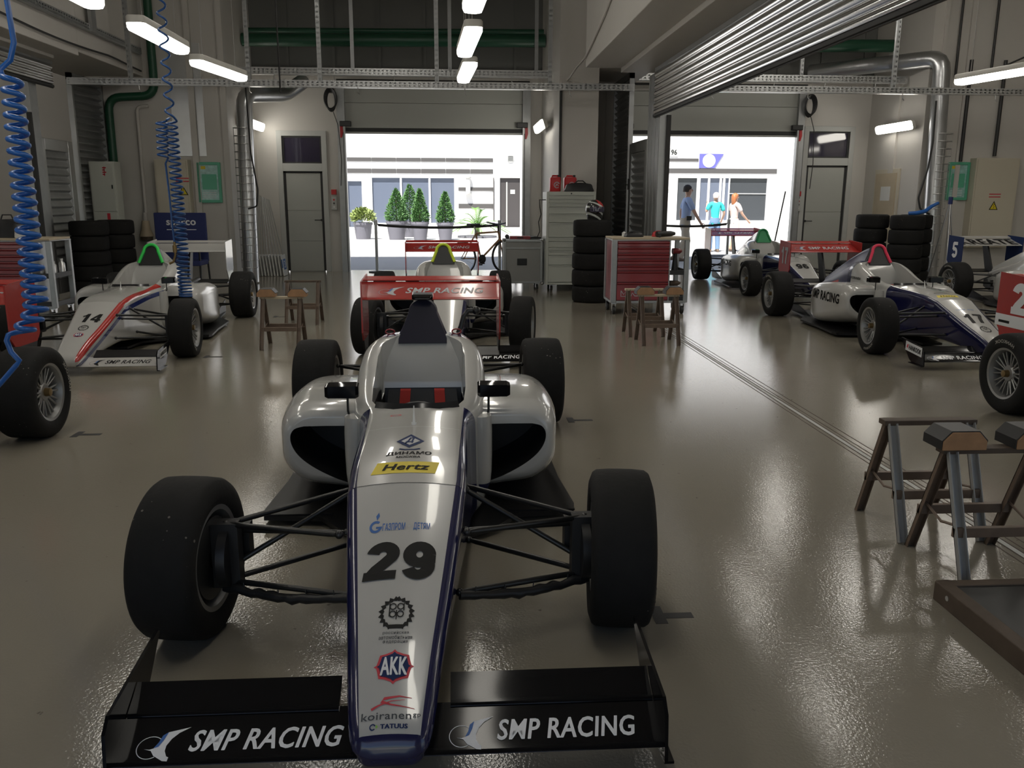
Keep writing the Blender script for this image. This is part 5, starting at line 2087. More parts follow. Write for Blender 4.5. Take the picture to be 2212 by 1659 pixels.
def jerrycan(label, x, y, w_, h):
    t = thing('fuel_canister', label, 'canister', (x, y, ZC_), 0, 'red canisters on the drawer cabinet')
    g = G()
    rr = []
    for z, k in ((0, 0.92), (0.012, 1), (h * 0.80, 1), (h * 0.90, 0.93), (h * 0.92, 0.80)):
        rr.append([(px * k, py * k, z) for px, py in ((-w_ / 2, -0.08), (-w_ / 2 + 0.02, -0.10), (w_ / 2 - 0.02, -0.10), (w_ / 2, -0.08), (w_ / 2, 0.08), (w_ / 2 - 0.02, 0.10), (-w_ / 2 + 0.02, 0.10), (-w_ / 2, 0.08))])
    g.rings(rr)
    g.build('canister_body', 'red_plastic', t, smooth=40)
    G().tube([(-w_ * 0.28, 0, h * 0.9), (-w_ * 0.24, 0, h * 1.0), (w_ * 0.18, 0, h * 1.0), (w_ * 0.26, 0, h * 0.9)], 0.014, 8).build('handle', 'red_plastic', t)
    G().cyl((w_ * 0.34, 0, h * 0.86), 0.022, 0.05, 12).build('cap', 'black', t)
    d = D2()
    d.ring(0, 0, 0.05, 0.05, 0.012, 'text_grey', 0, 18, 0.4, 5.4)
    d.line([(-0.025, -0.02), (0.02, 0.025)], 0.012, 'text_grey')
    d.line([(-0.02, 0.02), (0.03, -0.015)], 0.010, 'text_grey')
    d.build('canister_mark', plane_fn((0.02, -0.1001, h * 0.42), (1, 0, 0), (0, 0, 1)), t)
    return t


jerrycan('red canister with a pale swirl mark at the left end of the drawer cabinet top', 1.56, 13.92, 0.17, 0.25)
jerrycan('second red canister on the drawer cabinet, partly behind the black bag', 1.81, 14.00, 0.20, 0.25)
t = thing('tool_bag', 'low black bag lying on the right of the drawer cabinet top', 'bag', (1.93, 13.80, ZC_))
G().rings([rbox_ring(y, 0.21 * k, 0.235 * k, 0.125 * k, 0.0, 0.05, 0.02, 0.015) for y, k in ((-0.10, 0.8), (-0.08, 1), (0.05, 1), (0.08, 0.8))]).build('bag_body', 'black', t, smooth=50)
G().tube([(-0.07, -0.02, 0.13), (-0.02, -0.02, 0.17), (0.06, -0.02, 0.17), (0.12, -0.02, 0.12)], 0.011, 6).build('handle', 'rubber_dark', t)
tag(G().tube([(1.402, 13.8, 1.45), (1.30, 13.8, 1.45), (1.31, 13.82, 1.33), (1.33, 13.82, 1.22), (1.29, 13.8, 1.10), (1.31, 13.8, 0.95), (1.27, 13.8, 0.86)], 0.009, 6).build('air_line', 'rubber_dark', smooth=True), 'black wavy line hanging beside the pale drawer cabinet', 'cable')

# grey flight case
t = thing('flight_case', 'grey flight case on casters beside the pale drawer cabinet', 'flight case', (0.735, 13.9, 0))
W_, D_ = 0.635, 0.55
G().box((0.012, 0.012, 0.115), (W_ - 0.012, D_ - 0.012, 0.80)).build('case_body', 'case_grey', t, bevel=0.004)
g = G()
for x in (0, W_ - 0.035):
    for y in (0, D_ - 0.035):
        g.box((x, y, 0.105), (x + 0.035, y + 0.035, 0.812))
for z in (0.105, 0.782):
    for y in (0, D_ - 0.03):
        g.box((0, y, z), (W_, y + 0.03, z + 0.03))
    for x in (0, W_ - 0.03):
        g.box((x, 0, z), (x + 0.03, D_, z + 0.03))
g.box((0.0, 0.002, 0.665), (W_, 0.014, 0.690))
g.build('edge_rails', 'galv', t, bevel=0.003)
G().box((0.22, 0.004, 0.40), (0.38, 0.016, 0.51)).build('recessed_handle', 'black', t, bevel=0.01)
g = G()
for x in (0, W_):
    for z in (0.105, 0.812):
        g.ball((x, 0.0, z), 0.028, 10)
g.build('corner_balls', 'steel', t, smooth=True)
for cx in (0.08, W_ - 0.08):
    for cy in (0.08, D_ - 0.08):
        caster(t, cx, cy, 0.105, 0.042)
t = thing('tool_box', 'flat dull red tool case lying on the grey flight case', 'tool case', (0.84, 14.02, 0.815))
G().box((0, 0, 0), (0.34, 0.22, 0.05)).build('case_shell', 'red_drawer', t, bevel=0.008)
G().box((0.12, -0.012, 0.02), (0.22, 0.0, 0.035)).build('handle', 'black', t)
tag(G().rings([rbox_ring(y, 0.10 * k, 0.11 * k, 0.03 * k, 0.0, 0.01, 0.01, 0.01) for y, k in ((-0.06, 0.8), (-0.03, 1), (0.05, 1), (0.07, 0.7))], T=mv(1.275, 14.30, 0.815)).build('work_glove', 'black', smooth=60), 'dark work gloves lying at the right end of the flight case', 'glove')
tag(G().ball((0.795, 14.05, 0.86), 0.035, 12).ball((0.81, 14.0, 0.845), 0.022, 10).build('cable_reel', 'rim_dark', smooth=True), 'small dark reel at the left end of the flight case top', 'reel')

# tyre stacks
ME_ST = tyre_mesh(0.28, 0.232, 0.172)
ME_STR = rim_mesh(0.232, 0.172, 0.05)


def stack(x, y, n, where, h=0.235):
    words = ['bottom', 'second', 'third', 'fourth', 'fifth', 'sixth']
    for i in range(n):
        lab = f'black racing tyre, {words[i] if i < n - 1 else "top"} of the stack {where}'
        o = bpy.data.objects.new('racing_slick', ME_ST)
        COL.objects.link(o)
        if not ME_ST.materials:
            ME_ST.materials.append(M['tyre'])
        o.matrix_world = mv(x + random.uniform(-.012, .012), y + random.uniform(-.012, .012), h * (i + 0.5) + 0.0005) @ roty(-PI / 2) @ rotx(random.uniform(0, 6)) @ Matrix.Diagonal((h / 0.2335, 1, 1, 1))
        tag(o, lab, 'tyre', f'tyres stacked {where}')
        r = link('rim', ME_STR, ['rim_silver', 'rim_dark', 'brass'], o)
    return n * h


hs = stack(1.935, 12.30, 5, 'left of the middle trolley')
stack(-5.62, 13.46, 5, 'beside the left louvred gate', 0.223)
stack(-5.46, 14.04, 5, 'left of the beige cone cover', 0.223)
stack(7.66, 14.25, 5, 'behind the headrest of car 17', 0.243)
stack(8.06, 14.72, 5, 'by the right silver duct', 0.243)
stack(7.36, 14.92, 5, 'by the right hinged door', 0.243)

# crash helmet on the middle stack
t = thing('crash_helmet', 'black and red crash helmet resting on the tyre stack left of the middle trolley', 'helmet', (1.95, 12.26, hs + 0.003), 0.4)
g = G()
g.ball((0, 0, 0.145), 0.135, 28, None, (0.94, 1.12, 1.0))
g.rings([[(0.11 * math.cos(a) * k, 0.13 * math.sin(a) * k + dy, z) for a in [2 * PI * i / 20 for i in range(20)]] for z, k, dy in ((0.0, 0.86, 0), (0.05, 0.98, 0), (0.12, 1.05, 0))])
hm = NT('helmet_paint', 0.25, 0.5)
q1 = hm.gt(hm.op('SINE', hm.lin(hm.x, 28, 0.5)), 0.1)
q2 = hm.gt(hm.z, 0.15)
q3 = hm.gt(hm.op('SINE', hm.op('ADD', hm.lin(hm.z, 70, 0), hm.lin(hm.x, 40, 0))), 0.55)
g.build('helmet_shell', hm.mix((0.02, 0.02, 0.02), [((0.55, 0.03, 0.03), hm.mul(q1, q2)), ((0.5, 0.52, 0.5), q3)]), t, smooth=60)
G().rings([[(0.128 * math.sin(a) * k, -0.155 * math.cos(a) * k + 0.0, z) for a in [-1.2 + 2.4 * i / 12 for i in range(13)]] + [(0.118 * math.sin(a) * k, -0.142 * math.cos(a) * k, z) for a in [1.2 - 2.4 * i / 12 for i in range(13)]] for z, k in ((0.11, 1.0), (0.15, 1.02), (0.185, 0.98))]).build('visor', 'pane_dark', t, smooth=60)

# cabinets and boards on the piers
t = thing('meter_cabinet', 'pale grey cabinet with red labels between the tyre stacks and the left ribbed panel', 'cabinet', (-5.94, 14.46, 0))
G().box((0, 0, 0.02), (0.40, 0.26, 2.03)).build('cabinet_body', 'cabinet_white', t, bevel=0.004)
dd = G().box((0.02, -0.015, 1.24), (0.38, 0.0, 2.0)).build('cabinet_door', 'cabinet_white', t, bevel=0.003)
G().box((0.34, -0.028, 1.60), (0.358, -0.015, 1.66)).build('door_latch', 'black', dd)
G().box((0.02, -0.015, 0.1), (0.38, 0.0, 1.22)).build('cabinet_door', 'cabinet_white', t, bevel=0.003)
g = D2()
g.line([(0.245, 1.95), (0.245, 1.80)], 0.012, 'text_red')
for i in range(4):
    g.line([(0.215, 1.93 - i * 0.035), (0.275 - 0.02 * (i % 2), 1.93 - i * 0.035)], 0.02, 'text_red')
g.build('warning_label', plane_fn((0, -0.0155, 0), (1, 0, 0), (0, 0, 1)), dd)
D2().poly([(0.225, 1.10), (0.275, 1.10), (0.275, 1.21), (0.225, 1.21)], 'text_red').build('red_label', plane_fn((0, -0.0155, 0), (1, 0, 0), (0, 0, 1)), t)


def elec_cabinet(label, x, z0, z1, w_, warn):
    t = thing('electrical_cabinet', label, 'electrical cabinet', (x, YF, 0))
    G().box((0, -0.20, z0), (w_, -0.001, z1)).build('cabinet_body', 'cabinet_cream', t, bevel=0.005)
    dd = G().box((0.025, -0.215, z0 + 0.025), (w_ - 0.025, -0.20, z1 - 0.025)).build('cabinet_door', 'cabinet_cream', t, bevel=0.003)
    d = D2()
    cx = w_ / 2 if warn else w_ * 0.82
    cz = (z0 + z1) / 2
    for i in range(2):
        d.line([(cx - 0.11, cz + 0.16 - i * 0.05), (cx + 0.11, cz + 0.16 - i * 0.05)], 0.018, 'text_red')
    d.build('notice_label', plane_fn((0, -0.2155, 0), (1, 0, 0), (0, 0, 1)), dd)
    d = D2()
    d.poly([(cx - 0.085, cz - 0.12), (cx + 0.085, cz - 0.12), (cx, cz + 0.04)], 'text_black')
    d.poly([(cx - 0.062, cz - 0.107), (cx + 0.062, cz - 0.107), (cx, cz + 0.012)], 'yellow', 1)
    d.line([(cx + 0.012, cz - 0.01), (cx - 0.01, cz - 0.05), (cx + 0.012, cz - 0.055), (cx - 0.004, cz - 0.095)], 0.008, 'text_black', 2)
    d.build('warning_label', plane_fn((0, -0.2155, 0), (1, 0, 0), (0, 0, 1)), dd)
    return t


elec_cabinet('cream electrical cabinet on the left pier behind the thin blue hose', -5.16, 1.15, 2.10, 0.56, False)
elec_cabinet('cream electrical cabinet with yellow warning triangle on the right pier', 9.34, 0.62, 2.21, 0.82, True)


def notice_board(label, x, z0, z1, w_):
    t = thing('notice_board', label, 'notice board', (x, YF, 0), 0, 'green framed notices on the piers')
    g = G()
    b = 0.045
    g.box((0, -0.05, z0), (b, -0.001, z1)).box((w_ - b, -0.05, z0), (w_, -0.001, z1)).box((b, -0.05, z0), (w_ - b, -0.001, z0 + b)).box((b, -0.05, z1 - b), (w_ - b, -0.001, z1))
    g.build('board_frame', 'sign_green', t, bevel=0.004)
    f = G().box((b, -0.03, z0 + b), (w_ - b, -0.002, z1 - b)).build('board_sheet', 'sign_face', t)
    d = D2()
    d.poly([(b + 0.02, z1 - b - 0.07), (b + 0.10, z1 - b - 0.07), (b + 0.10, z1 - b - 0.02), (b + 0.02, z1 - b - 0.02)], 'yellow')
    d.poly([(b + 0.03, z0 + 0.22), (w_ - b - 0.03, z0 + 0.22), (w_ - b - 0.03, z1 - 0.20), (b + 0.03, z1 - 0.20)], 'sign_green')
    for i in range(4):
        d.line([(b + 0.03, z0 + 0.08 + i * 0.03), (w_ - b - 0.05, z0 + 0.08 + i * 0.03)], 0.008, 'text_white', 1)
    d.build('plan_print', plane_fn((0, -0.0305, 0), (1, 0, 0), (0, 0, 1)), f)
    return t


notice_board('green framed evacuation notice on the left pier right of the cream cabinet', -4.50, 1.38, 2.06, 0.40)
notice_board('green framed notice on the right pier left of the cream cabinet', 8.93, 1.47, 2.14, 0.40)
tag(G().box((-4.86, YF - 0.012, 2.16), (-4.32, YF - 0.001, 4.0)).build('steel_plate', 'galv_bright', bevel=0.003), 'tall bare sheet metal plate on the left pier above the cream cabinet', 'metal plate')
t = thing('conduit_end_cap', 'beige cone shaped cover hanging at the end of the left pier conduit', 'cable cover', (-5.42, 15.30, 0.80))
G().lathe([(0, 0.0), (0, 0.115), (0.03, 0.115), (0.12, 0.075), (0.27, 0.06), (0.27, 0.0)], 20).build('cover_cone', 'wood_light', t, smooth=40)
G().cyl((0, 0, 0.27), 0.03, 0.14, 10).build('cover_neck', 'wall_paint', t)
G().cyl((0, 0, -0.06), 0.10, 0.06, 16).build('cover_rim', 'wood_dark', t)

# blue padded bench seat behind car 14
t = thing('paddock_chair', 'navy blue fabric paddock chair with white lettering behind car 14', 'chair', (-4.60, 14.55, 0))
G().box((-0.42, 0.0, 0.42), (0.42, 0.06, 1.22)).build('backrest', 'chair_blue', t, bevel=0.015)
G().box((-0.42, -0.46, 0.38), (0.42, 0.0, 0.46)).build('seat', 'chair_blue', t, bevel=0.015)
for sx in (-1, 1):
    g = G().tube([(sx * 0.40, -0.42, 0.0), (sx * 0.40, -0.40, 0.40), (sx * 0.40, -0.40, 0.62)], 0.016, 8)
    g.build('leg', 'black', t)
    G().tube([(sx * 0.40, 0.10, 0.0), (sx * 0.40, 0.035, 0.42)], 0.016, 8).build('leg', 'black', t)
    G().box((sx * 0.40 - 0.03, -0.44, 0.62), (sx * 0.40 + 0.03, 0.02, 0.65)).build('armrest', 'black', t, bevel=0.008)
d = D2()
d.text('sparco', -0.22, 0.98, 0.26, 1.10, 'text_white', 0.03)
d.line([(-0.22, 0.945), (0.26, 0.945)], 0.012, 'text_white')
d.build('backrest_lettering', plane_fn((0, -0.0005, 0), (1, 0, 0), (0, 0, 1)), [c for c in t.children if c.name.startswith('backrest')][0])

# pit boards leaning in the corner
for i in range(9):
    x = -3.80 + i * 0.058
    lab = 'outermost white pit board, with blue panel figure 3, by the hinged door' if i == 8 else ['innermost', 'second', 'third', 'fourth', 'fifth', 'sixth', 'seventh', 'eighth'][i] + ' white pit board from the wall in the bundle left of the hinged door'
    t = thing('pit_board', lab, 'pit board', (x, 16.42, 0), 0, 'pit boards leaning in the corner')
    G().box((0.0, 0, 0.005), (0.022, 0.34, 0.40), roty(-0.10)).build('board_panel', 'white_plastic', t, bevel=0.003)
    G().tube([(-0.03, 0.2, 0.38), (-0.09 - (x + 3.80) * 0.55, 0.72, 1.52 - 0.012 * i)], 0.009, 6).build('board_pole', 'galv', t)
    if i == 8:
        d = D2()
        d.poly([(0.06, 0.12), (0.28, 0.12), (0.28, 0.32), (0.06, 0.32)], 'text_blue')
        d.text('3', 0.12, 0.15, 0.22, 0.29, 'text_white', 0.05, 0, 1)
        d.build('board_number', lambda u, v: (roty(-0.10) @ Vector((0.0225, u, v)), roty(-0.10) @ Vector((1, 0, 0))), t)
        d = D2()
        d.poly([(0.002, 0.16), (0.020, 0.16), (0.020, 0.32), (0.002, 0.32)], 'text_blue')
        d.build('board_number', lambda u, v: (roty(-0.10) @ Vector((u, -0.0005, v)), Vector((0, -1, 0))), t)


# black cable coils hung by the sectional doors
def cable_coil(label, x, z):
    t = thing('cable_coil', label, 'cable', (x, YB - 0.16, z))
    g = G()
    for k in range(5):
        pts = []
        for i in range(25):
            a = 2 * PI * i / 24
            pts.append(((0.085 + 0.008 * k) * math.cos(a), -0.02 * k + 0.03, 0.19 * math.sin(a) + 0.01 * k))
        g.tube(pts, 0.016, 6)
    g.build('coil_loops', 'black', t, smooth=True)
    G().box((-0.05, 0.02, 0.16), (0.05, 0.159, 0.24)).build('wall_hook', 'rubber_dark', t)
    G().tube([(0.03, 0.0, -0.18), (0.12, 0.0, -0.45), (0.16, 0.02, -1.1), (0.13, 0.02, -1.6)], 0.008, 6).build('cable_tail', 'rubber_dark', t)


cable_coil('coil of black cable hung at the top left corner of the middle garage door', -2.44, 3.30)
cable_coil('coil of black cable hung at the top right corner of the right garage door', 7.06, 3.28)


def control_box(label, x):
    t = thing('door_control', label, 'switch box', (x, YB, 1.25))
    G().box((-0.05, -0.05, 0.28), (0.05, -0.001, 0.38)).build('warning_plate', 'red_plastic', t, bevel=0.004)
    G().box((-0.055, -0.07, -0.02), (0.055, -0.001, 0.24)).build('control_body', 'frame_grey', t, bevel=0.006)
    for k, m in enumerate(('white_plastic', 'black', 'red_plastic')):
        G().cyl((0, -0.07, 0.04 + 0.07 * k), 0.018, -0.012, 12, 'y').build('push_button', m, t)


control_box('door control with red plate between the left hinged door and the middle garage door', -2.47)
control_box('door control with red plate between the right garage door and its hinged door', 7.01)


# blue coil hoses
pts = [Vector(p) for p in ((-2.105, 4.4, 6.18), (-2.105, 4.4, 2.40), (-2.10, 4.4, 2.31), (-2.094, 4.4, 2.19), (-2.12, 4.4, 2.11), (-2.17, 4.4, 2.07))]
n = 23 * 16
for i in range(n + 1):
    q = i / n
    a = 2 * PI * 23 * q + PI
    rr = 0.040 + 0.010 * q
    cx = -2.125 - 0.012 * q - 0.10 * max(0, (q - 0.88) / 0.12) ** 1.6
    pts.append(Vector((cx + rr * math.cos(a), 4.4 + rr * math.sin(a), 2.04 - 1.25 * q ** 0.96)))
pts += [Vector(p) for p in ((-2.30, 4.4, 0.76), (-2.285, 4.4, 0.70), (-2.25, 4.4, 0.655), (-2.27, 4.4, 0.63), (-2.36, 4.4, 0.535), (-2.50, 4.38, 0.40), (-2.58, 4.34, 0.20), (-2.60, 4.28, 0.03), (-2.58, 4.1, 0.012), (-2.5, 3.8, 0.012))]
tag(G().tube(pts, 0.0135, 8).build('coil_hose', 'hose_blue', smooth=60), 'thick bright blue coiled air hose hanging at the left edge', 'air hose')
t = thing('coil_hose', 'thin blue coiled air hose hanging in front of car 14', 'air hose', (-2.40, 7.55, 0))
pts = [Vector((-0.01, 0, 6.18)), Vector((-0.01, 0, 4.2))]
for i in range(16 * 12 + 1):
    q = i / (16 * 12)
    a = 2 * PI * 16 * q
    pts.append(Vector((-0.008 + 0.012 * q + 0.036 * math.cos(a), 0.036 * math.sin(a), 4.15 - 2.03 * q)))
for i in range(36 * 12 + 1):
    q = i / (36 * 12)
    a = 2 * PI * 36 * q
    rr = 0.044 + 0.008 * q
    pts.append(Vector((0.010 + 0.004 * q + rr * math.cos(a), rr * math.sin(a), 2.10 - 1.47 * (1 - (1 - q) ** 1.25))))
G().tube(pts, 0.0088, 6).build('coil', 'hose_deep_blue', t, smooth=60)
pts = [Vector((0.0, 0.0, 2.12))]
for i in range(6 * 12 + 1):
    q = i / (6 * 12)
    a = 2 * PI * 6 * q
    pts.append(Vector((-0.055 - 0.01 * q + 0.042 * math.cos(a), -0.05 + 0.042 * math.sin(a), 2.10 - 0.30 * q)))
pts += [Vector((-0.05, -0.05, 1.75)), Vector((-0.04, -0.05, 1.5)), Vector((-0.035, -0.05, 1.2)), Vector((-0.030, -0.05, 1.10))]
G().tube(pts, 0.0088, 6).build('branch_line', 'hose_deep_blue', t, smooth=60)
G().tube([(-0.03, -0.05, 1.10), (-0.03, -0.05, 0.99), (-0.05, -0.05, 0.93), (-0.085, -0.05, 0.915)], 0.010, 8).cyl((-0.03, -0.05, 1.01), 0.018, 0.06, 10).build('brass_valve', 'brass', t, smooth=True)


# steel trestles (car stands)
def trestle(label, x, y, rz=0.0, saddles=True, galv=True, beam='wood_dark'):
    t = thing('trestle', label, 'trestle', (x, y, 0), rz, 'folding trestles for lifting the cars on')
    W_, S_, H = 0.36, 0.205, 0.49
    for i, xx in enumerate((0.0, W_)):
        for s in (-1, 1):
            m = 'leg_galv' if (galv and s < 0) else 'leg_brown'
            p0, p1 = Vector((xx, s * S_, 0)), Vector((xx, s * 0.018, H))
            ax = (p1 - p0).normalized()
            sd = Vector((1, 0, 0))
            nn = ax.cross(sd)
            g = G()
            for (a, b, c, e) in ((-0.020, 0.020, -0.004, 0.0), (-0.020, -0.016, -0.024, 0.0), (0.016, 0.020, -0.024, 0.0)):
                ring0 = [p0 + sd * q + nn * r_ for q, r_ in ((a, c), (b, c), (b, e), (a, e))]
                ring1 = [p1 + sd * q + nn * r_ for q, r_ in ((a, c), (b, c), (b, e), (a, e))]
                for v in ring0:
                    v.z = max(v.z, 0.0)
                g.rings([ring0, ring1])
            g.build('leg', m, t)
        G().tube([(xx, -S_ * 0.52, H * 0.44), (xx, -0.01, H * 0.40), (xx, S_ * 0.55, H * 0.47)], 0.006, 6).build('hinge_link', 'leg_brown', t)
    for s in (-1, 1):
        z = H * 0.40
        yy = s * (S_ - (S_ - 0.018) * 0.40)
        G().box((-0.02, yy - 0.012, z - 0.02), (W_ + 0.02, yy + 0.012, z + 0.02)).build('stretcher', 'leg_brown', t, bevel=0.002)
    G().box((-0.035, -0.03, H - 0.005), (W_ + 0.035, 0.03, H + 0.018)).build('top_rail', beam, t, bevel=0.003)
    if saddles:
        for xx in (0.035, W_ - 0.02):
            pr = [(xx - 0.09, H + 0.018), (xx + 0.09, H + 0.018), (xx + 0.09, H + 0.055), (xx + 0.055, H + 0.092), (xx - 0.055, H + 0.092), (xx - 0.09, H + 0.055)]
            sd = G().prism(pr, -0.055, 0.055, 'y').build('saddle_block', 'wood', t, bevel=0.003)
            pad = [(xx - 0.094, H + 0.020), (xx - 0.094, H + 0.058), (xx - 0.057, H + 0.0965), (xx + 0.057, H + 0.0965), (xx + 0.094, H + 0.058), (xx + 0.094, H + 0.05), (xx + 0.0905, H + 0.05), (xx + 0.0905, H + 0.056), (xx + 0.0555, H + 0.0925), (xx - 0.0555, H + 0.0925), (xx - 0.0905, H + 0.056), (xx - 0.0905, H + 0.020)]
            G().prism(pad, -0.050, 0.085, 'y').build('rubber_pad', 'black', sd)
    return t


trestle('bare topped trestle at the right edge, left one of the foreground pair', 1.935, 3.58, 0.0, False)
trestle('trestle with padded wooden saddles at the right edge, right one of the foreground pair', 1.955, 3.145, 0.0, True)
trestle('trestle with wooden saddles left of the rear wing of car 29', -1.95, 8.57, 0.0, True, False, 'wood_light')
trestle('bare topped trestle behind the saddled one, right of car 14', -2.04, 10.27, 0.0, False, False)
trestle('trestle with wooden saddles standing in front of the middle red trolley', 1.885, 8.65, 0.0, True, False, 'wood_light')
trestle('bare topped trestle close behind the saddled one by the middle red trolley', 1.86, 9.22, 0.0, False, False, 'wood_light')

# low wooden platform in the bottom right corner
t = thing('wheel_platform', 'low wooden platform with black rubber top in the lower right corner', 'platform', (1.78, 1.30, 0))
g = G()
g.box((0, 0, 0.0), (0.05, 1.55, 0.075)).box((0.05, 1.50, 0), (1.3, 1.55, 0.075)).box((0.05, 0, 0), (1.3, 0.05, 0.075)).box((1.25, 0.05, 0), (1.3, 1.5, 0.075))
g.build('timber_frame', 'wood_dark', t, bevel=0.004)
G().box((0.05, 0.05, 0.02), (1.25, 1.50, 0.070)).build('rubber_top', 'black', t)
G().box((0.20, 0.25, 0.070), (1.25, 1.15, 0.110)).build('weigh_plate', 'black', t, bevel=0.006)
G().cyl((-0.002, 1.46, 0.045), 0.010, 0.003, 10, 'x').build('bolt', 'steel', t)

# floor tape crosses marking where the wheels stand
k = 0


def tape(label, x, y, a, rz=0.0):
    t = G()
    t.box((-0.012, -0.055, 0.0003), (0.032, 0.075, 0.0012)).box((0.032, -0.018, 0.0003), (a, 0.022, 0.0012))
    tag(t.build('floor_tape', 'rubber_dark', T=mv(x, y, 0) @ rotz(rz)), label, 'floor tape', 'black tape marks on the floor')


tape('black tape mark on the floor beside the right front tyre of car 29', 0.700, 2.77, 0.135)
tape('black tape mark on the floor beside the right rear tyre of car 29', 0.74, 5.53, 0.16)
tape('black tape mark on the floor beside the rear tyre of the cropped left car', -2.44, 5.33, 0.16)
tape('black tape mark on the floor beside the right front tyre of car 14', -2.40, 8.02, 0.16)
tape('black tape mark on the floor beside the right rear tyre of car 14', -2.33, 10.78, 0.16)
tape('black tape mark beside the front tyre of the car behind car 29', 0.78, 8.1, 0.14)

# belt barriers
def barrier(label, x0, x1, y, group='belt barriers in the doorways'):
    t = thing('belt_barrier', label, 'barrier', (x0, y, 0), 0, group)
    for xx in (0.0, x1 - x0):
        p = G().cyl((xx, 0, 0.02), 0.03, 0.98, 16).cyl((xx, 0, 0.94), 0.04, 0.10, 16).build('post', 'galv_bright', t, smooth=40)
        G().cyl((xx, 0, 0), 0.17, 0.02, 24).build('post_foot', 'rubber_dark', p)
    L = x1 - x0
    A, B = [], []
    for i in range(21):
        u = i / 20
        zz = 0.965 - 0.05 * 4 * u * (1 - u)
        A.append((0.04 + (L - 0.08) * u, 0, zz))
        B.append((0.04 + (L - 0.08) * u, 0, zz - 0.05))
    g = G()
    g.rings([[(a[0], -0.002, a[2]), (a[0], 0.002, a[2]), (a[0], 0.002, b[2]), (a[0], -0.002, b[2])] for a, b in zip(A, B)])
    g.build('belt', 'black', t)
    return t


barrier('black belt barrier with steel posts across the middle doorway', -1.647, 0.83, 17.33)
barrier('black belt barrier with steel posts across the right doorway', 4.0, 5.86, 18.35)
tag(G().tube([(6.12, 16.3, 0.55), (6.30, 16.35, 1.62)], 0.014, 8).build('lever_bar', 'black', smooth=True), 'black bar leaning up beside the green hoop of car 96', 'bar')
t = thing('tripod', 'slim silver tripod stand beside the right silver duct', 'tripod', (8.32, 14.15, 0))
for a in (0.2, 2.3, 4.4):
    G().tube([(0, 0, 1.45), (0.26 * math.cos(a), 0.26 * math.sin(a), 0.0)], 0.012, 8).build('leg', 'steel', t)
G().cyl((0, 0, 1.40), 0.035, 0.12, 12).build('tripod_head', 'chair_blue', t)
tag(G().tube([(7.66, 14.25, 1.245), (7.78, 14.22, 1.25), (7.95, 14.25, 1.28), (8.08, 14.30, 1.36), (8.2, 14.3, 1.42)], [0.03, 0.035, 0.035, 0.03, 0.025], 10).build('blue_sleeve', 'hose_blue', smooth=60), 'blue fabric sleeve draped over the tyre stack by the right duct', 'hose')


# bicycle in the middle doorway
def bicycle(label, loc, rz, frame):
    t = thing('bicycle', label, 'bicycle', loc, rz)
    R = 0.33
    for xx, nm in ((-0.52, 'wheel'), (0.52, 'wheel')):
        g = G()
        g.lathe([(-0.022, R - 0.035), (-0.025, R - 0.015), (0, R), (0.025, R - 0.015), (0.022, R - 0.035)], 40, 'y', mv(xx, 0, R), closed=True)
        wh = g.build('wheel', 'rubber_dark', t, smooth=50)
        g = G()
        g.lathe([(-0.012, R - 0.045), (-0.012, R - 0.034), (0.012, R - 0.034), (0.012, R - 0.045)], 40, 'y', mv(xx, 0, R), closed=True)
        for k in range(14):
            a = 2 * PI * k / 14
            g.tube([(xx, 0, R), (xx + (R - 0.04) * math.cos(a), 0, R + (R - 0.04) * math.sin(a))], 0.0015, 4)
        g.cyl((xx, -0.04, R), 0.02, 0.08, 10, 'y')
        g.build('spokes', 'steel', wh)
    g = G()
    hd, st, bb = (0.36, 0, 0.82), (-0.20, 0, 0.80), (-0.08, 0, 0.30)
    g.tube([hd, (0.40, 0, 0.68)], 0.02, 10).tube([st, hd], 0.018, 10).tube([(0.40, 0, 0.68), bb], 0.02, 10).tube([bb, st], 0.018, 10)
    for s in (-1, 1):
        g.tube([(-0.52, s * 0.05, R), bb], 0.010, 8).tube([(-0.52, s * 0.05, R), st], 0.009, 8)
    g.build('bicycle_frame', frame, t, smooth=40)
    g = G()
    for s in (-1, 1):
        g.tube([(0.52, s * 0.05, R), (0.45, s * 0.05, 0.60), (0.40, 0, 0.68)], 0.013, 8)
    g.build('fork', frame, t, smooth=40)
    G().tube([hd, (0.35, 0, 0.95)], 0.016, 8).tube([(0.30, -0.30, 1.00), (0.35, -0.08, 0.97), (0.35, 0.08, 0.97), (0.30, 0.30, 1.00)], 0.014, 8).build('handlebar', 'black', t, smooth=40)
    G().tube([st, (-0.23, 0, 0.94)], 0.014, 8).build('seat_post', 'steel', t)
    G().rings([rbox_ring(y, w_, w_ * 0.9, 0.05, 0.0, 0.02, 0.015, 0.006) for y, w_ in ((-0.13, 0.02), (-0.08, 0.03), (0.02, 0.045), (0.10, 0.085), (0.14, 0.07))], T=mv(-0.23, 0, 0.935) @ rotz(PI / 2)).build('saddle', 'rubber_dark', t, smooth=50)
    g = G()
    g.cyl((-0.08, -0.05, 0.30), 0.09, 0.01, 20, 'y')
    for s in (-1, 1):
        g.tube([(-0.08, s * 0.07, 0.30), (-0.08 + s * 0.12, s * 0.08, 0.20)], 0.010, 6)
        g.cbox((-0.08 + s * 0.12, s * 0.12, 0.20), (0.08, 0.09, 0.02))
    g.build('crankset', 'rim_dark', t)
    return t


bicycle('bicycle with tan frame parked at the right of the middle doorway', (0.50, 16.85, 0), 0.62, 'wood')
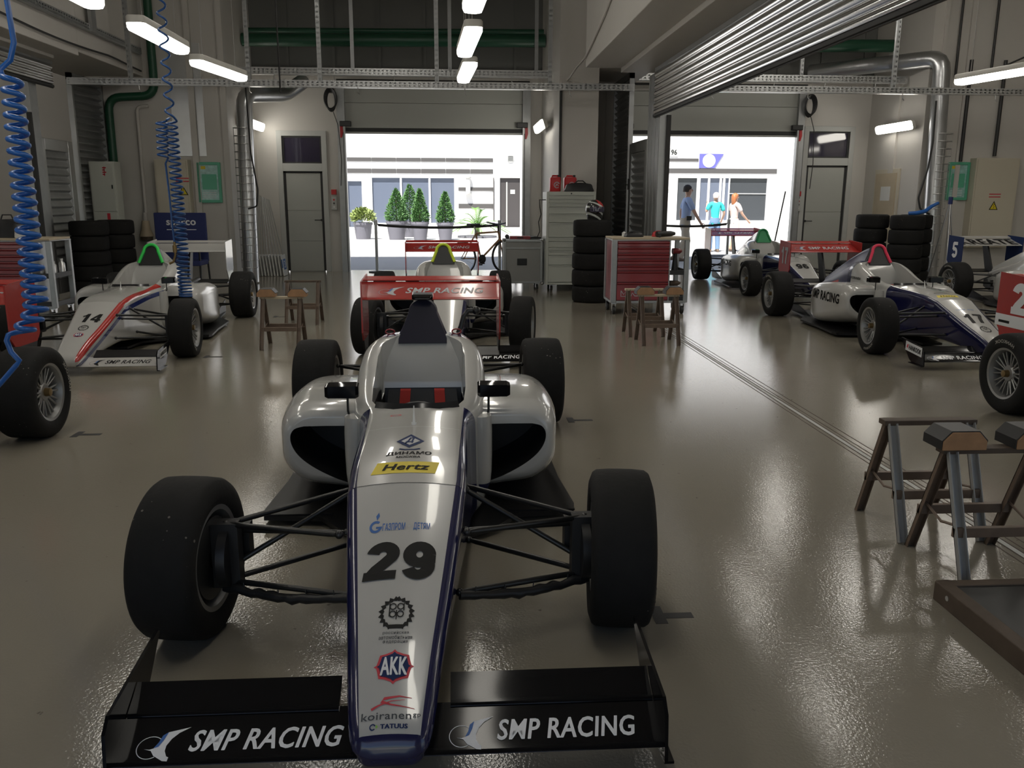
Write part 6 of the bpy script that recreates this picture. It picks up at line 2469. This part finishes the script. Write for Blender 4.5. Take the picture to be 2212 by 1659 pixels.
# ------------------------------------------------------------------ outside
YFAC = 41.0
struct(G().box((-60, 17.85, -0.14), (60, 36.0, -0.012)).build('ground_paving', 'paving'))
struct(G().box((-60, -60, -0.14), (60, -4.01, -0.012)).build('ground_pit_lane', 'paving'))
struct(G().box((-60, 36.0, -0.14), (60, 60, 0.11)).box((-60, 35.85, -0.14), (60, 36.0, 0.115)).build('ground_terrace', 'paving'))
# the garage building itself throws the shade in front of the doors
struct(G().box((-40, 17.5, 6.5), (40, 18.3, 8.2)).box((-40, -6, 6.5), (40, 17.5, 6.9)).build('roof', 'facade_white'))
fac_holes = [(-5.15, -4.50, 0.11, 2.22), (-4.02, -0.18, 0.30, 2.38), (1.98, 2.94, 0.11, 2.40), (10.50, 11.45, 0.45, 2.44), (11.60, 13.0, 0.45, 2.44), (13.05, 14.88, 0.45, 2.44)]
g = wall_with_holes(G(), -60, 40, 0, 9, YFAC, YFAC + 0.4, fac_holes)
S('wall_facade', g, 'facade_white')
g = G()
for z0, z1 in ((3.12, 3.29), (2.59, 2.79)):
    for i in range(6):
        x0 = -5.16 + i * 1.15
        g.box((x0 - (14 if i == 0 else 0), YFAC - 0.03, z0), (x0 + (1.13 if i < 5 else 1.06), YFAC, z1))
g.box((0.02, YFAC - 0.03, 1.80), (1.69, YFAC, 1.96)).box((0.02, YFAC - 0.03, 0.99), (1.69, YFAC, 1.20)).box((1.66, YFAC - 0.10, 0.4), (1.70, YFAC, 2.40))
g.box((6.5, YFAC - 0.03, 2.66), (15.3, YFAC, 2.88)).box((6.5, YFAC - 0.03, 3.20), (11.45, YFAC, 3.34))
S('trim_3', g, 'facade_stripe')
g = G()
g.box((-4.02, YFAC + 0.10, 0.30), (-0.18, YFAC + 0.12, 2.38)).box((-5.15, YFAC + 0.10, 0.11), (-4.50, YFAC + 0.12, 2.22))
S('window_1', g, 'facade_glass_blue')
S('window_2', G().box((10.50, YFAC + 0.10, 0.45), (11.45, YFAC + 0.12, 2.44)).box((13.05, YFAC + 0.10, 0.45), (14.88, YFAC + 0.12, 2.44)), 'facade_glass')
S('window_3', G().box((11.60, YFAC + 0.10, 0.45), (13.0, YFAC + 0.12, 2.44)), 'facade_glass_blue')
g = G()
for x in (-2.72, -1.38):
    g.box((x, YFAC + 0.02, 0.30), (x + 0.09, YFAC + 0.12, 2.38))
for x in (11.98, 12.55, 12.72):
    g.box((x, YFAC + 0.02, 0.45), (x + 0.10, YFAC + 0.12, 2.44))
g.box((13.05, YFAC + 0.06, 1.70), (14.88, YFAC + 0.12, 1.73))
S('trim_4', g, 'facade_white')
dq = struct(bpy.data.objects.new('door_7', None))
COL.objects.link(dq)
dq.location = (1.98, YFAC + 0.1, 0.11)
G().box((0, 0, 0), (0.96, 0.03, 2.29)).build('door_leaf', 'facade_door', dq)
G().box((0.30, -0.02, 0.05), (0.36, 0.0, 2.1)).build('door_stile', 'frame_grey', dq)
G().box((0.50, -0.012, 1.55), (0.72, 0.0, 1.75)).build('door_sign', 'frame_grey', dq)
t = thing('outdoor_lamp', 'white cylinder lamp on the outside wall right of the shop windows', 'lamp', (0.475, YFAC, 1.66))
G().cyl((0, -0.14, 0.06), 0.11, 0.66, 20).build('lamp_tube', 'white_plastic', t, smooth=40)
G().cyl((0, -0.14, 0.0), 0.15, 0.06, 20).cyl((0, -0.14, 0.72), 0.15, 0.06, 20).box((-0.05, -0.05, 0.3), (0.05, -0.001, 0.45)).build('lamp_caps', 'frame_grey', t)
t = thing('wall_vent', 'round grey vent high on the outside wall above the dark door', 'vent', (2.48, YFAC, 3.28))
G().cyl((0, -0.04, 0), 0.17, 0.039, 24, 'y').build('vent_cover', 'frame_grey', t)
g = G()
for i in range(5):
    g.box((-0.12, -0.05, -0.10 + 0.05 * i), (0.12, -0.04, -0.085 + 0.05 * i))
g.build('vent_slats', 'rim_dark', t)
t = thing('outdoor_sign', 'purple slanted sign with a white disc on the outside wall', 'sign', (11.49, YFAC, 2.90))
G().prism([(0, 0), (0.75, 0), (1.16, 0.66), (0, 0.66)], -0.05, -0.001, 'y').build('sign_panel', 'facade_sign', t)
G().cyl((0.46, -0.051, 0.34), 0.31, -0.01, 32, 'y').build('sign_disc', 'white_plastic', t)
t = thing('number_sign', 'small grey number sign on the outside wall in the right doorway', 'sign', (10.05, YFAC, 3.42))
G().box((0, -0.03, 0), (0.40, -0.001, 0.40)).build('sign_panel', 'frame_grey', t)
d = D2()
d.text('96', 0.06, 0.08, 0.34, 0.32, 'text_black', 0.03)
d.build('sign_lettering', plane_fn((0, -0.031, 0), (1, 0, 0), (0, 0, 1)), t)
tag(G().box((9.85, YFAC - 0.02, 1.78), (10.22, YFAC - 0.001, 1.92)).build('letter_plate', 'frame_grey'), 'small grey plate on the outside wall left of the walking man', 'plate')


# potted plants
def leaves(g, n, fn, size, rnd):
    for _ in range(n):
        p, nrm = fn(rnd)
        a = Vector((rnd.gauss(0, 1), rnd.gauss(0, 1), rnd.gauss(0, 1))).normalized()
        u = (nrm + a * 0.8).normalized()
        w_ = u.orthogonal().normalized()
        s = size * rnd.uniform(0.6, 1.3)
        g.add([p, p + u * s * 0.5 + w_ * s * 0.22, p + u * s, p + u * s * 0.5 - w_ * s * 0.22], [(0, 1, 2, 3)])


def pot(t, r0, r1, h, m='pot_grey'):
    p = G().lathe([(0, 0), (0, r0), (h * 0.86, r1), (h * 0.86, r1 * 1.08), (h, r1 * 1.08), (h, r1 * 0.92), (h * 0.9, r1 * 0.9), (h * 0.9, 0)], 24).build('pot', m, t, smooth=35)
    G().cyl((0, 0, h * 0.88), r1 * 0.9, 0.02, 20).build('soil', 'soil', p)


def conifer(label, x, y, z0, pr, ph, r, h, seed, m='leaf', stem=0.0):
    t = thing('potted_conifer', label, 'potted plant', (x, y, z0), 0, 'plants in grey pots outside the middle doorway')
    pot(t, pr * 0.75, pr, ph)
    rnd = random.Random(seed)
    G().tube([(0, 0, ph * 0.9), (0, 0, ph + h * 0.8)], [0.03, 0.01], 8).build('trunk', 'wood_dark', t)

    def fn(q):
        u = q.random() ** 0.75
        z = ph + stem + (h - stem) * (1 - u)
        rr = r * (u ** 0.8) * (1 - 0.25 * max(0, (u - 0.85) / 0.15)) * math.sqrt(q.uniform(0.35, 1.0))
        a = q.uniform(0, 2 * PI)
        rr *= 1 + 0.12 * math.sin(5 * a + z * 9)
        return Vector((rr * math.cos(a), rr * math.sin(a), z)), Vector((math.cos(a), math.sin(a), 0.7)).normalized()
    g = G()
    leaves(g, 2600, fn, 0.085, rnd)
    g.build('foliage', m, t, fix=False)
    return t


conifer('cone shaped evergreen in a grey pot, widest one left of the middle doorway centre', -2.22, 31.2, -0.01, 0.36, 0.66, 0.46, 1.10, 1)
conifer('slim cone evergreen in a grey pot, middle one behind the barrier belt', -1.37, 31.0, -0.01, 0.30, 0.64, 0.34, 1.12, 2)
conifer('slim cone evergreen in a grey pot, right one beside the palm', -0.47, 31.0, -0.01, 0.29, 0.62, 0.36, 1.06, 3)
conifer('dark clipped evergreen standing behind the widest cone shaped one', -1.85, 33.4, -0.01, 0.32, 0.60, 0.55, 1.35, 4)
t = thing('potted_shrub', 'low yellow-green shrub in a grey pot at the left of the doorway', 'potted plant', (-3.47, 31.6, -0.01), 0, 'plants in grey pots outside the middle doorway')
pot(t, 0.26, 0.33, 0.60)
g = G()
leaves(g, 1300, lambda q: ((lambda a, b, rr: (Vector((rr * math.cos(a) * math.cos(b), rr * math.sin(a) * math.cos(b), 0.78 + rr * 0.75 * math.sin(b))), Vector((math.cos(a), math.sin(a), 0.6))))(q.uniform(0, 6.28), q.uniform(-0.6, 1.5), 0.42 * math.sqrt(q.uniform(0.2, 1)))), 0.11, random.Random(5))
g.build('foliage', 'leaf_yellow', t, fix=False)
t = thing('palm_plant', 'feathery palm growing outside the right part of the middle doorway', 'plant', (0.72, 33.0, -0.012))
G().cyl((0, 0, 0), 0.75, 0.07, 28).build('planting_ring', 'pot_grey', t)
G().tube([(0, 0, 0.05), (0, 0, 0.40)], [0.12, 0.09], 10).build('trunk', 'wood_dark', t)
rnd = random.Random(9)
for i in range(22):
    a = 2 * PI * i / 22 + rnd.uniform(-.1, .1)
    el = rnd.uniform(0.25, 1.35)
    L = rnd.uniform(1.1, 1.65)
    pts = []
    for k in range(9):
        q = k / 8
        rr = L * q * math.cos(el)
        pts.append(Vector((rr * math.cos(a), rr * math.sin(a), 0.38 + L * q * math.sin(el) - 0.45 * q * q * L)))
    g = G()
    g.tube(pts, [0.012] * 8 + [0.004], 5)
    sd = Vector((-math.sin(a), math.cos(a), 0))
    for k in range(1, 8):
        for s in (-1, 1):
            for h in (0, 0.5):
                p = pts[k].lerp(pts[k + 1], h)
                d_ = (pts[k + 1] - pts[k]).normalized()
                e = p + (sd * s + d_ * 0.9 + Vector((0, 0, 0.1))).normalized() * 0.36 * (1 - 0.5 * k / 8)
                g.add([p, p + d_ * 0.03, e, p - d_ * 0.01], [(0, 1, 2, 3)])
    g.build('frond', 'leaf_palm', t, fix=False)


# ------------------------------------------------------------------ people outside
def skin_mesh(nodes, edges, root, sub=2):
    names = list(nodes)
    me = bpy.data.meshes.new('body')
    me.from_pydata([nodes[n][0] for n in names], [(names.index(a), names.index(b)) for a, b in edges], [])
    o = bpy.data.objects.new('body', me)
    COL.objects.link(o)
    md = o.modifiers.new('skin', 'SKIN')
    md.use_smooth_shade = True
    sv = me.skin_vertices[0].data
    for i, n in enumerate(names):
        r = nodes[n][1]
        sv[i].radius = r if isinstance(r, tuple) else (r, r)
        sv[i].use_root = (n == root)
    s2 = o.modifiers.new('sub', 'SUBSURF')
    s2.levels = sub
    s2.render_levels = sub
    res = eval_mesh(o)
    bpy.data.objects.remove(o)
    smooth_mesh(res, 80)
    return res


def person(label, loc, rz, top, bottom, hair, larm, rarm, lleg, rleg, hgt=1.78, long_hair=False, skirt=False, lean=0.0):
    """faces -y in its own space; arms: (elbow, wrist) ; legs: (knee, ankle) as points for height 1.78"""
    t = thing('person', label, 'person', loc, rz)
    t.scale = (hgt / 1.78,) * 3
    N = {'pelvis': ((0, 0, 0.95), (0.112, 0.088)), 'waist': ((0, -lean * 0.3, 1.10), (0.108, 0.086)), 'chest': ((0, -lean * 0.7, 1.30), (0.145, 0.105)), 'neckb': ((0, -lean, 1.46), (0.075, 0.065)),
         'neck': ((0, -lean - 0.01, 1.52), 0.052), 'jaw': ((0, -lean - 0.02, 1.60), (0.066, 0.080)), 'head': ((0, -lean - 0.012, 1.69), (0.076, 0.094)), 'crown': ((0, -lean - 0.005, 1.755), (0.045, 0.058))}
    E_ = [('pelvis', 'waist'), ('waist', 'chest'), ('chest', 'neckb'), ('neckb', 'neck'), ('neck', 'jaw'), ('jaw', 'head'), ('head', 'crown')]
    for s, nm, arm, leg in ((1, 'l', larm, lleg), (-1, 'r', rarm, rleg)):
        N['sh' + nm] = ((s * 0.185, -lean * 0.9, 1.42), 0.058)
        N['el' + nm] = (arm[0], 0.042)
        N['wr' + nm] = (arm[1], 0.028)
        d = (Vector(arm[1]) - Vector(arm[0])).normalized()
        sd = Vector((0, 1, 0)).cross(d)
        sd = sd.normalized() if sd.length > 0.1 else Vector((1, 0, 0))
        pl = Vector(arm[1]) + d * 0.06
        N['pa' + nm] = (tuple(pl), (0.034, 0.018))
        E_ += [('neckb', 'sh' + nm), ('sh' + nm, 'el' + nm), ('el' + nm, 'wr' + nm), ('wr' + nm, 'pa' + nm)]
        fw = d.cross(sd).normalized()
        for k, (off, L) in enumerate(((-0.027, 0.075), (-0.009, 0.085), (0.009, 0.08), (0.027, 0.062))):
            b0 = pl + d * 0.030 + fw * off
            N['f%d%s' % (k, nm)] = (tuple(b0 + d * L * 0.5), 0.009)
            N['g%d%s' % (k, nm)] = (tuple(b0 + d * L * 0.92 + sd * 0.014), 0.008)
            E_ += [('pa' + nm, 'f%d%s' % (k, nm)), ('f%d%s' % (k, nm), 'g%d%s' % (k, nm))]
        N['t0' + nm] = (tuple(pl - d * 0.01 - fw * 0.045), 0.010)
        N['t1' + nm] = (tuple(pl + d * 0.03 - fw * 0.060), 0.009)
        E_ += [('pa' + nm, 't0' + nm), ('t0' + nm, 't1' + nm)]
        N['hp' + nm] = ((s * 0.088, 0, 0.82), (0.080, 0.085))
        N['kn' + nm] = (leg[0], 0.058)
        N['an' + nm] = (leg[1], 0.042)
        an = Vector(leg[1])
        N['to' + nm] = ((an.x + s * 0.01, an.y - 0.16, an.z - 0.045), (0.040, 0.030))
        N['he' + nm] = ((an.x, an.y + 0.035, an.z - 0.045), 0.034)
        E_ += [('pelvis', 'hp' + nm), ('hp' + nm, 'kn' + nm), ('kn' + nm, 'an' + nm), ('an' + nm, 'to' + nm), ('an' + nm, 'he' + nm)]
    me = skin_mesh(N, E_, 'pelvis')
    # face: brow, nose, eyes and mouth on the same surface
    b = link('body', me, 'skin', t)
    hy = -lean
    g = G()
    g.ball((0, hy - 0.112, 1.652), 0.014, 10, None, (0.8, 1.2, 1.5))
    for s in (-1, 1):
        g.ball((s * 0.080, hy + 0.0, 1.66), 0.026, 10, None, (0.4, 0.8, 1.2))
    g.build('nose_and_ears', 'skin', b, smooth=80)
    g = G()
    for s in (-1, 1):
        g.ball((s * 0.030, hy - 0.094, 1.680), 0.010, 8)
    g.ball((0, hy - 0.100, 1.612), 0.016, 8, None, (1.4, 0.5, 0.35))
    g.build('eyes_and_mouth', 'hair_dark', b, smooth=80)
    # hair cap
    g = G()
    rr = []
    for i in range(9):
        th = PI * 0.56 * i / 8
        ring = []
        for k in range(20):
            a = 2 * PI * k / 20
            f = 1.0 if math.sin(a) > -0.3 else 0.90
            drop = -0.030 * max(0, (i - 4) / 4) if math.sin(a) < -0.2 else (0.05 * max(0, (i - 5) / 3))
            ring.append((0.092 * math.sin(th) * math.cos(a), hy + 0.006 + 0.110 * f * math.sin(th) * math.sin(a), 1.69 + 0.100 * math.cos(th) - drop))
        rr.append(ring)
    rr[0] = [(x * 0.01, hy + (y - hy) * 0.01, z) for x, y, z in rr[1]] and [(0.002 * math.cos(2 * PI * k / 20), hy + 0.006 + 0.002 * math.sin(2 * PI * k / 20), 1.79) for k in range(20)]
    g.rings(rr, cap1=True)
    if long_hair:
        g.rings([[(w_ * math.cos(a), hy + 0.06 + dpt * math.sin(a), z) for a in [2 * PI * k / 14 for k in range(14)]] for z, w_, dpt in ((1.74, 0.07, 0.05), (1.66, 0.095, 0.06), (1.56, 0.10, 0.055), (1.46, 0.085, 0.04), (1.40, 0.05, 0.02))])
    g.build('hair', hair, b, smooth=80)
    # shirt: a slightly larger skin over trunk and upper arms
    T_ = {k: (N[k][0], tuple(v + 0.020 for v in (N[k][1] if isinstance(N[k][1], tuple) else (N[k][1],) * 2))) for k in ('pelvis', 'waist', 'chest', 'neckb')}
    T_['hem'] = ((0, 0, 0.88), (0.150, 0.118))
    e2 = [('pelvis', 'waist'), ('waist', 'chest'), ('chest', 'neckb'), ('hem', 'pelvis')]
    for nm in 'lr':
        T_['sh' + nm] = (N['sh' + nm][0], (0.076, 0.076))
        m_ = Vector(N['sh' + nm][0]).lerp(Vector(N['el' + nm][0]), 0.78)
        T_['sl' + nm] = (tuple(m_), (0.068, 0.068))
        e2 += [('neckb', 'sh' + nm), ('sh' + nm, 'sl' + nm)]
    link('shirt', skin_mesh(T_, e2, 'pelvis'), top, t)
    if skirt:
        G().rings([[(w_ * math.cos(a), dpt * math.sin(a), z) for a in [2 * PI * k / 24 for k in range(24)]] for z, w_, dpt in ((1.02, 0.15, 0.12), (0.9, 0.185, 0.15), (0.7, 0.20, 0.17), (0.5, 0.22, 0.19))]).build('skirt', bottom, t, smooth=60)
    else:
        g = G()
        g.rings([[(w_ * math.cos(a), dp * math.sin(a), z) for a in [2 * PI * k / 20 for k in range(20)]] for z, w_, dp in ((1.03, 0.138, 0.110), (0.96, 0.150, 0.118), (0.88, 0.160, 0.124), (0.81, 0.140, 0.112), (0.77, 0.08, 0.07))])
        for nm in 'lr':
            hp_, kn_, an_ = Vector(N['hp' + nm][0]) + Vector((0, 0, 0.05)), Vector(N['kn' + nm][0]), Vector(N['an' + nm][0])
            g.tube([hp_, hp_.lerp(kn_, 0.5), kn_, kn_.lerp(an_, 0.5), an_ + (kn_ - an_) * 0.03], [0.096, 0.090, 0.076, 0.072, 0.068], 16)
        g.build('trousers', bottom, t, smooth=80)
    for nm in 'lr':
        an = Vector(N['an' + nm][0])
        G().rings([[(an.x + w_ * math.cos(a), an.y + y + 0.0, an.z - 0.068 + h * (0.5 + 0.5 * math.sin(a))) for a in [2 * PI * k / 12 for k in range(12)]] for y, w_, h in ((0.075, 0.03, 0.06), (0.05, 0.045, 0.10), (-0.05, 0.05, 0.085), (-0.15, 0.052, 0.06), (-0.205, 0.03, 0.04))]).build('shoe', 'leg_brown', t, smooth=60)
    return t


# feet height in car space: ankle z about 0.08
p = person('man in a light blue short-sleeved shirt and sand trousers walking past the right doorway', (5.34, 20.0, -0.012), PI / 2, 'shirt_blue', 'trouser_sand', 'hair_dark',
           ((0.23, 0.05, 1.16), (0.25, 0.02, 0.92)), ((-0.24, -0.16, 1.14), (-0.23, -0.30, 0.93)),
           ((0.10, -0.10, 0.50), (0.10, 0.06, 0.085)), ((-0.10, 0.02, 0.50), (-0.10, 0.26, 0.13)), 1.80, lean=0.03)
p.rotation_euler = (0, 0, PI / 2)
t = [G().box((-0.20, -0.10, 0.98), (-0.155, 0.02, 1.08)).build('belt_pouch', 'black', p, bevel=0.01)]
p2 = person('person in turquoise T-shirt, jeans and pale hat, back turned, beyond the right doorway', (7.26, 24.0, -0.012), PI, 'shirt_turq', 'jeans', 'dress_pale',
            ((0.27, -0.02, 1.20), (0.22, -0.16, 1.40)), ((-0.28, 0.0, 1.16), (-0.24, -0.10, 0.95)),
            ((0.11, -0.01, 0.49), (0.12, 0.02, 0.08)), ((-0.11, -0.01, 0.49), (-0.12, 0.02, 0.08)), 1.66)
p3 = person('woman with long red hair in a pale dress walking beyond the right doorway', (7.88, 24.2, -0.012), PI / 2 + 0.3, 'dress_pale', 'dress_pale', 'hair_red',
            ((0.22, -0.03, 1.16), (0.22, -0.12, 0.93)), ((-0.24, -0.12, 1.15), (-0.25, -0.30, 0.98)),
            ((0.09, -0.06, 0.49), (0.09, 0.0, 0.08)), ((-0.09, 0.04, 0.49), (-0.09, 0.18, 0.09)), 1.64, long_hair=True, skirt=True)
